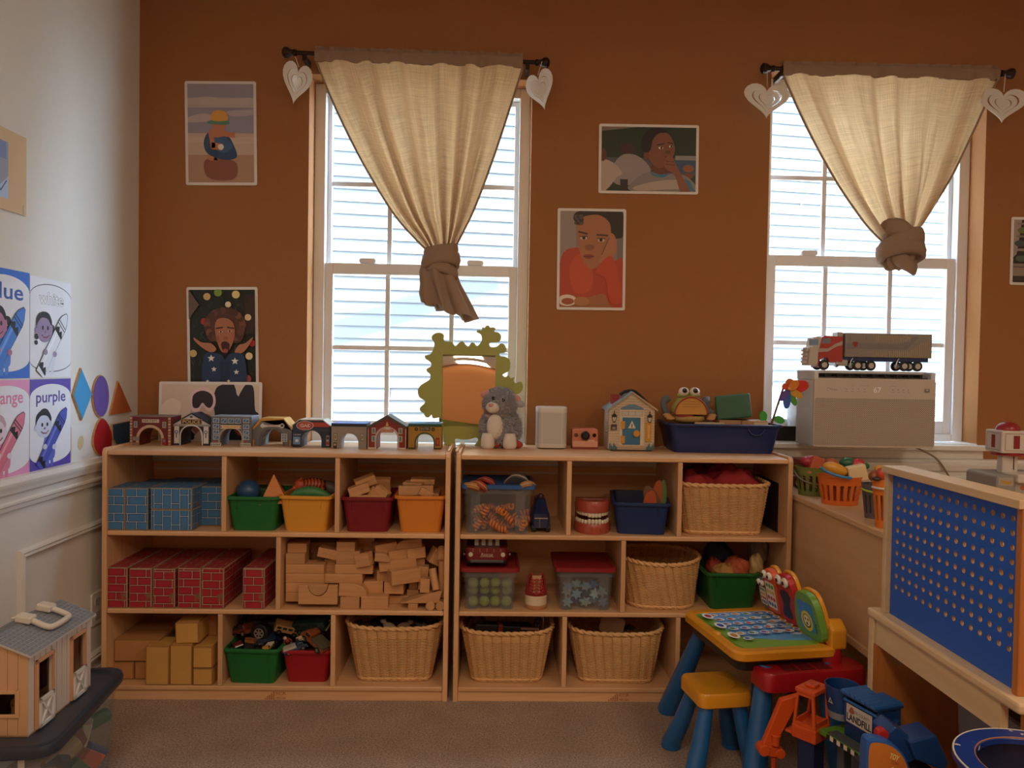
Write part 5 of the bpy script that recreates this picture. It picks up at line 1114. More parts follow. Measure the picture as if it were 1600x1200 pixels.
# ------------------------------------------------------------------ dark blue bin with fabric shapes
t, w1, d1, h1 = bin_('dark blue plastic bin with orange and green fabric fish', '#1a3160', 965, 1057, 787, 833, S+.010, .30, Z2, .86, rz=rad(-7)); c = t.location.copy()
p = V(1024, 783, .05)
for k, (dx, dy, w_, h_, rz, tl, col, lb) in enumerate(((-.022, .0, .045, .05, 10, 10, '#a8502a', 'orange fabric shape lying in the dark blue bin'), (.006, .018, .04, .085, 0, 8, '#9c4a2a', 'brown-orange fabric shape standing in the dark blue bin'), (.024, .02, .035, .085, -25, 4, '#5a6e3c', 'green fabric shape standing at the end of the dark blue bin'), (-.004, .01, .05, .07, 15, -25, '#6a4a34', 'brown fabric shape tucked in the dark blue bin'))):
    O = [tuple(q) for q in spline([(-w_/2, -.03), (w_/2, -.03), (w_*.55, h_*.5), (w_*.2, h_), (-w_*.25, h_*.92), (-w_*.5, h_*.45)], 5, True)]
    o = MB().loft([[(x*.88, -.006, z*.97) for x, z in O], [(x, 0, z) for x, z in O], [(x*.88, .006, z*.97) for x, z in O]]).build('fabric_shape', M(col, .9, var=.15, scale=50), None, (p.x+dx, p.y+dy, p.z-.012), rot=(rad(-8), rad(tl), rad(rz)), smooth=True); tag(o, lb, 'toy', 'fabric shapes in the blue bin')
# ------------------------------------------------------------------ green bin with bags on the middle shelf
t, w1, d1, h1 = bin_('dark green plastic bin with bags, behind the activity desk', '#1e5c26', 1104, 1192, 897, 946, S+.03, .26, Z1, .82); c = t.location.copy()
BAG = glassmat('bag_plastic', (.95, .9, .8), .3, .35)
def crumple(name, label, loc, dims, mat, seed, cat='bag', rot=(0, 0, 0)):
    r = random.Random(seed); ph = [r.uniform(0, 6.3) for _ in range(8)]; mb = MB(); nu, nv = 36, 20; rings = []
    for j in range(1, nv):
        tt = -PI/2+PI*j/nv; rg = []
        for i in range(nu):
            a = 2*PI*i/nu; k = 1+.10*math.sin(3*a+ph[0]+2*tt)+.08*math.sin(5*tt+ph[1]+2*a)+.05*math.sin(9*a+ph[2]+4*tt)+.04*math.sin(11*tt+ph[3]+5*a)
            rg.append((dims[0]*k*math.cos(tt)*math.cos(a), dims[1]*k*math.cos(tt)*math.sin(a), dims[2]*(k*math.sin(tt))))
        rings.append(rg)
    mb.loft(rings); return tag(mb.build(name, mat, None, loc, rot=rot, smooth='all'), label, cat)
crumple('cloth_bundle', 'orange-red bundle in the green bin behind the desk', V(1150, 890, .10), (.05, .05, .045), M('#a24a2c', .7, var=.3, scale=20), 1, 'cloth')
crumple('cloth_bundle', 'mustard yellow bundle at the front of the green bin behind the desk', V(1135, 893, .075), (.05, .03, .028), M('#a3763a', .7, var=.3, scale=20), 2, 'cloth')
crumple('plastic_bag', 'yellowish bag standing in the green bin behind the desk', V(1180, 888, .09), (.028, .03, .05), M('#a88a58', .5, var=.25, scale=30), 3)
crumple('cloth_bundle', 'small red bundle at the left of the green bin behind the desk', V(1115, 888, .14), (.03, .04, .04), M('#8c2f22', .7), 4, 'cloth')
crumple('plastic_bag', 'clear crumpled plastic bag at the end of the middle shelf', V(1208, 925, .06), (.026, .05, .08), BAG, 6)
crumple('fabric_bag', 'dark blue bag at the back of the middle shelf', V(1120, 870, .24), (.05, .06, .07), M('#1c2740', .8), 7)
crumple('paper_bundle', 'greyish paper bundle behind the green bin by the desk', V(1185, 862, .2), (.035, .05, .05), M('#8a7c70', .8), 8, 'paper')
MBx = MB().box(-.07, .07, -.05, .05, 0, .10).build('foam_block', M('#5a3a28', .8), None, (c.x, S+.17, Z1+.012), bevel=.01); tag(MBx, 'brown block low in the green bin behind the desk', 'block')
# ================================================================== ON TOP OF THE SHELVES
G = 'wooden toy tunnels in a row'
def tunnel(px0, px1, pyt, pyb, label, prof, cols, draw, roof=None, dep=.095, aw=.27, ah=.62):
    """toy building with an arched passage; prof: outline above the unit square base (x 0..1, z 0..1)"""
    b = atZ((px0+px1)/2, pyb, ZT); Yf = b.y; w_ = (px1-px0-1.5)*Yf/FPX; h_ = (pyb-pyt)*Yf/FPX
    t = thing('toy_tunnel', label, 'toy building', (b.x, Yf, ZT+.0005), 0, G)
    aw_, ah_ = aw*w_, ah*h_; arch = [(aw_*math.cos(a), ah_-aw_+aw_*math.sin(a)) if ah_ > aw_ else (aw_*math.cos(a), ah_*math.sin(a)) for a in [PI*k/16 for k in range(17)]]
    top = [((x-.5)*w_, z*h_) for x, z in prof]
    # front and back face as strips left, right and above the arch, built as one solid
    out = [(-w_/2, 0), (-aw_, 0)]+arch[::-1]+[(aw_, 0), (w_/2, 0)]+top[::-1]
    MB().prism(out, 0, dep, 'y').build('body', M(cols[0], .5, name='printed_wood'), t)
    # roof boards
    rf = MB(); e = .003
    for (x0, z0), (x1, z1) in zip(top, top[1:]):
        L = math.hypot(x1-x0, z1-z0); nx, nz = -(z1-z0)/L*e, (x1-x0)/L*e
        if nz < 0: nx, nz = -nx, -nz
        rf.prism([(x0, z0), (x1, z1), (x1+nx, z1+nz), (x0+nx, z0+nz)], -.001, dep+.001, 'y')
    rf.build('roof', M(roof or cols[1], .5), t)
    p = Print(w_, h_, -w_/2, 0); p.aw, p.ah = aw_/w_, ah_/h_; draw(p); p.build('print', t, (0, -.0008, 0)); return t
def archband(p, wd, col, f=1.0):
    """printed band round the arch"""
    a, h = p.aw, p.ah; k = p.m[0]/p.m[1]; N = 14; c = h-a*k
    o = [(.5+(a+wd)*math.cos(PI*i/N), c+(a+wd)*k*math.sin(PI*i/N)) for i in range(N+1)]; i_ = [(.5+(a+.004)*math.cos(PI*i/N), c+(a+.004)*k*math.sin(PI*i/N)) for i in range(N+1)]
    o = [(o[0][0], 0)]+o+[(o[-1][0], 0)]; i_ = [(i_[0][0], 0)]+i_+[(i_[-1][0], 0)]
    p._add(o+i_, [(j, j+1, len(o)+j+1, len(o)+j) for j in range(len(o)-1)][::1], col)
    return p
def hline(p, z, h, col):
    if z > p.ah: p.rect(0, z, 1, z+h, col)
    else: p.rect(0, z, .5-p.aw-.005, z+h, col); p.rect(.5+p.aw+.005, z, 1, z+h, col)
BOX = [(0, 1), (1, 1)]
def d_fire(p):
    for s in (0, 1):
        for k in range(10): x = (0 if s == 0 else .94); p.rect(x, k*.1+.01, x+.06, k*.1+.085, '#c9a47c' if k % 2 else '#b08a66')
    archband(p, .07, '#c3a27e'); p.rect(.30, .80, .72, .92, '#c7b49c').text('FIRE DEPT.', .51, .86, .07, '#3a1c18', wd=.36)
    for x in (.10, .80): p.rect(x, .62, x+.09, .84, '#b9a08a').rect(x+.015, .65, x+.075, .82, '#6a7a80')
    p.rect(.08, .16, .24, .30, '#8a8078').rect(.79, .02, .90, .26, '#9a1c1e').rect(.815, .12, .875, .22, '#6a7a80').rect(.07, 0, .25, .10, '#8d7058')
def d_police(p):
    p.poly([(.03, .66), (.97, .66), (.5, .98)], '#b9b4b0').poly([(.18, .70), (.82, .70), (.5, .92)], '#d0cac4'); p.rect(.0, .60, 1, .66, '#8f8c8a').rect(.05, .06, .18, .60, '#d3cec8').rect(.82, .06, .95, .60, '#d3cec8').rect(.0, 0, .25, .06, '#20242c').rect(.75, 0, 1, .06, '#20242c')
    archband(p, .035, '#d3cec8'); p.rect(.22, .66, .78, .83, '#b08a4c').rect(.24, .68, .76, .81, '#1a1816').text('POLICE', .5, .745, .10, '#d2b070', wd=.46, bold=.02).ell(.5, .90, .04, .035, '#4a5a6a')
    for x in (.115, .885): p.ell(x, .42, .045, .055, '#26425c').ell(x, .42, .028, .035, '#b9c4cc').line([(x, .36), (x, .24)], .02, '#20242c')
def d_hosp(p):
    for k in range(12): hline(p, k*.085, .008, '#5d5d62')
    for x in (.05, .80):
        for z in (.22, .40, .60, .80): p.rect(x, z, x+.15, z+.15, '#c4c2be').rect(x+.015, z+.02, x+.135, z+.13, '#3f6a94').poly([(x+.02, z+.03), (x+.06, z+.03), (x+.12, z+.12), (x+.08, z+.12)], '#7aa0c2')
    for x in (.26, .43, .60): p.rect(x, .78, x+.14, .95, '#c4c2be').rect(x+.012, .80, x+.128, .93, '#3f6a94').poly([(x+.02, .81), (x+.05, .81), (x+.11, .92), (x+.08, .92)], '#7aa0c2')
    archband(p, .04, '#a49a8c'); p.rect(.24, .60, .76, .72, '#d6bd90').text('EMERGENCY', .5, .66, .06, '#a03a20', wd=.36)
    for x in (.25, .73): p.ell(x+.01, .66, .02, .025, '#a03a20')
    for x0 in (.0, .74):
        p.rect(x0, 0, x0+.26, .11, '#d8d0c0')
        for k in range(6): p.poly([(x0+.01+k*.04, .02), (x0+.03+k*.04, .02), (x0+.045+k*.04, .09), (x0+.025+k*.04, .09)], '#2a2624')
    for x in (.12, .86): p.ell(x, .15, .03, .035, '#b33a28')
def d_mech(p):
    for k in range(11): hline(p, k*.06, .006, '#5f5e5f')
    p.poly([(0, .60), (.22, 1), (.78, 1), (1, .60), (1, .70), (.80, .98), (.76, .92), (.24, .92), (.03, .60)], '#c98f3e'); archband(p, .06, '#5d5c5e')
    p.blob([(.20, .74), (.27, .84), (.33, .78), (.68, .79), (.76, .85), (.82, .75), (.76, .66), (.68, .71), (.33, .70), (.27, .66)], '#cfc8c0').text('MECHANIC', .51, .745, .055, '#b02c1c', wd=.30, shear=.2).ell(.76, .76, .04, .05, '#4a4a4c')
    p.rect(.74, .16, .89, .46, '#c9c6c2')
    for i in range(2):
        for j in range(3): p.rect(.755+i*.065, .18+j*.09, .81+i*.065, .255+j*.09, '#76879a')
    p.rect(.02, 0, .055, .24, '#c98f3e').rect(.955, 0, .985, .24, '#c98f3e')
def d_gas(p):
    p.poly([(.44, .76), (.99, .76), (.90, .92), (.44, .92)], '#a63a28').rect(0, .62, 1, .64, '#3a465e')
    p.ell(.33, .80, .23, .17, '#c9bfb4').ell(.33, .80, .21, .15, '#a82a20').ell(.33, .80, .16, .105, '#c9bfb4').ell(.33, .80, .15, .095, '#a82a20').text('GAS', .33, .80, .11, '#d8d2c8', wd=.24, bold=.03)
    p.text('CASHIER', .125, .46, .05, '#c6ccd6', wd=.20).rect(.02, .10, .21, .38, '#6a92bc').ell(.12, .24, .045, .055, '#d6d6d2').rect(0, 0, .22, .08, '#1d2638')
    p.rect(.90, .06, .98, .44, '#a8a29c').rect(.905, .10, .975, .22, '#a82a20').rect(.905, .30, .975, .40, '#3a3a40')
def d_stn(p):
    p.rect(0, .90, 1, 1, '#1d2430').rect(.03, .80, .97, .86, '#8d8378')
    for k in range(7): hline(p, .1+k*.1, .006, '#8d8378')
    archband(p, .06, '#8f857b')
    for x in (.07, .83): p.rect(x, .32, x+.10, .62, '#6d645c').rect(x+.015, .35, x+.085, .59, '#b7aca0').rect(x+.03, .40, x+.07, .54, '#7d756c')
    p.rect(.06, 0, .16, .24, '#3d2a26').rect(.08, .12, .14, .2, '#b9aea2')
def d_school(p):
    p.poly([(0, .60), (.5, .92), (1, .60), (1, .68), (.5, 1.0), (0, .68)], '#4c4440')
    archband(p, .05, '#b9a494').poly([(.46, .70), (.54, .70), (.50, .84)], '#c99b58').rect(.42, .655, .59, .675, '#c9b49c').rect(.33, .50, .67, .60, '#a85a44').text('SCHOOL', .5, .55, .06, '#d6bfa4', wd=.30)
    for x in (.10, .80):
        for z in (.22, .46): p.rect(x, z, x+.10, z+.18, '#bfb0a2').rect(x+.02, z+.02, x+.08, z+.16, '#4d7a78')
    p.rect(.02, 0, .23, .05, '#c9b8a8').rect(.78, 0, .98, .05, '#c9b8a8').rect(0, 0, .02, .62, '#b9a494').rect(.98, 0, 1, .62, '#b9a494')
def d_enter(p):
    p.rect(0, .90, 1, 1, '#1f4a38').rect(0, 0, .22, .06, '#3a3c24').rect(.78, 0, 1, .06, '#3a3c24'); archband(p, .04, '#2c4630')
    p.rect(.34, .74, .66, .88, '#33372e').text('ENTER', .5, .81, .07, '#c9bfa0', wd=.26)
    for x in (.24, .75): p.ell(x, .80, .055, .075, '#2c2a24').ell(x, .80, .03, .04, '#6d5a2c')
    p.rect(.83, .14, .95, .46, '#8c2620').rect(.86, .2, .92, .4, '#b0503c')
tunnel(203, 267, 652, 696, 'toy tunnel painted as a brick fire station', BOX, ('#6b1d1a', '#7c6a60'), d_fire)
tunnel(269, 329, 647, 696, 'toy tunnel painted as a police station with a pointed front', [(0, .66), (.5, 1), (1, .66)], ('#23262e', '#23262e'), d_police)
tunnel(330, 393, 652, 697, 'toy tunnel painted as a grey hospital with an emergency sign', BOX, ('#6d6e74', '#8d98a4'), d_hosp)
tunnel(394, 456, 655, 697, 'toy tunnel painted as a mechanic garage with an orange roof edge', [(0, .6), (.22, 1), (.78, 1), (1, .6)], ('#757476', '#d2a25c'), d_mech)
tunnel(456.5, 516, 657, 699, 'dark blue toy tunnel painted as a gas station', [(0, .8), (.18, 1), (.80, 1), (1, .78)], ('#232e44', '#c9c0b2'), d_gas)
tunnel(517, 573, 663, 701, 'grey toy tunnel with a bright blue roof', BOX, ('#94897e', '#2f5fa8'), d_stn, '#3563b4')
tunnel(574, 635, 650, 702, 'toy tunnel painted as a red school house with a peaked roof', [(0, .66), (.5, 1), (1, .66)], ('#7c221c', '#4a423e'), d_school)
tunnel(637, 690, 663, 702, 'yellow toy tunnel with an enter sign over the arch', BOX, ('#a67c2a', '#4f86b8'), d_enter, '#5b90c0')
# two wooden strips lying over the gap between the shelves
for k, (px, lb) in enumerate(((701, 'wooden strip lying left of the gap between the shelves'), (714, 'wooden strip lying right of the gap between the shelves'))):
    p = atZ(px, 706, ZT+.009); tag(MB().box(-.005, .005, -.10, .10, 0, .006).build('wooden_strip', WX, None, (p.x, S+.115, ZT+.0085), bevel=.001), lb, 'strip')
# ------------------------------------------------------------------ wavy green mirror
def mirror():
    tr = [(310, 1128), (395, 1128), (400, 1085), (415, 1065), (470, 1075), (540, 1070), (590, 1055), (612, 1075), (590, 1110), (585, 1128), (700, 1128), (900, 1128), (905, 900), (900, 700), (980, 662), (1012, 620), (1010, 575), (985, 555), (950, 570), (930, 550), (935, 515), (905, 525), (880, 500), (855, 515), (830, 495), (850, 480), (890, 455), (900, 400), (890, 355), (850, 330), (810, 325), (805, 300), (850, 295), (863, 265), (850, 225), (815, 212), (780, 240), (730, 245), (712, 225), (720, 205), (790, 200), (815, 175), (815, 135), (790, 112), (755, 105), (768, 80), (745, 65), (720, 70), (705, 50), (680, 55), (670, 72), (648, 65), (645, 90), (605, 92), (600, 110), (635, 130), (645, 180), (625, 215), (600, 235), (575, 208), (550, 205), (525, 238), (500, 225), (480, 200), (455, 195), (430, 215), (405, 235), (380, 205), (345, 195), (310, 190), (300, 165), (303, 140), (280, 118), (230, 118), (195, 145), (195, 175), (218, 210), (205, 270), (180, 310), (135, 320), (138, 350), (170, 370), (190, 395), (185, 420), (150, 440), (152, 465), (180, 490), (180, 530), (150, 555), (95, 590), (70, 640), (85, 695), (130, 725), (130, 750), (90, 790), (95, 820), (125, 840), (140, 870), (170, 875), (195, 850), (210, 885), (290, 895)]
    Y = 3.045; P = lambda x, z: atY(640+x*.175, 500+z*.175, Y); b = P(520, 1128)
    t = thing('wavy_mirror', 'mirror in a wavy lime green wooden frame standing before the window', 'mirror', (b.x, Y, ZT+.0005), 0, None, (rad(-3), 0, 0))
    L = lambda x, z: (P(x, z).x-b.x, max(0, P(x, z).z-b.z))
    O = [L(*q) for q in tr]; O = [tuple(q) for q in spline([(x, z, 0) for x, z in O], 3, True)]; O = [(x, max(0, z)) for x, z, _ in O]
    x0, z1 = L(292, 312); x1, z0 = L(758, 960)
    th = .014; mb = MB(); mb.holed(O, [[(x0, z0), (x1, z0), (x1, z1), (x0, z1)]], 0, th); mb.build('frame', M('#a3a552', .45, name='lime_paint'), t)
    m = MB(); m.add([(x0, .008, z0), (x1, .008, z0), (x1, .008, z1), (x0, .008, z1)], [(0, 1, 2, 3)]); nu = 40; m = MB(); vs_ = []
    for j in range(nu+1):
        for i in range(nu+1):
            u, v = i/nu, j/nu; vs_.append((x0+(x1-x0)*u, .004+.0012*math.sin(2.2*u+1.5*v)+.10*max(0, v-.70-.06*math.sin(3*u+.4))**2+.05*max(0, .16-.05*math.sin(3*u)-v)**2, z0+(z1-z0)*v))
    m.add(vs_, [(j*(nu+1)+i, j*(nu+1)+i+1, (j+1)*(nu+1)+i+1, (j+1)*(nu+1)+i) for j in range(nu) for i in range(nu)])
    m.build('mirror_glass', M((.9, .9, .9), .03, 1.0, name='mirror'), t, smooth='all')
    MB().box(x0-.01, x1+.01, th, th+.003, z0-.01, z1+.01).build('backing', M('#6a5a40', .7), t)
    for s in (-1, 1): MB().prism([(th, 0), (.075, 0), (th, .16)], s*.06-.006, s*.06+.006, 'x').build('foot', M('#a0a04a', .45), t)
mirror()
# ------------------------------------------------------------------ grey plush sheep
FUR = M('#a3a1a6', .9, var=.12, scale=80, name='grey_plush'); FURW = M('#d8cdc0', .9, name='cream_plush')
def fur(ells, n, ln, seed, w=.0022):
    r = random.Random(seed); mb = MB(); tot = sum(e[1][0]*e[1][2]+e[1][1]*e[1][2] for e in ells); vs_ = []; fs_ = []
    for c, R in ells:
        for _ in range(int(n*(R[0]*R[2]+R[1]*R[2])/tot)):
            z = r.uniform(-1, 1); a = r.uniform(0, 2*PI); q = math.sqrt(1-z*z); nrm = Vector((q*math.cos(a), q*math.sin(a), z)); p = Vector((c[0]+R[0]*nrm.x, c[1]+R[1]*nrm.y, c[2]+R[2]*nrm.z))
            nn = Vector((nrm.x/R[0], nrm.y/R[1], nrm.z/R[2])).normalized(); d = (nn+Vector((r.uniform(-.7, .7), r.uniform(-.7, .7), r.uniform(-1.0, .2)))).normalized(); u = nn.cross(d)
            u = (u if u.length > .05 else Vector((1, 0, 0))).normalized()*w*r.uniform(.6, 1.3); k = len(vs_); tip = p+d*ln*r.uniform(.6, 1.2)
            vs_ += [tuple(p-u), tuple(p+u), tuple(p+nn*w*1.2), tuple(tip)]; fs_ += [(k, k+1, k+3), (k+1, k+2, k+3), (k+2, k, k+3)]
    return mb.add(vs_, fs_)
def sheep():
    b = atZ(782, 700, ZT); k = b.y/FPX  # metres per pixel
    t = thing('plush_sheep', 'grey plush sheep with a pink collar sitting before the mirror', 'plush toy', (b.x, b.y+.022, ZT+.0005))
    body = [((0, .005, 30*k), (30*k, 27*k, 32*k))]; head = [((-2*k, -.012, 70*k), (25*k, 24*k, 23*k))]
    mb = MB(); mb.ball(*body[0], 28, 18).ball((0, .004, 50*k), (22*k, 20*k, 20*k)); mb.build('body', FUR, t, smooth='all'); fur(body+[((0, .004, 50*k), (21*k, 19*k, 19*k))], 4200, .017, 1, .0032).build('fur', FUR, t, stuff=True)
    h = MB().ball(*head[0], 26, 16).build('head', FUR, t, smooth='all'); fur(head, 2600, .013, 2, .0028).build('fur', FUR, h, stuff=True)
    MB().ball((-13*k, -.012-20*k, 64*k), (11*k, 10*k, 9*k), 18, 12).build('muzzle', FURW, t, smooth='all'); MB().ball((-16*k, -.012-29*k, 68*k), (4*k, 2*k, 3*k), 12, 8).build('nose', M('#c98a78', .6), t, smooth='all')
    for x, z in ((-12, 78), (3, 75)): MB().ball((x*k, -.012-(20.2 if x < 0 else 22)*k, z*k), (3.2*k, 2.4*k, 3.2*k), 12, 8).build('eye', M('#0d0b0b', .1), t, smooth='all')
    for s, x, z in ((1, 22, 78), (1, 28, 70), (-1, -24, 84)):
        e = MB().ball((0, 0, 0), (9*k, 3*k, 6*k), 14, 8).build('ear', FUR if z == 70 else M('#c58a80', .8), t, (x*k, -.012-4*k, z*k), rot=(0, rad(20*s), 0), smooth='all')
    mb = MB(); mb.ball((-9*k, -.004-20*k, 34*k), (13*k, 9*k, 20*k), 18, 12); mb.build('chest_patch', FURW, t, smooth='all'); 
    mb = MB(); mb.tube([(-3*k+19*k*math.cos(a), -.004+16*k*math.sin(a), 51*k+2*k*math.cos(a)) for a in [2*PI*i/28 for i in range(28)]], 4.5*k, 8, True); mb.build('collar', M('#c9a59c', .8), t, smooth='all')
    for x, y in ((-20, -22), (14, -24)): MB().loft([[(x*k+r*k*math.cos(2*PI*i/16), y*k+r*k*math.sin(2*PI*i/16), z*k) for i in range(16)] for r, z in ((9, 0), (11, 5), (10.5, 14), (8, 24))]).build('front_leg', FURW, t, smooth='all')
    for x in (-8, 26): MB().ball((x*k, -14*k, 6*k), (9*k, 8*k, 6*k), 14, 8).build('hind_foot', M('#a8402e', .8), t, smooth='all')
sheep()
# ------------------------------------------------------------------ white speaker
def speaker():
    b = atZ(862, 702, ZT); k = b.y/FPX; t = thing('white_speaker', 'white rounded smart speaker between the plush sheep and the pink camera', 'speaker', (b.x, b.y+.05, ZT+.0005))
    R = lambda w_, d_: rrect(-w_, w_, -d_, d_, .025, 6)
    MB().loft([[(x, y, z) for x, y in R(23*k*f, .048*f)] for f, z in ((.92, 0), (.92, .004))]).build('base', M('#3a3836', .5), t)
    MB().loft([[(x, y, z) for x, y in R(24.3*k*f, .05*f)] for f, z in ((.97, .004), (1, .010), (1, .020))]).build('lower_band', M('#cfc8be', .4), t, smooth=True)
    m, nt, N, L, bs = newmat('speaker_grille'); tc = N.new('ShaderNodeTexCoord'); vo = N.new('ShaderNodeTexVoronoi'); vo.inputs['Scale'].default_value = 420; vo.inputs['Randomness'].default_value = 0; L.new(tc.outputs['Object'], vo.inputs['Vector'])
    rp = N.new('ShaderNodeValToRGB'); rp.color_ramp.elements[0].position = .25; rp.color_ramp.elements[0].color = (.22, .2, .18, 1); rp.color_ramp.elements[1].position = .4; rp.color_ramp.elements[1].color = (.56, .53, .49, 1); L.new(vo.outputs[0], rp.inputs[0]); L.new(rp.outputs[0], bs.inputs['Base Color']); bs.inputs['Roughness'].default_value = .5
    H = 66*k; MB().loft([[(x, y, z) for x, y in R(24*k, .0495)] for z in (.020, H-.022)]).build('grille', m, t, smooth=True)
    MB().loft([[(x, y, z) for x, y in R(24.3*k*f, .05*f)] for f, z in ((1, H-.022), (1, H-.004), (.96, H))]).build('upper_band', M('#cfc8be', .4), t, smooth=True)
speaker()
# ------------------------------------------------------------------ pink instant camera
def camera_toy():
    b = atZ(914, 702, ZT); k = b.y/FPX; t = thing('instant_camera', 'pink toy instant camera beside the white speaker', 'camera', (b.x, b.y+.03, ZT+.0005)); PK = M('#c97a62', .45)
    MB().prism(rrect(-20.5*k, 20.5*k, .004, 32*k, .010), -.028, .03, 'y').build('body', PK, t, bevel=.003); MB().box(-20*k, 20*k, -.03, .03, 0, .008).build('base', M('#8e3a30', .5), t, bevel=.002)
    MB().prism(rrect(-20*k, 20*k, .008, 13*k, .003), -.033, -.028, 'y').build('front_plate', M('#d69a80', .45), t, bevel=.002)
    l = MB().cyl((0, -.042, 21.5*k), 7*k, .014, 26, 'y').build('lens', M('#17181c', .2), t, bevel=.002); MB().cyl((0, -.0425, 21.5*k), 4*k, .002, 20, 'y').build('glass', M('#2c3338', .05), l)
    MB().cyl((-14.5*k, -.031, 22*k), 3.4*k, .004, 18, 'y').build('button', M('#5a3a34', .3), t); MB().cyl((14.5*k, -.031, 22*k), 3*k, .004, 18, 'y').build('viewfinder', M('#17181c', .1), t)
    MB().box(4*k, 15*k, -.034, -.03, 12*k, 15*k).build('flash', M('#d9b48c', .3), t); p = Print(); p.line(circ(-14.5*k, 22*k, 3.5*k, None, 16), .001, '#d8b060'); p.build('ring', t, (0, -.0352, 0))
camera_toy()
# ------------------------------------------------------------------ wooden lock house
def lockhouse():
    b = atZ(985, 705, ZT); k = b.y/FPX; t = thing('lock_house', 'wooden toy house with a blue numbered door and lantern prints', 'toy house', (b.x+.003, b.y, ZT+.0005), rad(0))
    w_, e, pk, dep = 36*k, 66*k, 91*k, .13
    for z in range(0): pass
    MB().prism([(-w_, .006), (w_, .006), (w_, e), (0, pk), (-w_, e)], 0, dep, 'y').build('body', M('#b9a489', .55), t)
    MB().box(-w_*.85, w_*.85, -.004, dep, 0, .006).build('base', M('#3a3430', .6), t)
    for s in (-1, 1):
        d = Vector((s*(w_+.008), e-.006)) ; mb = MB(); mb.prism([(0, pk), (s*(w_+.009), e-.007), (s*(w_+.010), e), (0, pk+.007)], -.010, dep+.006, 'y'); mb.build('roof_panel', M('#8d98a0' if s < 0 else '#b89a74', .6, var=.15, scale=60), t)
    p = Print(k, k)
    p.poly([(-36, 3), (36, 3), (36, 66), (0, 91), (-36, 66)], '#c6b296')
    for j in range(19): z = 6+j*4.2; xx = 36 if z < 66 else 36*(91-z)/25; p.rect(-xx, z, xx, z+.5, '#9c8a72')
    for a, b_ in (((-36, 66), (0, 91)), ((0, 91), (36, 66))): p.line([a, b_], 2.4, '#d0bd9e')
    p.blob([(-18, 67), (-8, 72), (0, 74), (8, 72), (18, 67), (14, 64), (0, 66), (-14, 64)], '#5d7f94', 4)
    p.rect(-19, 4, 19, 65, '#d2c0a4').rect(-17, 55, 17, 63, '#a89c8c')
    for x in (-16, -5, 6): p.rect(x, 56, x+9.5, 62, '#c0b9ac')
    p.rect(-24, 2, 24, 9, '#b59f84').rect(-24, 4.5, 24, 5.2, '#8a7862')
    for s in (-1, 1):
        x = s*28; p.poly([(x-4, 55), (x+4, 55), (x+2.2, 45), (x-2.2, 45)], '#26221f').poly([(x-2.6, 53), (x+2.6, 53), (x+1.4, 46.5), (x-1.4, 46.5)], '#d8ccb4').poly([(x-5, 55), (x+5, 55), (x, 60)], '#26221f').line([(x, 60), (x, 63)], 1.2, '#26221f').line([(x, 46), (x, 54)], .6, '#26221f')
        for q in range(6): p.blob([(s*(24+q*2)-1.5, 3), (s*(24+q*2), 8+3*(q % 3)), (s*(24+q*2)+1.5, 3)], '#4a6a70', 3)
    p.rect(-33, 33, -24, 42, '#3b3936').rect(-31, 34, -26, 38, '#8d8578').build('print', t, (0, -.0005, 0))
    d = MB().box(-15*k, 13.5*k, -.005, -.001, 10*k, 53*k).build('door', M('#356d8c', .5, var=.1), t, bevel=.001)
    p = Print(k, k); p.poly([(-6, 36), (6, 36), (0, 48)], '#d0c4ae').text('1', 0, 40, 6, '#1d1a18', bold=.03); p.build('number_sign', d, (0, -.0056, 0))
    kn = MB().cyl((7*k, -.016, 28*k), 5.2*k, .011, 24, 'y').build('dial', M('#c98f34', .3), d, bevel=.002); 
    for z in (18, 41): MB().box(-17*k, -11*k, -.007, -.004, (z-6)*k, (z+6)*k).build('hinge', M('#c98f34', .35), d, bevel=.001)
    MB().box(22*k, 31*k, -.005, -.0006, 15*k, 46*k).build('bolt_plate', M('#c98f34', .4), t, bevel=.002); MB().box(25*k, 28*k, -.008, -.005, 20*k, 41*k).build('bolt', M('#d9a85a', .3), t, bevel=.001)
    MB().box(-30*k, -18*k, .03, .07, 72*k, 88*k).build('chimney', M('#8e2a26', .6), t)
    MB().tube(spline([(-16*k, .05, 88*k), (-8*k, .045, 93*k), (6*k, .05, 94*k), (20*k, .06, 84*k), (30*k, .06, 74*k)], 6), .006, 8).build('strap', M('#191719', .6), t, smooth='all')
    MB().cyl((-37*k-.006, .03, 30*k), .006, .006, 14, 'x').build('side_knob', CHROME, t)
lockhouse()
# black strap bag and string behind the house
mb = MB(); mb.tube(spline([(0, 0, 0), (.012, .01, .05), (.008, .01, .10), (-.004, .005, .135)], 6), [.016]*18+[.006], 10)
p = atZ(1027, 698, ZT); tag(mb.build('black_pouch', M('#1a1618', .7), None, (p.x-.012, p.y+.03, ZT+.012), smooth='all'), 'black pouch standing between the toy house and the blue bin', 'bag')
tag(MB().tube(spline([(0, 0, 0), (.015, -.005, .004), (.03, .004, .0), (.045, -.01, 0)], 5), .0016, 5).build('string', M('#cdb89c', .8), None, (p.x-.004, p.y-.045, ZT+.0025)), 'short pale string lying beside the toy house', 'string')
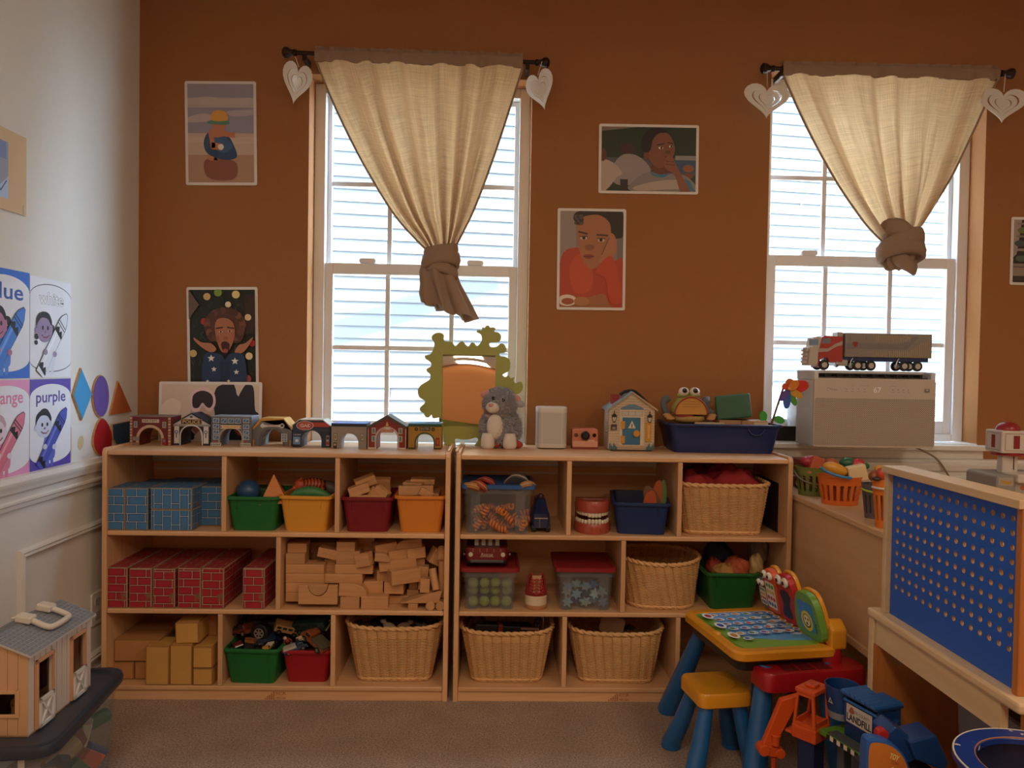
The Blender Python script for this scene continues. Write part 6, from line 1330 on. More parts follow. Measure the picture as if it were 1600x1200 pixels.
# ------------------------------------------------------------------ shallow dark blue tub with boxes, puppet and pinwheel
b = atY(1045, 660, 2.80); e_ = atY(1223, 664, 2.80); bt = atZ(1130, 709, ZT); Yf = bt.y; w_ = (1226-1044)*Yf/FPX; h_ = 46*Yf/FPX
t = thing('shallow_tub', 'shallow dark blue tub at the end of the shelf by the window', 'bin', (atY(1135, 700, Yf).x, Yf+.125, ZT+.0005), rad(-2)); NB = M('#14285e', .35, spec=.5, name='navy_plastic')
hollow(MB(), w_-.016, .25, h_, (w_-.016)*.90, .22, .004, .025).build('tub', NB, t, smooth=True); rimring(MB(), w_-.016, .25, h_, .025, .009, .007).build('rim', NB, t, bevel=.002)
MB().tube(spline([(.085, -.122, h_*.86), (.10, -.128, h_*.68), (.13, -.128, h_*.66), (.15, -.122, h_*.86)], 5), .003, 8).build('moulded_handle', NB, t, smooth='all')
TB = t.location.copy(); ztub = ZT+h_
CARD = M('#a87f5c', .7, var=.08, scale=12)
for px, y, dx, h2, lb in ((1139, .06, .09, .014, 'brown cardboard box on the left in the shallow tub'), (1176, .05, .10, .014, 'brown cardboard box in front of the pinwheel in the tub'), (1100, .12, .16, .006, 'brown cardboard box under the puppet in the tub')):
    p = atY(px, 660, Yf+y); tag(MB().box(-dx/2, dx/2, -.025, .08, -h_+.008, h2).build('cardboard_box', CARD, None, (p.x, Yf+y, ztub), bevel=.0015), lb, 'box', 'cardboard boxes in the tub')
p = atY(1190, 662, Yf+.022); tag(MB().box(-.03, .025, -.0015, .0015, -.03, .009).build('paper_scrap', M('#c9b28f', .7), None, (p.x, Yf+.021, ztub), bevel=.0005), 'torn cream paper at the rim of the shallow tub', 'paper')
p = atY(1132, 659, Yf+.03); tag(MB().prism(rrect(-.06, .055, -.02, .006, .004), -.002, .002, 'y').build('paper_scrap', M('#bfae92', .7), None, (p.x-.055, Yf+.03, ztub), bevel=.0005), 'pale curled paper below the frog puppet', 'paper')
p = atY(1147, 650, Yf+.10)
o = MB().box(-.066, .066, -.055, .055, 0, .094).build('green_box', M('#2f6048', .5), None, (p.x, p.y, ztub+.016), rot=(rad(-4), rad(-7), rad(-16)), bevel=.007, seg=3); tag(o, 'green cardboard box tilted on top of the tub', 'box')
def pinwheel():
    a = atY(1203, 658, Yf+.06); b = atY(1224, 606, Yf+.06); t = thing('pinwheel', 'rainbow pinwheel with green leaves stuck in the blue tub', 'pinwheel', (a.x, Yf+.06, a.z-.03))
    d = Vector((b.x-a.x, 0, b.z-a.z+.03)); MB().tube([(0, 0, 0), tuple(d)], .0045, 8).build('stick', M('#6a4a3c', .6), t)
    for s, dx, dz, w2, h2, rt in ((-1, -.026, .048, .030, .042, 5), (1, .036, .036, .046, .028, -18)):
        O = [tuple(q) for q in spline([(-w2/2, 0), (-w2*.3, h2*.4), (0, h2*.5), (w2*.35, h2*.35), (w2/2, 0), (w2*.3, -h2*.42), (0, -h2*.5), (-w2*.35, -h2*.38)], 3, True)]; MB().prism(O, -.001, .001, 'y').build('leaf', M('#3aa43a', .5), t, (dx, 0, dz), rot=(0, rad(-rt), 0))
    cols = ['#d0301f', '#d8782a', '#c9962c', '#3f8f3a', '#2f4fa8', '#5a3a90']
    for k, (an, ln, wd, c_) in enumerate(((12, .058, .036, '#c9261f'), (62, .03, .03, '#d8702a'), (-30, .045, .02, '#c9962c'), (-62, .052, .02, '#4a9a3a'), (-95, .055, .022, '#2f5fb4'), (-125, .04, .018, '#5a4aa0'), (140, .02, .02, '#c9462a'), (35, .035, .025, '#d8842a'))):
        ln *= 1.35; wd *= 1.35
        O = [tuple(q) for q in spline([(0, -wd*.2), (ln*.5, -wd*.5), (ln, -wd*.2), (ln*.95, wd*.35), (ln*.5, wd*.5), (0, wd*.2)], 3, True)]
        MB().prism(O, -.0008, .0008, 'y').build('petal', M(c_, .4), t, (d.x+.014, -.004-.0022*k, d.z-.004), rot=(0, -rad(an), rad(8 if k % 2 else -8)))
    MB().ball((d.x+.014, -.024, d.z-.004), .006, 12, 8).build('hub', M('#d8a24a', .4), t, smooth='all')
pinwheel()
def puppet():
    p = atY(1075, 660, Yf+.07); k = (Yf+.07)/FPX; t = thing('frog_puppet', 'yellow-green frog puppet with bulging eyes and open mouth in the blue tub', 'puppet', (p.x, Yf+.08, ztub+.003))
    Gn = M('#9a9a4c', .85, var=.2, scale=30); Gy = M('#5d656c', .9, var=.2, scale=30)
    # upper jaw: half dome with a flat mouth plate
    O = [(0, -.0), ]; n = 24
    rings = []
    for j in range(9):
        a = PI/2*j/8; rings.append([(27*k*math.cos(a*.999)*math.cos(2*PI*i/n)*1.0, 24*k*math.cos(a*.999)*math.sin(2*PI*i/n)*.9, 14*k+30*k*math.sin(a)) for i in range(n)])
    MB().loft(rings).build('head', Gn, t, smooth='all')
    mo = [(25*k*math.cos(a), 13*k+27*k*math.sin(a)) for a in [PI*q/18 for q in range(19)]]
    MB().prism(mo, -24*k*.92, -20*k*.9, 'y').build('mouth_plate', M('#c08a3e', .7), t)
    MB().tube([(x*1.02, -24*k*.94, z*1.0) for x, z in mo], 1.3*k, 6).build('lip', M('#9c3a28', .7), t, smooth='all')
    pr = Print(); [pr.line([(-14*k, (33-4*q)*k), (14*k, (33-4*q)*k)], .6*k, '#8a5c2a') for q in range(3)]; pr.build('stitching', t, (0, -24*k*.92-.0006, 0))
    # lower jaw, tongue
    MB().loft([[(s*26*k*math.cos(2*PI*i/n), s*23*k*math.sin(2*PI*i/n)-.004, z*k) for i in range(n)] for s, z in ((.8, 0), (1, 4), (1, 8), (.92, 10))]).build('lower_jaw', M('#a8884c', .8, var=.2, scale=40), t, smooth='all')
    MB().ball((-8*k, -17*k, 10.5*k), (14*k, 6*k, 2.4*k), 16, 8).build('tongue', M('#9c2f30', .7), t, smooth='all')
    MB().ball((8*k, -6*k, 12*k), (14*k, 12*k, 2*k), 14, 8).build('mouth_inside', M('#2a2030', .8), t, smooth='all')
    for s, x in ((-1, -9), (1, 8)):
        e = MB().ball((x*k, -9*k, 48*k), (8.2*k, 7*k, 7*k), 18, 12).build('eye', M('#d8cfc0', .3), t, smooth='all'); MB().ball((x*k, -14.6*k, 49.5*k), (4*k, 2.2*k, 4*k), 14, 8).build('pupil', M('#17120f', .2), e, smooth='all')
        MB().ball((x*k*1.1, -6*k, 43*k), (9*k, 7*k, 5*k), 16, 10).build('eyelid', Gn, t, smooth='all')
    MB().tube(spline([(-24*k, 2*k, 6*k), (-34*k, 0, 14*k), (-38*k, 2*k, 30*k), (-30*k, 4*k, 38*k)], 5), [4*k+.15*k*i for i in range(16)], 8).build('arm', Gy, t, smooth='all')
    MB().tube(spline([(24*k, 2*k, 28*k), (31*k, 4*k, 36*k), (30*k, 4*k, 22*k), (40*k, 2*k, 12*k)], 5), [6*k]*16, 8).build('arm', Gy, t, smooth='all')
    for s, x in ((-1, -30), (1, 33)):
        for q in range(3): MB().ball(((x+s*2*q)*k, -14*k+q*3*k, (6+q*2.5)*k), (7*k, 4*k, 3*k), 12, 8).build('hand', M('#b98a55', .8), t, smooth='all')
puppet()
# ================================================================== RIGHT SIDE: AIR CONDITIONER, TRUCK, BENCH, WORKBENCH, DESK
def air_con():
    Yf = 2.90; a = atY(1271, 640, Yf); b = atY(1461, 640, Yf); top = atY(1365, 580, Yf).z; bot = WIN[1][2]+.0225; w_ = b.x-a.x; h_ = top-bot; cx = (a.x+b.x)/2
    t = thing('window_air_conditioner', 'white window air conditioner showing 67 under the toy truck', 'air conditioner', (cx, Yf, bot+.0005)); WH = M('#c3b6a8', .4, name='ac_white'); WH_LIT = M('#cfd2d6', .4, name='ac_daylit')  # second white has bluish window light painted in, for sides and top
    D = .17; R = rrect(-w_/2, w_/2, 0, h_, .018, 5)
    # shell with the outlet slot open at the top front
    sl0, sl1 = h_-.033, h_-.006
    MB().box(-w_/2, w_/2, .006, D, 0, sl0-.004).build('body', WH_LIT, t, bevel=.006)
    MB().prism(rrect(-w_/2, w_/2, .0, sl0, .010, 4), -.002, .008, 'y').build('front_panel', WH, t, bevel=.002)
    for s in (-1, 1): MB().box(s*w_/2-(0 if s < 0 else .018), s*w_/2+(.018 if s < 0 else 0), 0, D, sl0-.004, h_-.003).build('outlet_side', WH_LIT, t, bevel=.004)
    MB().box(-w_/2, w_/2, .055, D, h_-.012, h_).build('top_panel', WH_LIT, t, bevel=.004)
    MB().box(-w_/2, w_/2, .0, .012, sl0-.004, sl0+.004).build('outlet_lip', WH, t, bevel=.003)
    MB().box(-w_/2+.018, w_/2-.018, .062, .07, sl0-.003, h_-.012).build('outlet_back', M('#17151a', .6), t)
    for k in range(9): x = -w_/2+.05+k*(w_-.1)/8; MB().box(x-.0015, x+.0015, .016, .06, sl0-.002, h_-.013).build('louvre', M('#2a262a', .5), t, rot=(0, 0, 0))
    MB().box(-w_/2+.02, w_/2-.02, .020, .026, sl0-.0, sl0+.009).build('outlet_vane', M('#4a423e', .5), t)
    # perforated intake grille
    m, nt, N, L, bs = newmat('perforated_grille'); tc = N.new('ShaderNodeTexCoord'); vo = N.new('ShaderNodeTexVoronoi'); vo.inputs['Scale'].default_value = 190; vo.inputs['Randomness'].default_value = 0; mp = N.new('ShaderNodeMapping'); mp.inputs['Rotation'].default_value = (0, rad(45), 0); L.new(tc.outputs['Object'], mp.inputs[0]); L.new(mp.outputs[0], vo.inputs['Vector'])
    rp = N.new('ShaderNodeValToRGB'); rp.color_ramp.elements[0].position = .34; rp.color_ramp.elements[0].color = (.13, .10, .075, 1); rp.color_ramp.elements[1].position = .42; rp.color_ramp.elements[1].color = (.52, .44, .37, 1); L.new(vo.outputs[0], rp.inputs[0]); L.new(rp.outputs[0], bs.inputs['Base Color'])
    gz = h_*.64; MB().prism(rrect(-w_/2+.003, w_/2-.003, .008, gz, .006, 3), -.0045, -.002, 'y').build('intake_grille', m, t)
    p = Print(); z = h_*.755; p.text('Midea', -w_*.34, z, .010, '#8a8078', wd=.030).line(circ(-w_*.385, z, .006, None, 14, .6, 5.2), .0012, '#8a8078')
    p.text('67', w_*.018, z, .022, '#e9ecf6', wd=.030, bold=.02)
    for k in range(4): p.ell(-w_*.235+k*.023, z+.002, .0022, None, '#8f8378').rect(-w_*.235+k*.023-.006, z-.008, -w_*.235+k*.023+.006, z-.0065, '#8f8378')
    for k in range(4): p.ell(w_*.145+k*.020, z+.001, .0018, None, '#6b6058').rect(w_*.145+k*.020-.006, z-.0085, w_*.145+k*.020+.006, z-.007, '#8f8378')
    p.rect(-w_*.20, z+.0145, -w_*.175, z+.0155, '#8f8378').rect(-w_*.12, z+.0145, -w_*.055, z+.0155, '#8f8378').rect(w_*.11, z+.0145, w_*.175, z+.0155, '#8f8378').rect(w_*.405, z-.007, w_*.445, z+.007, '#7f756c').ell(w_*.425, z+.002, .005, .003, '#c3b6a8')
    p.build('print', t, (0, -.0024, 0))
    MB().box(-w_/2+.03, w_/2-.02, D, .34, .004, h_-.05).build('rear_housing', WH_LIT, t, bevel=.004)
    o = MB(); o.box(-.35, .27, .236, .246, 0, .06); o.build('foam_filler', M('#241f20', .8), t)
    # power cord
    e = atY(1470, 735, W-.03); l = lambda q: (q.x-cx, q.y-Yf, q.z-bot)
    MB().tube(spline([(w_*.38, .06, .004), (w_*.42, .05, -.004), l(atY(1462, 716, W-.06)), l(atY(1480, 740, W-.045)), l(atY(1496, 770, W-.04))], 8), .004, 8).build('power_cord', M('#8a7766', .5), t, smooth='all')
    return cx, Yf, bot+h_, w_
ACX, ACY, ACZ, ACW = air_con()
def truck():
    Y = 2.985; k = Y/FPX; b = atY(1352, 577, Y); t = thing('toy_semi_truck', 'red and silver toy semi truck with a grey ribbed trailer on the air conditioner', 'toy truck', (b.x, Y, ACZ+.0008)); RD = M('#a82a22', .3, coat=.3); SV = M('#8c8580', .35, .3); BL_ = M('#1f2f66', .4)
    # x axis along the picture, cab at the left; pixel units from the centre 1352, z above 577
    X = lambda px: (px-1352)*k; Z = lambda py: (577-py)*k; wd = .036
    tr = MB().box(X(1312), X(1450), -wd, wd, Z(556), Z(518)).build('trailer', SV, t, bevel=.003)
    for q in range(28):
        x = X(1361+q*3.1); up = q < 18
        MB().box(x-.0012, x+.0012, -wd-.0014, -wd+.001, Z(531), Z(521)).build('rib', M('#b7a488', .4, .2), tr) if up else None
        MB().box(x-.0012, x+.0012, -wd-.0014, -wd+.001, Z(555), Z(545 if q < 18 else 545-(q-17)*2.2)).build('rib', M('#b7a488', .4, .2), tr)
    for px in (1323, 1348): MB().cyl((X(px), -wd-.002, Z(525)), 3.6*k, .004, 16, 'y').build('round_cap', SV, tr)
    p = Print(); p.poly([(X(1323), Z(533)), (X(1330), Z(534)), (X(1331), Z(538)), (X(1327), Z(541)), (X(1323), Z(538))], '#8e2f2a').line([(X(1314), Z(546)), (X(1335), Z(546)), (X(1335), Z(552)), (X(1314), Z(552))], .001, '#b09a78').line([(X(1338), Z(550)), (X(1358), Z(546))], .001, '#b09a78').poly([(X(1314), Z(534)), (X(1400), Z(534)), (X(1424), Z(522)), (X(1430), Z(522)), (X(1410), Z(543)), (X(1314), Z(543))], '#7d767a'); p.v = [(x, y+.0003, z) for x, y, z in p.v]; p.build('print', t, (0, -wd-.0006, 0))
    p = Print(); p.poly([(X(1324), Z(532)), (X(1332), Z(532)), (X(1331), Z(538)), (X(1328), Z(541)), (X(1325), Z(538))], '#8e2f2a'); p.build('badge', t, (0, -wd-.0012, 0))
    MB().box(X(1300), X(1446), -wd*.8, wd*.8, Z(562), Z(556)).build('chassis', BL_, t, bevel=.001)
    cab = [(1270, 573), (1271, 549), (1276, 526), (1280, 523), (1309, 524), (1309, 564), (1288, 565), (1286, 558), (1279, 557), (1273, 562)]
    c = MB().prism([(X(a), Z(b_)) for a, b_ in cab], -wd*.95, wd*.95, 'y').build('cab', RD, t, bevel=.002)
    MB().prism([(X(a), Z(b_)) for a, b_ in ((1270, 549), (1285, 548), (1298, 540), (1308, 537), (1308, 531), (1298, 535), (1286, 543), (1271, 543))], -wd*.95-.0012, -wd*.95+.001, 'y').build('stripe', M('#a89c92', .35, .4), c)
    MB().prism([(X(a), Z(b_)) for a, b_ in ((1275, 535), (1289, 535), (1289, 527), (1278, 527))], -wd*.95-.0012, -wd*.95+.001, 'y').build('side_window', M('#6f7d88', .1), c)
    MB().prism([(X(a), Z(b_)) for a, b_ in ((1255, 570), (1257, 541), (1261, 541), (1264, 526), (1271, 524), (1276, 526), (1271, 549), (1270, 570))], -wd*.93, wd*.93, 'y').build('front', M('#b9b4ae', .25, .6), t, bevel=.002)
    for q in range(4): MB().box(X(1252.5), X(1256.5), -wd*.7, wd*.7, Z(566-q*6), Z(563-q*6)).build('grille_bar', CHROME, t)
    MB().box(X(1256), X(1270), -wd*.96, -wd*.90, Z(538), Z(529)).build('windscreen', M('#6d8aa8', .1), t)
    MB().box(X(1302), X(1311), -wd*.7, wd*.7, Z(556), Z(517)).build('exhaust_stack', M('#a59d92', .3, .5), t, bevel=.003)
    MB().cyl((X(1298), -wd*.8, Z(567)), 5*k, .01, 12, 'x').build('fuel_tank', CHROME, t)
    MB().box(X(1299), X(1318), -wd*.92, wd*.92, Z(570), Z(560)).build('tank_box', M('#a8a29a', .3, .5), t, bevel=.004)
    for px in (1280, 1333, 1354, 1407, 1428):
        for s in (-1, 1): wheel(t, X(px), s*wd*.86, 8.2*k, 8*k, .012)
    for px in (1325, 1398): MB().tube(spline([(X(px), -wd, Z(557)), (X(px-3), -wd, Z(562)), (X(px-5), -wd, Z(570))], 4), .002, 6).build('mudguard', M('#b9b4ae', .3, .6), t)
truck()
# ------------------------------------------------------------------ low plywood bench under the window
PLY = wood('#d3ab80', '#c69c70', 'y', .5, name='plywood'); PLYD = wood('#b98a5e', '#a97a50', 'y', .5)
BX0, BZ = 1.112, .759
def bench():
    t = thing('low_cabinet', 'plywood cabinet under the air conditioner window carrying the food baskets', 'cabinet', (1.55, 2.55, 0)); x0, x1, y0, y1 = BX0-1.55, .72, 1.98-2.55, 3.085-2.55
    MB().box(x0-.008, x1, y0, y1, BZ-.02, BZ).build('top_board', PLY, t, bevel=.004)
    MB().box(x0, x0+.018, y0+.01, y1, .40, BZ-.0205).build('side_panel', PLY, t); MB().box(x0-.006, x0+.018, y0+.01, y1, .375, .3995).build('bottom_rail', PLY, t, bevel=.003)
    MB().box(x0+.05, x0+.07, y0+.02, y1, 0, .3745).build('plinth_panel', PLYD, t)
    MB().box(x0+.02, x1, y1-.02, y1, 0, BZ-.0205).build('back_panel', PLY, t); MB().box(x0+.02, x1, y0+.01, y0+.03, 0, BZ-.0205).build('end_panel', PLYD, t)
bench()
# ------------------------------------------------------------------ little shopping baskets of toy food
def shop_basket(px, py, rt, rb, hp, col, label, hcol, slots=16, rect=False, handle=True, pat='slot'):
    b = atZ(px, py, BZ); k = b.y/FPX; t = thing('shopping_basket', label, 'basket', (b.x, b.y+rb*k*.8, BZ+.0005), 0, 'small toy shopping baskets'); m = M(col, .45)
    rt, rb, h = rt*k, rb*k, hp*k; n = slots*4
    R = lambda f, z, e=0: [((rb+(rt-rb)*f+e)*math.cos(2*PI*i/n), .8*(rb+(rt-rb)*f+e)*math.sin(2*PI*i/n), z) for i in range(n)]
    MB().loft([R(0, 0), R(.12, h*.16), R(.12, h*.16, -.003), R(0, .004, -.003)]).build('base', m, t, smooth=True)
    MB().loft([R(.72, h*.70), R(.9, h*.88), R(1, h), R(1.08, h), R(1.08, h*.97), R(.9, h*.88, -.003), R(.72, h*.70, -.003), R(.72, h*.70)], (False, False)).build('rim_band', m, t, smooth=True)
    me = None
    for j in range(slots):
        i0 = j*4; f = lambda fr, q: R(fr, h*(.16+.54*(fr-.12)/.6))[q % n]
        a, b_, c, d = f(.12, i0), f(.12, i0+2), f(.72, i0+2), f(.72, i0); s = lambda v: (v[0]*.955, v[1]*.955, v[2])
        MB().add([a, b_, c, d, s(a), s(b_), s(c), s(d)], [(0, 1, 2, 3), (7, 6, 5, 4), (0, 4, 5, 1), (1, 5, 6, 2), (2, 6, 7, 3), (3, 7, 4, 0)]).build('slat', m, t)
    if handle:
        an = handle if not isinstance(handle, bool) else 0
        pts = [((rt*1.1)*math.cos(a), -.88*rt*math.sin(a)*math.cos(an)-.004, h*.86-.88*rt*math.sin(a)*math.sin(an)) for a in [PI*q/14 for q in range(15)]]; MB().tube(pts, .0035, 8).build('handle', M(hcol, .45), t, smooth='all')
    return t.location.copy(), k, h, rt
def food_blob(name, label, loc, dims, col, rot=(0, 0, 0), seed=0, cat='toy food', rough=.35):
    o = MB().ball((0, 0, 0), dims, 18, 12).build(name, M(col, rough, var=.08), None, loc, rot=rot, smooth='all'); return tag(o, label, cat, 'toy food in the baskets')
c, k, h, rt = shop_basket(1278, 776, 30, 23, 46, '#66702c', 'olive green toy shopping basket with a grey handle', '#6d6460', handle=.9)
zt = BZ+h
def fb(name, lb, px, py, dy, dims, col, **kw): p = atY(px, py, c.y+dy); return food_blob(name, lb, p, [q*k for q in dims], col, **kw)
tag(MB().box(-.022, .022, -.014, .014, -.04, .028).build('toy_carton', M('#b4512c', .5), None, atY(1275, 726, c.y), rot=(rad(-10), rad(22), 0), bevel=.004), 'orange toy carton standing in the olive basket', 'toy food', 'toy food in the baskets')
fb('toy_tomato', 'pinkish round toy food at the front of the olive basket', 1266, 737, -.03, (9, 8, 6), '#b96a50'); fb('toy_pepper', 'red toy pepper leaning at the left of the olive basket', 1262, 722, .02, (12, 9, 9), '#a32a36', rot=(0, .5, 0))
fb('toy_plum', 'pink toy food highest in the olive basket', 1268, 717, .03, (9, 8, 6), '#c06a80'); fb('toy_bread', 'brown toy bread at the back of the olive basket', 1300, 724, .05, (12, 8, 8), '#a8562c', rot=(0, .3, 0))
fb('toy_potato', 'dark toy potato low in the olive basket', 1282, 742, 0, (18, 12, 12), '#6a3a24')
c, k, h, rt = shop_basket(1322, 791, 36, 28, 46, '#cf6420', 'orange toy shopping basket with a sky blue handle', '#3a7fb4', slots=18, handle=False)
hp = [atY(a, b, c.y+d) for a, b, d in ((1283, 731, -.02), (1292, 737, -.055), (1305, 742, -.07), (1320, 746, -.075), (1330, 747, -.07))]
tag(MB().tube(spline([tuple(q) for q in hp], 6), .0048, 8).build('toy_ladle', M('#3a7fb4', .45), None, smooth='all'), 'sky blue toy handle lying across the orange basket', 'toy')
fb('toy_corn', 'long yellow toy squash in the orange basket', 1305, 733, -.02, (21, 10, 10), '#d0922c', rot=(0, rad(18), 0)); o = MB().box(-.030, .030, -.02, .02, -.03, .024).build('toy_cheese', M('#d8bd92', .45), None, atY(1338, 738, c.y-.02), rot=(0, rad(-14), rad(-10)), bevel=.004); tag(o, 'cream toy carton leaning in the orange basket', 'toy food', 'toy food in the baskets')
fb('toy_broccoli', 'dark green toy pepper behind the yellow squash', 1324, 723, .03, (13, 10, 9), '#1f5a3a'); fb('toy_apple', 'red round toy tomato at the top of the orange basket', 1340, 726, .02, (12, 9, 10), '#b2262c'); fb('toy_lime', 'small green toy pepper right of the red tomato', 1350, 728, .04, (9, 8, 6), '#2a6a40'); fb('toy_roll', 'brown toy roll low in the orange basket', 1322, 752, 0, (24, 16, 12), '#9a6a34')
c, k, h, rt = shop_basket(1376, 812, 24, 18, 55, '#5a5058', 'grey toy shopping basket with a lime handle', '#9aa83a', handle=.2)
fb('toy_burger', 'round brown toy burger in the grey basket', 1368, 744, .0, (11, 9, 10), '#8a4a2c'); fb('toy_banana', 'yellow toy fruit at the back of the grey basket', 1374, 732, .04, (8, 6, 6), '#c9922c'); fb('toy_meat', 'dark brown toy food in the grey basket', 1372, 760, 0, (15, 11, 10), '#4a2c20')
c, k, h, rt = shop_basket(1392, 827, 24, 17, 76, '#d8741e', 'tall orange toy shopping basket beside the pegboard', '#cfc8c0', slots=14, handle=.05)
fb('toy_onion', 'red-orange round toy food in the tall orange basket', 1378, 740, -.02, (9, 8, 10), '#b8402c'); fb('toy_bean', 'dark toy food at the rim of the tall orange basket', 1370, 748, -.02, (8, 6, 4), '#3a2420')
# red toy behind the baskets
p = atZ(1252, 763, BZ)
def redtoy():
    t = thing('toy_fire_engine', 'dark red toy vehicle behind the olive basket', 'toy car', (p.x+.03, p.y+.06, BZ+.0005), rad(90)); O = lambda s, z: [(x*s, y*s, z) for x, y in rrect(-.09, .09, -.045, .045, .02, 4)]
    MB().loft([O(1, .016), O(1.02, .05), O(.95, .075), O(.7, .105)]).build('body', M('#7c1a22', .3), t, smooth=True); MB().box(-.092, .092, -.047, .047, .042, .047).build('stripe', M('#c9a8a0', .4), t)
    for x in (-.055, .055):
        for s in (-1, 1): wheel(t, x, s*.04, .0185, .018, .012)
redtoy()
# ------------------------------------------------------------------ toy till with number block
def till():
    b = atY(1586, 760, 2.30); k = 2.3/FPX; t = thing('toy_till', 'white toy cash register with a red dome and number one panels', 'toy', (b.x, 2.30, BZ+.0005)); WHT = M('#c9beb4', .4)
    z0 = b.z-BZ; Z = lambda py: z0+(760-py)*k; X = lambda px: (px-1586)*k
    MB().prism(rrect(X(1545), X(1660), 0, Z(741), .01), -.03, .12, 'y').build('register_body', M('#8d8680', .5), t, bevel=.004)
    MB().prism(rrect(X(1574), X(1660), Z(752), Z(738), .006), -.045, .03, 'y').build('front_bar', WHT, t, bevel=.003)
    p = Print(); p.rect(X(1548), Z(757), X(1572), Z(744), '#a39a90').blob([(X(1551), Z(748)), (X(1556), Z(754)), (X(1566), Z(755)), (X(1570), Z(750)), (X(1560), Z(750))], '#b08a3a').rect(X(1575), Z(772), X(1600), Z(753), '#a39a90').ell(X(1588), Z(760), .010, .008, '#a8622e'); p.build('print', t, (0, -.0306, 0))
    MB().box(X(1572), X(1597), .02, .05, Z(741), Z(708)).build('post', WHT, t, bevel=.004); MB().box(X(1589), X(1590.5), .0185, .021, Z(735), Z(713)).build('slot', M('#4a4038', .6), t)
    hx, hz0, hz1 = 0, Z(708), Z(672); mb = MB().box(-.044, .044, -.044, .044, hz0, hz1); bx = mb.build('number_box', WHT, t, (X(1588), .045, 0), rot=(0, 0, rad(-3)), bevel=.004)
    for q, rz in enumerate((0, -PI/2)):
        p = Print(); cz = (hz0+hz1)/2; h2 = (hz1-hz0)*.5; p.line([(-.034, cz-h2*.75), (.034, cz-h2*.75), (.034, cz+h2*.75), (-.034, cz+h2*.75), (-.034, cz-h2*.75)], .003, '#a89c90').text('1', 0, cz, .040, '#7e1c1e', wd=.019, bold=.02)
        o = p.build('number', bx, (0, -.0446, 0) if q == 0 else (-.0446, 0, 0), (0, 0, rz))
    MB().lathe([(.046, 0), (.046, .004), (.040, .010)], 24).build('red_collar', M('#8e1f20', .4), t, (X(1588), .045, hz0-.008), smooth=True)
    mb = MB(); mb.ball((X(1588), .045, hz1), (.034, .034, .026), 22, 14); mb.build('red_dome', M('#8e1f20', .3), t, smooth='all')
till()
# ------------------------------------------------------------------ child's workbench with blue pegboard
BIR = wood('#d9bd96', '#cfae84', 'y', .6, name='pale_birch'); ORG_W = wood('#c47a3c', '#b56a30', 'z', .8, name='orange_wood')
def workbench():
    X0, Yn, Yfar, zt, zb = 1.0, 1.405, 1.915, .972, .600
    t = thing('pegboard_workbench', "child's workbench with a blue pegboard in a birch frame", 'workbench', (X0, 1.66, 0)); y0, y1 = Yn-1.66, Yfar-1.66; th = .055
    MB().box(-.008, th, y0, y1, zt-.018, zt).build('top_rail', BIR, t, bevel=.002)
    MB().box(0, th, y0+.001, y0+.018, zb+.0, zt-.0185).build('upright', ORG_W, t, bevel=.002); MB().box(0, th, y1-.018, y1-.001, zb, zt-.0185).build('upright', BIR, t, bevel=.002)
    # the board is cut out of strips between real peg holes: a grid of cells, each an octagonal-hole plate
    nc, nr = 15, 10; ya, yb, za, zb2 = y0+.0185, y1-.0185, zb+.0005, zt-.019; mb = MB(); xb = .014
    cw = (yb-ya)*.945/nc; ch = (zb2-za)*.80/nr; ox, oz = ya+(yb-ya)*.03, zb2-ch*nr-(zb2-za)*.03; r = .0062; n = 16
    for x in (xb, xb+.006):
        for j in range(nr):
            for i in range(nc):
                cy, cz = ox+cw*(i+.5), oz+ch*(j+.5); sq = []
                for q in range(n):
                    a = 2*PI*q/n; m = max(abs(math.cos(a)), abs(math.sin(a))); sq.append((x, cy+cw/2*math.cos(a)/m, cz+ch/2*math.sin(a)/m))
                ci = [(x, cy+r*math.cos(2*PI*q/n), cz+r*math.sin(2*PI*q/n)) for q in range(n)]
                mb.add(sq+ci, [(q, (q+1) % n, n+(q+1) % n, n+q) for q in range(n)])
        for (p0, p1, q0, q1) in ((ya, ox, za, zb2), (ox+cw*nc, yb, za, zb2), (ox, ox+cw*nc, za, oz), (ox, ox+cw*nc, oz+ch*nr, zb2)): mb.add([(x, p0, q0), (x, p1, q0), (x, p1, q1), (x, p0, q1)], [(0, 1, 2, 3)])
    for j in range(nr):
        for i in range(nc):
            cy, cz = ox+cw*(i+.5), oz+ch*(j+.5); R = lambda x: [(x, cy+r*math.cos(2*PI*q/n), cz+r*math.sin(2*PI*q/n)) for q in range(n)]
            mb.slot(1).loft([R(xb), R(xb+.006)], (False, False))
    mb.build('pegboard', [M('#1c5cc0', .45, name='blue_board'), M('#a87c4c', .7, name='raw_board')], t)
    MB().box(-.018, .50, y0-.03, y1+.035, zb-.022, zb).build('ledge_board', BIR, t, bevel=.006)
    MB().box(-.010, .006, y0+.031, y1-.0, zb-.085, zb-.0225).build('apron', BIR, t, bevel=.001)
    MB().box(-.012, .30, y1-.012, y1+.006, 0, zb-.0855).build('end_panel', ORG_W, t); MB().box(-.014, .006, y1+.0065, y1+.03, 0, zb-.023).build('corner_leg', BIR, t, bevel=.002)
    MB().box(-.012, .02, y0-.002, y0+.030, 0, zb-.0855).build('corner_leg', BIR, t, bevel=.002); MB().box(.0205, .30, y0, y0+.018, 0, zb-.0225).build('end_panel', ORG_W, t)
    MB().cyl((.05, y0-.003, zb-.10), .004, .004, 12, 'y').build('screw_cap', M('#6a4a2c', .5), t)
    MB().prism(rrect(.02, .065, zb-.125, zb-.105, .004), y1-.035, y1-.013, 'y').build('plastic_clip', CLEAR, t, bevel=.002)
workbench()
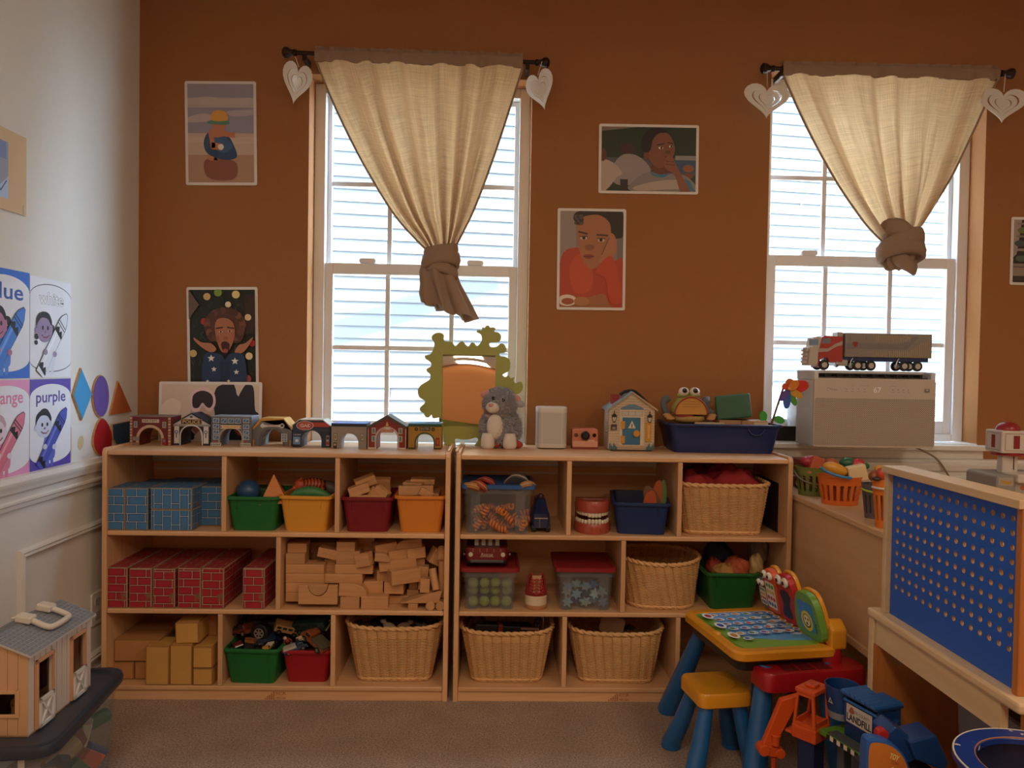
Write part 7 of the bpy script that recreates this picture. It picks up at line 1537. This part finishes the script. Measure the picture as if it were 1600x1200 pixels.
mb = MB(); hollow(mb, .24, .36, .46, .21, .32, .004, .03); t = thing('grey_tub', 'milky grey plastic tub standing under the workbench', 'bin', (1.26, 1.655, .0005)); mb.build('tub', M('#8d8a92', .4), t, smooth=True); rimring(MB(), .24, .36, .46, .03).build('rim', M('#8d8a92', .4), t)
# ------------------------------------------------------------------ yellow activity desk
YEL = M('#d99322', .3, coat=.25, name='yellow_plastic'); BLU = M('#1f5f9c', .35, coat=.2, name='blue_plastic'); REDP = M('#a3141f', .35, coat=.2, name='red_plastic'); ORGP = M('#d2521c', .4, name='orange_plastic')
def desk():
    t = thing('activity_desk', 'yellow toddler activity desk with an alphabet panel and blue legs', 'desk', (.845, 2.37, 0), rad(9)); w_, d_ = .165, .195; tilt = rad(-4)
    O = rrect(-w_, w_, -d_, d_, .035, 6); zt = .40
    tp = bpy.data.objects.new('tabletop', None)
    mb = MB(); mb.loft([[(x*.94, y*.94, zt-.034) for x, y in O], [(x, y, zt-.026) for x, y in O], [(x, y, zt-.006) for x, y in O], [(x*.97, y*.97, zt) for x, y in O], [(x*.80-.008, y*.84, zt) for x, y in O], [(x*.79-.008, y*.83, zt-.003) for x, y in O]])
    tp = mb.build('tabletop', YEL, t, rot=(0, 0, 0), smooth=True)
    # printed play sheet lies flat: shapes in a Print turned to face up
    p = Print(); x0, x1, y0, y1 = -w_*.78-.008, w_*.78-.008, -d_*.82, d_*.82
    p.rect(x0, y0, x1, y1, '#5f9fd6'); p.blob([(x0, y0), (x1, y0), (x1, y0+.03), (0, y0+.05), (x0+.03, y0+.12), (x0+.02, y1), (x0, y1)], '#5d8a2c', 4).blob([(x0+.02, y0), (x1, y0+.005), (x1, y0+.035), (0, y0+.06), (x0+.045, y0+.12), (x0+.04, y1), (x0+.025, y1)], '#7fa83c', 4)
    for q in range(6): p.ell(x1-.02-.03*(q % 2), y0+.10+q*.03, .02, .010, '#cfe0f0')
    rnd = random.Random(21); words = 'ABCDEFGHIJKLMNOPQRSTUVWXYZ'; pal = ['#a8341f', '#2f4fa0', '#c9892c', '#3f7f3a', '#6a3a8a', '#8a4a2c']
    for q in range(26):
        cx = x0+.055+(q % 5)*.040; cy = y1-.025-(q//5)*.048
        p.ell(cx, cy, .016, .013, '#dfe8f0').ell(cx-.004, cy+.001, .009, .008, pal[q % 6]).text(words[q], cx+.008, cy-.004, .010, pal[(q+2) % 6], bold=.02)
    for q in range(5): p.ell(x1-.014, y1-.05-q*.04, .011, None, '#dfe8f0').ell(x1-.014, y1-.05-q*.04, .007, None, pal[q % 6])
    for q in range(3): p.ell(x0+.02, y1-.06-q*.09, .017, .026, '#e6ecec').ell(x0+.02, y1-.06-q*.09, .010, .016, pal[q]) 
    o = p.build('play_sheet', tp, (0, 0, zt-.0025), (-PI/2, 0, 0))
    MB().ball((-w_+.018, -.03, zt), (.012, .018, .006), 14, 8).build('button', YEL, t, smooth='all')
    # ridge along the right edge with four standing modules
    R = [(-d_*.98, zt-.01), (-d_*.98, zt+.05), (-d_*.82, zt+.075), (-d_*.3, zt+.03), (d_*.9, zt+.02), (d_*.95, zt-.01)]
    MB().prism(R, w_-.03, w_+.022, 'x').build('module_rail', YEL, t, bevel=.008, seg=3)
    def module(y, z, wd, h, cols, nm, kind):
        # a rounded panel facing left, stacked towards the back
        pr = [tuple(q) for q in spline([(-wd/2, 0), (wd/2, 0), (wd*.55, h*.5), (wd*.42, h*.86), (wd*.2, h), (-wd*.2, h), (-wd*.42, h*.86), (-wd*.55, h*.5)], 4, True)]
        m = MB().prism(pr, 0, .022, 'x').build(nm, M(cols[0], .35), t, (w_-.046, y, z), rot=(0, rad(-12), 0), bevel=.004); MB().prism([(a*.97, b*1.04) for a, b in pr], .022, .036, 'x').build('module_back', YEL, m, bevel=.004)
        pq = Print(); f = lambda: pq
        if kind == 'keys':
            pq.poly(rrect(-wd*.36, wd*.36, h*.06, h*.70, .006), '#e6ddd2')
            for a in range(3):
                for b in range(4): pq.ell((a-1)*wd*.22, h*(.16+b*.15), wd*.085, None, ['#3a6aa8', '#b8362c', '#d8a834', '#3f8a3c'][b])
        elif kind == 'mirror': pq.blob([(-wd*.3, h*.12), (0, h*.06), (wd*.32, h*.14), (wd*.2, h*.36), (wd*.32, h*.58), (0, h*.68), (-wd*.32, h*.58), (-wd*.2, h*.36)], '#141c34')
        elif kind == 'player':
            pq.poly(rrect(-wd*.34, wd*.34, h*.14, h*.80, .008), '#3a86c4').ell(0, h*.36, wd*.26, None, '#d9c23a').ell(0, h*.36, wd*.18, None, '#2f2a24').ell(0, h*.37, wd*.15, None, '#e6d9a0').ell(-wd*.06, h*.40, wd*.03, None, '#2f2a24').ell(wd*.06, h*.40, wd*.03, None, '#2f2a24').ell(0, h*.30, wd*.04, None, '#2f2a24')
            for a in range(4): pq.ell(wd*.40, h*(.2+a*.06), wd*.03, None, '#2f5a2c')
        pq.build('print', m, (-.0006, 0, 0), (0, 0, -PI/2))
        if kind != 'player':
            for s in (-1, 1):
                e = MB().ball((-.004, s*wd*.2, h*.88), (.008, wd*.17, wd*.17), 14, 10).build('eye', M('#e2dccf', .3), m, smooth='all'); MB().ball((-.0095, s*wd*.2, h*.88), (.004, wd*.08, wd*.08), 10, 8).build('pupil', M('#141214', .3), m, smooth='all')
    module(.160, zt+.014, .055, .095, ('#5a6a6e',), 'grey_module', 'keys'); module(.105, zt+.014, .080, .140, ('#d2521c',), 'number_module', 'keys'); module(.010, zt+.012, .095, .150, ('#b01c20',), 'mirror_module', 'mirror'); module(-.105, zt+.004, .12, .135, ('#6a9a3c',), 'player_module', 'player')
    # underside shell, legs, red tray
    MB().loft([[(x*.86, y*.86, zt-.065) for x, y in O], [(x*.9, y*.9, zt-.033) for x, y in O]]).build('under_tray', M('#1c1a1c', .5), t)
    for x, y, xb, yb in ((-.115, .14, -.155, .325), (.12, .15, .16, .26), (-.06, -.17, -.13, -.235), (.12, -.17, .16, -.24)):
        a, b = Vector((x, y, zt-.05)), Vector((xb, yb, .0)); d = b-a
        MB().tube([tuple(a), tuple(a+d*.5), tuple(a+d*.86), tuple(a+d*.985)], [.024, .031, .036, .037], 18).build('leg', BLU, t, smooth=True)
    tr = MB(); To = rrect(-.10, .225, -.245, -.135, .03, 5); Ti = rrect(-.03, .10, -.232, -.165, .006, 5)
    tr.loft([[(x, y, .30) for x, y in To], [(x, y, .345) for x, y in To], [(x*.97+.002, y*.97-.005, .352) for x, y in To]]); tr.build('red_tray', REDP, t, smooth=True)
    for k in range(3): x = -.03+k*.052; MB().box(x, x+.044, -.225, -.165, .3525, .3535).build('tray_pocket', M('#5d0e16', .5), t)
    MB().loft([[(.150+r*math.cos(2*PI*i/18), -.16+r*math.sin(2*PI*i/18), z) for i in range(18)] for r, z in ((.034, .345), (.034, .375), (.028, .395), (.014, .405))]).build('tray_post', REDP, t, smooth=True)
desk()
def stool():
    t = thing('toddler_stool', 'small yellow stool with blue legs tucked in front of the activity desk', 'stool', (.70, 2.305, 0), rad(8)); O = rrect(-.088, .088, -.085, .085, .03, 6)
    sh = lambda s, z: [(x*s*(1-.10*math.cos(y/.085*PI/2)*(abs(x) > .05)), y*s, z) for x, y in O]
    MB().loft([sh(.90, .205), sh(1, .212), sh(1, .244), sh(.95, .252)]).build('seat', YEL, t, smooth=True)
    MB().tube([(.06*math.cos(a), .055*math.sin(a)*1.05, .2525) for a in [-1.1+.15*i for i in range(16)]], .0015, 5).build('seat_groove', M('#b87818', .4), t)
    for x, y, xb, yb in ((-.05, -.05, -.10, -.085), (-.05, .05, -.09, .12), (.05, .05, .105, .10), (.05, -.05, .10, -.07)):
        MB().tube([(x, y, .21), ((x+xb)/2, (y+yb)/2, .10), (xb, yb, .016)], [.021, .026, .030], 16).build('leg', BLU, t, smooth=True); MB().lathe([(.030, 0), (.032, .006), (.029, .018)], 16).build('foot_cap', BLU, t, (xb, yb, 0), smooth=True)
stool()
# ------------------------------------------------------------------ toy crane and landfill playset
def crane():
    Y = 2.0; k = Y/FPX; b = atY(1238, 1142, Y); t = thing('toy_crane', 'orange toy crane cab with a hooked arm under the red tray', 'toy', (b.x, Y, 0)); X = lambda px: (px-1238)*k; Z = lambda py: b.z+(1142-py)*k
    w_, d_, rz = .064, .075, rad(-52); C_ = lambda: MB().at(0, 0, 0, rz=rz)
    C_().box(-.002, w_+.002, -.002, d_, .236, .272).build('cab_base', ORGP, t, bevel=.003)
    for q in range(4): C_().box(.010, w_-.010, -.0035, 0, .240+q*.007, .243+q*.007).build('vent_rib', ORGP, t)
    for y in (0, d_-.006): C_().holed([(0, .2725), (w_, .2725), (w_-.006, .360), (.010, .360)], [[(.008, .280), (.015, .352), (w_-.013, .352), (w_-.008, .280)][::-1]], y, y+.006).build('cab_frame', ORGP, t)
    for x in (.004, w_-.008): C_().box(x, x+.005, .0065, d_-.0065, .2725, .286).build('cab_sill', ORGP, t)
    C_().box(.006, w_-.002, -.003, d_+.002, .3605, .372).build('cab_roof', ORGP, t, bevel=.002); C_().box(.02, w_-.016, .02, .05, .3725, .380).build('roof_box', ORGP, t, bevel=.002)
    C_().box(-.022, -.0025, .0, .045, .240, .248).build('step', ORGP, t, bevel=.002)
    MB().prism([(X(q[0]), Z(q[1])) for q in ((1222, 1096), (1250, 1088), (1246, 1108), (1214, 1170), (1196, 1178), (1194, 1168))], .012, .032, 'y').build('boom', ORGP, t, bevel=.003)
    for px, py, r in ((1196, 1177, 9), (1222, 1182, 8)): MB().cyl((X(px), .006, Z(py)), r*k, .032, 18, 'y').build('boom_joint', ORGP, t, bevel=.002)
    MB().prism([(X(q[0]), Z(q[1])) for q in ((1195, 1185), (1195, 1169), (1222, 1174), (1224, 1190))], .010, .034, 'y').build('forearm', ORGP, t, bevel=.002)
    MB().lathe([(6*k, -.02), (6*k, .0), (8*k, .008), (6.6*k, .010), (5*k, .002)], 16).build('cup', ORGP, t, (X(1214), .010, Z(1156)), smooth=True)
    MB().tube([(X(1214), .02, Z(1190)), (X(1215), .02, .01)], .007, 10).build('hook_rod', M('#b53c16', .4), t)
    C_().box(.008, w_-.008, .012, d_-.008, 0, .2355).build('pedestal', M('#142a58', .4), t, bevel=.004)
crane()
def landfill():
    t = thing('toy_landfill', 'blue toy landfill playset with a ribbed roof and green platform', 'toy', (.918, 1.925, 0), rad(-72)); B = M('#14407e', .4, coat=.2); w_, d_, z0, z1 = .108, .075, .313, .382
    f = MB(); f.box(0, w_, 0, .004, z0, z0+.056); f.build('front_wall', B, t, bevel=.001); MB().box(0, w_, d_-.004, d_, z0, z1).build('rear_wall', B, t, bevel=.001)
    for x in (0, w_-.004): MB().box(x, x+.004, .0041, d_-.0041, z0, z1).build('side_wall', B, t, bevel=.001)
    MB().box(.0041, w_-.0041, .0041, d_-.0041, z0, z0+.004).build('bin_floor', B, t); MB().box(0, w_, -.003, .003, z0+.054, z0+.060).build('front_lip', M('#2a66ac', .4, coat=.2), t, bevel=.001)
    MB().box(-.004, w_+.004, -.006, d_+.004, z1, z1+.006).build('roof_plate', B, t, bevel=.001)
    for q in range(7): x = q*.0165-.004; MB().prism([(x, z1+.005), (x+.014, z1+.005), (x+.012, z1+.011), (x+.002, z1+.014)], -.010, d_+.006, 'y').build('roof_rib', M('#2a66ac', .4, coat=.2), t, bevel=.001)
    p = Print(); p.rect(.012, z0+.006, w_-.012, z0+.052, '#c4bdb6').blob([(.020, z0+.034), (.030, z0+.048), (.040, z0+.036), (.030, z0+.030)], '#a05a3a', 3).text('TRI-COUNTY', .064, z0+.038, .008, '#2a2624', wd=.050).text('LANDFILL', .054, z0+.020, .018, '#17151a', wd=.080, bold=.03); p.build('sign', t, (0, -.0034, 0))
    n = 24; H = lambda s, z: [(-.045+s*.044*math.cos(2*PI*i/n), .035+s*.044*math.sin(2*PI*i/n), z) for i in range(n)]
    MB().loft([H(.80, .318), H(1, .385), H(.94, .385), H(.74, .322)]).build('hopper', B, t, smooth=True); MB().loft([H(.76, .300), H(.83, .318), H(.70, .318), H(.68, .300)], (True, True)).build('hopper_band', M('#8a8d94', .5), t)
    p = Print(); p.poly([(-.008, -.007), (.008, -.007), (0, .009)], '#d8d4cc').poly([(-.004, -.0045), (.004, -.0045), (0, .004)], '#14407e'); p.build('hopper_mark', t, (-.040, -.0075, .350), (rad(8), 0, 0))
    MB().box(-.048, .135, -.035, .095, .262, .276).build('platform', M('#5a8a2c', .5), t, bevel=.002); MB().box(-.02, .12, -.033, -.002, .2762, .279).build('platform_deck', M('#4a4c50', .6), t)
    p = Print()
    for q2 in range(9): p.rect(-.02+q2*.012, .263, -.008+q2*.012, .275, '#17151a' if q2 % 2 == 0 else '#d8d0c4')
    p.build('hazard_stripe', t, (0, -.0356, 0))
    MB().box(0, w_, .004, d_, .2765, z0-.0005).build('plinth', M('#0f2f60', .5), t)
    for x in (-.02, .03, .10): MB().box(x-.012, x+.012, .01, .05, .012, .2615).build('post', M('#5d6066', .5), t, bevel=.003)
    MB().box(-.048, .135, -.02, .09, 0, .0115).build('base', M('#3a3c42', .5), t, bevel=.002)
    MB().box(w_+.0005, w_+.016, .045, .060, .277, .36).build('bracket', B, t, bevel=.003); p = Print(); p.poly([(-.006, .018), (-.002, .018), (-.002, 0), (.012, 0), (.012, -.006), (-.006, -.006)], '#d8852c'); p.build('orange_mark', t, (w_+.0008, .025, .335), (0, 0, PI/2))
landfill()
def ramp():
    Y = 1.60; k = Y/FPX; b = atY(1410, 1180, Y); t = thing('toy_ramp_tower', 'blue toy ramp playset with an orange picture panel, near the blue chair', 'toy', (b.x, Y, 0)); z0 = b.z; X = lambda px: (px-1410)*k; Z = lambda py: z0+(1180-py)*k; B = M('#14407e', .4, coat=.2); B2 = M('#1f5aa8', .35, coat=.2)
    O = [tuple(q) for q in spline([(X(1352), Z(1162)), (X(1362), Z(1154)), (X(1390), Z(1160)), (X(1412), Z(1178)), (X(1424), Z(1205)), (X(1420), Z(1230)), (X(1356), Z(1230)), (X(1351), Z(1200))], 4, True)]
    MB().prism(O, 0, .03, 'y').build('panel_frame', B2, t, bevel=.004)
    cx, cz = X(1386), Z(1198); p = Print(); p.poly([(cx+(x-cx)*.88, cz+(z-cz)*.88) for x, z in O], '#c9772c').text('TOY', X(1397), Z(1183), 9*k, '#e0cf8a', wd=16*k, bold=.04, rot=-.35).text('STORY', X(1398), Z(1193), 5*k, '#8e2a1c', wd=14*k, rot=-.35).text('3', X(1394), Z(1203), 8*k, '#e0cf8a', bold=.04, rot=-.3); p.build('picture', t, (0, -.0006, 0))
    MB().cyl((X(1392), .034, Z(1161)), 10*k, .02, 20, 'y').build('red_ring', M('#b0241e', .4), t, bevel=.003)
    MB().prism([(X(1396), Z(1160)), (X(1412), Z(1146)), (X(1434), Z(1160)), (X(1452), Z(1200)), (X(1420), Z(1215))], .035, .10, 'y').build('tower', B, t, bevel=.004)
    MB().prism([(X(1428), Z(1166)), (X(1474), Z(1155)), (X(1496), Z(1200)), (X(1490), Z(1215)), (X(1440), Z(1195))], .02, .09, 'y').build('ramp', B, t, bevel=.004)
    MB().box(X(1365), X(1480), .02, .10, 0, Z(1218)).build('base', M('#2a2c34', .5), t, bevel=.004)
ramp()
# ------------------------------------------------------------------ blue painted toddler chair
def chair():
    c = atY(1636, 1190, 1.22); t = thing('barrel_chair', 'worn dark blue wooden toddler chair with a curved back', 'chair', (c.x, 1.22, 0)); zt = .565; m, nt, N, L, b = newmat('worn_blue_paint')
    ge = N.new('ShaderNodeNewGeometry'); no = N.new('ShaderNodeTexNoise'); no.inputs['Scale'].default_value = 45; no.inputs['Detail'].default_value = 6; tc = N.new('ShaderNodeTexCoord'); L.new(tc.outputs['Object'], no.inputs['Vector'])
    rp = N.new('ShaderNodeValToRGB'); rp.color_ramp.elements[0].position = .655; rp.color_ramp.elements[1].position = .675; L.new(no.outputs['Fac'], rp.inputs[0]); mx = N.new('ShaderNodeMix'); mx.data_type = 'RGBA'; mx.inputs[6].default_value = (*srgb('#142e78'), 1); mx.inputs[7].default_value = (*srgb('#c9bfae'), 1); L.new(rp.outputs[0], mx.inputs[0]); L.new(mx.outputs[2], b.inputs['Base Color']); b.inputs['Roughness'].default_value = .3
    ro, ri, n = .135, .100, 40; A = [rad(-30)+rad(240)*i/n for i in range(n+1)]
    S_ = lambda r, a, z: (r*math.cos(a), r*math.sin(a), z)
    MB().loft([[S_(ro, a, zt-.012), S_(ro, a, zt-.003), S_(ro-.003, a, zt), S_(ri+.003, a, zt), S_(ri, a, zt-.003), S_(ri, a, zt-.012)] for a in A]).build('back_rail', m, t, smooth=True)
    MB().tube([S_(ro-.0015, a, zt-.001) for a in A], .0016, 5).build('worn_edge', M('#c9bfae', .6), t); MB().tube([S_(ri+.0015, a, zt-.001) for a in A], .0011, 5).build('worn_edge', M('#a5683c', .6), t)
    MB().loft([[S_(ro-.008, a, zt-.014), S_(ro-.020, a, zt-.014), S_(ro-.024, a, zt-.10), S_(ro-.012, a, zt-.10)] for a in A]).build('back_band', M('#0e1a3c', .4), t, smooth=True)
    MB().prism(circ(0, 0, .14, .14, 32), .25, .275, 'z').build('seat', M('#142e78', .35), t, bevel=.006)
    for a in (25, 155, 270, 205, 335): MB().tube([S_(.105, rad(a), .25), S_(.13, rad(a), 0)], .014, 10).build('leg', M('#142e78', .35), t, smooth=True)
    for a in (0, 60, 120, 180): MB().tube([S_(.118, rad(a), .27), S_(.116, rad(a), zt-.098)], .009, 8).build('spindle', M('#142e78', .35), t, smooth=True)
chair()
# ================================================================== BOTTOM LEFT: TOTE AND BARN
def tote():
    t = thing('storage_tote', 'clear storage tote of toys with a dark slate lid under the barn', 'storage box', (-1.20, 1.955, 0), rad(6)); w_, d_, zt = .40, .47, .330; SL = M('#2c333f', .35, name='slate_plastic')
    O = rrect(-w_/2, w_/2, -d_/2, d_/2, .05, 6)
    MB().loft([[(x, y, zt-.028) for x, y in O], [(x*1.01, y*1.01, zt-.014) for x, y in O], [(x*.995, y*.995, zt-.003) for x, y in O], [(x*.97, y*.975, zt) for x, y in O], [(x*.92, y*.93, zt-.001) for x, y in O], [(x*.90, y*.915, zt-.008) for x, y in O]]).build('lid', SL, t, smooth=True)
    hollow(MB(), w_*.93, d_*.93, zt-.0285, w_*.84, d_*.86, .0028, .04).build('tub', glassmat('tote_plastic', (.90, .91, .90), .3, .07), t, smooth=True)
    MB().box(-w_*.30, -w_*.05, -d_/2-.016, -d_/2+.004, zt-.085, zt-.012).build('latch', SL, t, bevel=.004)
    MB().box(w_*.30, w_*.335, -d_*.468, -d_*.462, zt-.075, zt-.035).build('label_tab', M('#b9b4ac', .5), t)
    return t
tt = tote(); TZ = .322
# toys inside the tote
rnd = random.Random(31); base = tt.matrix_basis
PAL = [('#b9aa90', 'cream'), ('#2f6a3a', 'green'), ('#c2603a', 'orange'), ('#3a5a8c', 'blue'), ('#8a6a4c', 'brown'), ('#2a2c3c', 'navy'), ('#a88a5c', 'tan'), ('#7c3a2c', 'rust')]
spots = []
for k in range(36):
    if k < 18: x, y = .152, -.17+.34*(k % 6)/5
    else: x, y = -.13+.27*(k % 6)/5, -.185
    z = .04+(k//6 % 3)*.085 if k < 18 else .045+((k-18)//6)*.085
    col, cn = PAL[k % 8]; L, D, H = rnd.uniform(.06, .095), rnd.uniform(.02, .03), rnd.uniform(.045, .08)
    p = base @ Vector((x*.94+rnd.uniform(-.008, .004), y*.94, z)); sh = k % 3
    mb = MB()
    if sh == 0: mb.box(-L/2, L/2, -D/2, D/2, -H/2, H/2)
    elif sh == 1: mb.prism([(-L/2, -H/2), (L/2, -H/2), (L/3, H/2), (-L/4, H/2)], -D/2, D/2, 'y')
    else: mb.cyl((-L/2, 0, 0), D*.8, L, 14, 'x')
    o = mb.build('plastic_toy', M(col, .5), None, p, rot=(rnd.uniform(-.7, .7), rnd.uniform(-.9, .9), rnd.uniform(-.6, .6)+(PI/2 if k < 18 else 0)), bevel=.003)
    lv = ['near the bottom', 'at mid height', 'near the lid'][min(2, (k//6) % 3 if k < 18 else (k-18)//6)]
    tag(o, f'{cn} plastic {("brick", "wedge", "tube")[sh]} {lv} inside the tote, {"behind its right wall" if k < 18 else "behind its front wall"}', 'toy', 'toys in the storage tote')
def barn():
    w_, L, e, pk = .165, .29, .191, .225; ang = rad(1)
    t = thing('toy_barn', 'tan toy barn with a grey shingle roof and white stable doors on the tote', 'toy barn', (-1.068-w_/2, 1.945, TZ+.0005), ang); TAN = M('#c79a72', .6, var=.05, scale=20); SIDEC = M('#cbbcae', .6, var=.05, scale=20); DK = M('#2a1c16', .8)
    y0, y1, x0, x1 = -L/2, L/2, -w_/2, w_/2
    # gable walls of vertical boards; right long wall of vertical planks with two stable openings
    wins = [(-.02, .02, .055, .105)]
    def board_wall(n, fn, thick, mat, axis):
        for i in range(n): fn(i)
    nb = 7; bw = w_/nb
    for yy, nm in ((y0, 'front'), (y1-.006, 'rear')):
        for i in range(nb):
            a, b = x0+i*bw+.0006, x0+(i+1)*bw-.0006; za = e+(pk-e)*(1-abs(a)/(w_/2)); zb = e+(pk-e)*(1-abs(b)/(w_/2)); g = max(za, zb) if a*b < 0 else 0
            if nm == 'front' and i in (5, 4):   # window cut through these boards
                MB().box(a, b, yy, yy+.006, 0, .050).build('gable_board', TAN, t); MB().prism([(a, .105), (b, .105), (b, zb), (a, za)], yy, yy+.006, 'y').build('gable_board', TAN, t)
            else: MB().prism([(a, 0), (b, 0), (b, zb), (a, za)] if a*b > 0 else [(a, 0), (b, 0), (b, zb), (0, pk), (a, za)], yy, yy+.006, 'y').build('gable_board', TAN, t)
    wx0, wx1 = x0+4*bw, x0+6*bw
    fr = MB(); fr.box(wx0-.004, wx0+.005, y0-.004, y0+.001, .046, .110); fr.box(wx1-.005, wx1+.004, y0-.004, y0+.001, .046, .110); fr.box(wx0, wx1, y0-.004, y0+.001, .046, .054); fr.box(wx0, wx1, y0-.004, y0+.001, .102, .110); fr.build('window_frame', TAN, t, bevel=.001)
    ops = [(y0+.035, y0+.098), (y0+.19, y0+.253)]; n = 12; pw = L/n
    for i in range(n):
        a, b = y0+i*pw+.0013, y0+(i+1)*pw-.0013; hit = [o for o in ops if a < o[1]-.004 and b > o[0]+.004]
        if hit: MB().box(x1-.006, x1, a, b, .160, e).build('plank', SIDEC, t)
        else: MB().box(x1-.006, x1, a, b, 0, e).build('plank', SIDEC, t)
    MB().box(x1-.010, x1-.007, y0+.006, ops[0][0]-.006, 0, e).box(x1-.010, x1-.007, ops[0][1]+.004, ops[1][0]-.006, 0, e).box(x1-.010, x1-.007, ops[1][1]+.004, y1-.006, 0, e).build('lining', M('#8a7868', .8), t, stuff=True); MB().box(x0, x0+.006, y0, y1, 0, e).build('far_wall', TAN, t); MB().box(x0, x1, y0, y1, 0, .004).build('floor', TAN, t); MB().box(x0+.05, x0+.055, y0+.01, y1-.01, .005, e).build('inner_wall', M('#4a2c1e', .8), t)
    for a, b in ops:
        f = MB(); f.box(x1-.004, x1+.006, a-.008, a, .004, .168); f.box(x1-.004, x1+.006, b, b+.005, .07, .168); f.box(x1-.002, x1+.006, a-.008, b+.006, .160, .168); f.build('door_frame', M('#c4936c', .6), t, bevel=.001)
        d = MB(); z0, z1 = .004, .072
        d.box(x1+.002, x1+.005, a, b, z0, z1); dd = d.build('stable_door', M('#b9b4b0', .5), t)
        q = MB(); X0, X1 = x1+.005, x1+.009; q.box(X0, X1, a, b, z1-.008, z1); q.box(X0, X1, a, b, z0, z0+.008); q.box(X0, X1, a, a+.007, z0, z1); q.box(X0, X1, b-.007, b, z0, z1)
        for s in (1, -1): ya_, yb_ = (a, b) if s > 0 else (b, a); q.add([(X0, ya_, z0), (X1, ya_, z0), (X1, ya_+s*.007, z0), (X0, ya_+s*.007, z0), (X0, yb_-s*.007, z1), (X1, yb_-s*.007, z1), (X1, yb_, z1), (X0, yb_, z1)], [(0, 1, 2, 3), (4, 5, 6, 7), (0, 1, 5, 4), (1, 2, 6, 5), (2, 3, 7, 6), (3, 0, 4, 7)])
        q.build('door_brace', M('#dcd6d0', .5), dd)
    # roof slopes with shingles
    SH = M('#7d828a', .7, var=.1, scale=60); GAP = M('#b9b4ae', .7)
    for s in (1, -1):
        hx = w_/2+.010; ez = e-.010*(pk-e)/(w_/2); d = MB(); d.prism([(0, pk+.001), (s*hx, ez+.001), (s*hx, ez+.006), (0, pk+.006)], y0-.008, y1+.008, 'y'); r = d.build('roof_slope', GAP, t)
        L2 = math.hypot(hx, pk-ez); ax = math.atan2(pk-ez, hx); rows, cols = 9, 19; me = None
        if s < 0: rows, cols = 3, 6
        cw, rh = (L+.016)/cols, L2/rows
        for i in range(rows):
            for j in range(cols):
                f = (i+.5)/rows; pos = (s*hx*f, y0-.008+cw*(j+.5)+0, pk+.006-(pk-ez)*f)
                if me is None: o = MB().box(-rh/2+.0009, rh/2-.0009, -cw/2+.0009, cw/2-.0009, 0, .0012).build('shingle', SH, r, pos, (0, s*ax, 0)); me = o.data
                else: link('shingle', me, r, pos, (0, s*ax, 0))
    # carry handle: white U lying on the roof with two clips
    WHT = M('#d2c8ba', .5); h = Vector((w_/2*.5, 0, (pk+e)/2+.012)); ax = math.atan2(pk-e, w_/2)
    pts = spline([(-.018, -.045, 0), (.030, -.047, 0), (.042, -.030, 0), (.042, .030, 0), (.030, .047, 0), (-.018, .045, 0)], 6)
    hd = MB(); hd.tube(pts, .0075, 8); hd.build('carry_handle', WHT, t, (.030, .02, (pk+e)/2+.024), (0, ax, 0), smooth='all')
    for y in (-.045, .045): MB().box(-.024, .014, y-.016, y+.016, -.006, .012).build('handle_clip', WHT, t, (.012, .02, (pk+e)/2+.028), (0, ax*.5, 0), bevel=.004)
    MB().tube([(-.03, -.02, pk+.012), (.012, y1*.05, pk+.012)], .004, 6).build('handle_bar', WHT, t)
barn()
def pony():
    t = thing('toy_horse', 'small tan toy horse inside the nearer stable door of the barn', 'toy animal', (-1.115, 1.865, TZ+.0055), 0); m = M('#a8703c', .5)
    MB().tube([(0, -.025, .055), (0, .025, .055)], [.016, .018], 12).build('body', m, t, smooth='all'); MB().tube([(.004, -.02, .06), (.012, -.032, .10), (.020, -.040, .095)], [.012, .010, .007], 10).build('neck', m, t, smooth='all')
    for y in (-.02, .02):
        for x in (-.009, .009): MB().tube([(x, y, .05), (x, y, 0)], [.007, .004], 8).build('leg', m, t)
pony()
# ------------------------------------------------------------------ fill lights added on the ceiling behind the camera
def fill_light(x, y, label, k=1.0):
    t = thing('fill_light', label, 'light', (x, y, ZC))
    MB().box(-.32, .32, -.62, .62, -.07, 0).build('housing', VINYL, t, bevel=.01)
    al = bpy.data.lights.new('lamp', 'AREA'); al.shape = 'RECTANGLE'; al.size = .56; al.size_y = 1.14; al.energy = LAMP*k; al.color = (1, .80, .58)
    ao = bpy.data.objects.new('lamp', al); COL.objects.link(ao); ao.parent = t; ao.location = (0, 0, -.072)
fill_light(-.2, .2, 'added fill light on the ceiling nearer the crayon posters, behind the camera')
fill_light(1.8, .2, 'added fill light on the ceiling nearer the workbench, behind the camera')
fill_light(-.2, -1.7, 'added fill light on the ceiling by the rear wall, nearer the crayon posters', 1.2)
fill_light(1.8, -1.7, 'added fill light on the ceiling by the rear wall, nearer the workbench', 1.2)
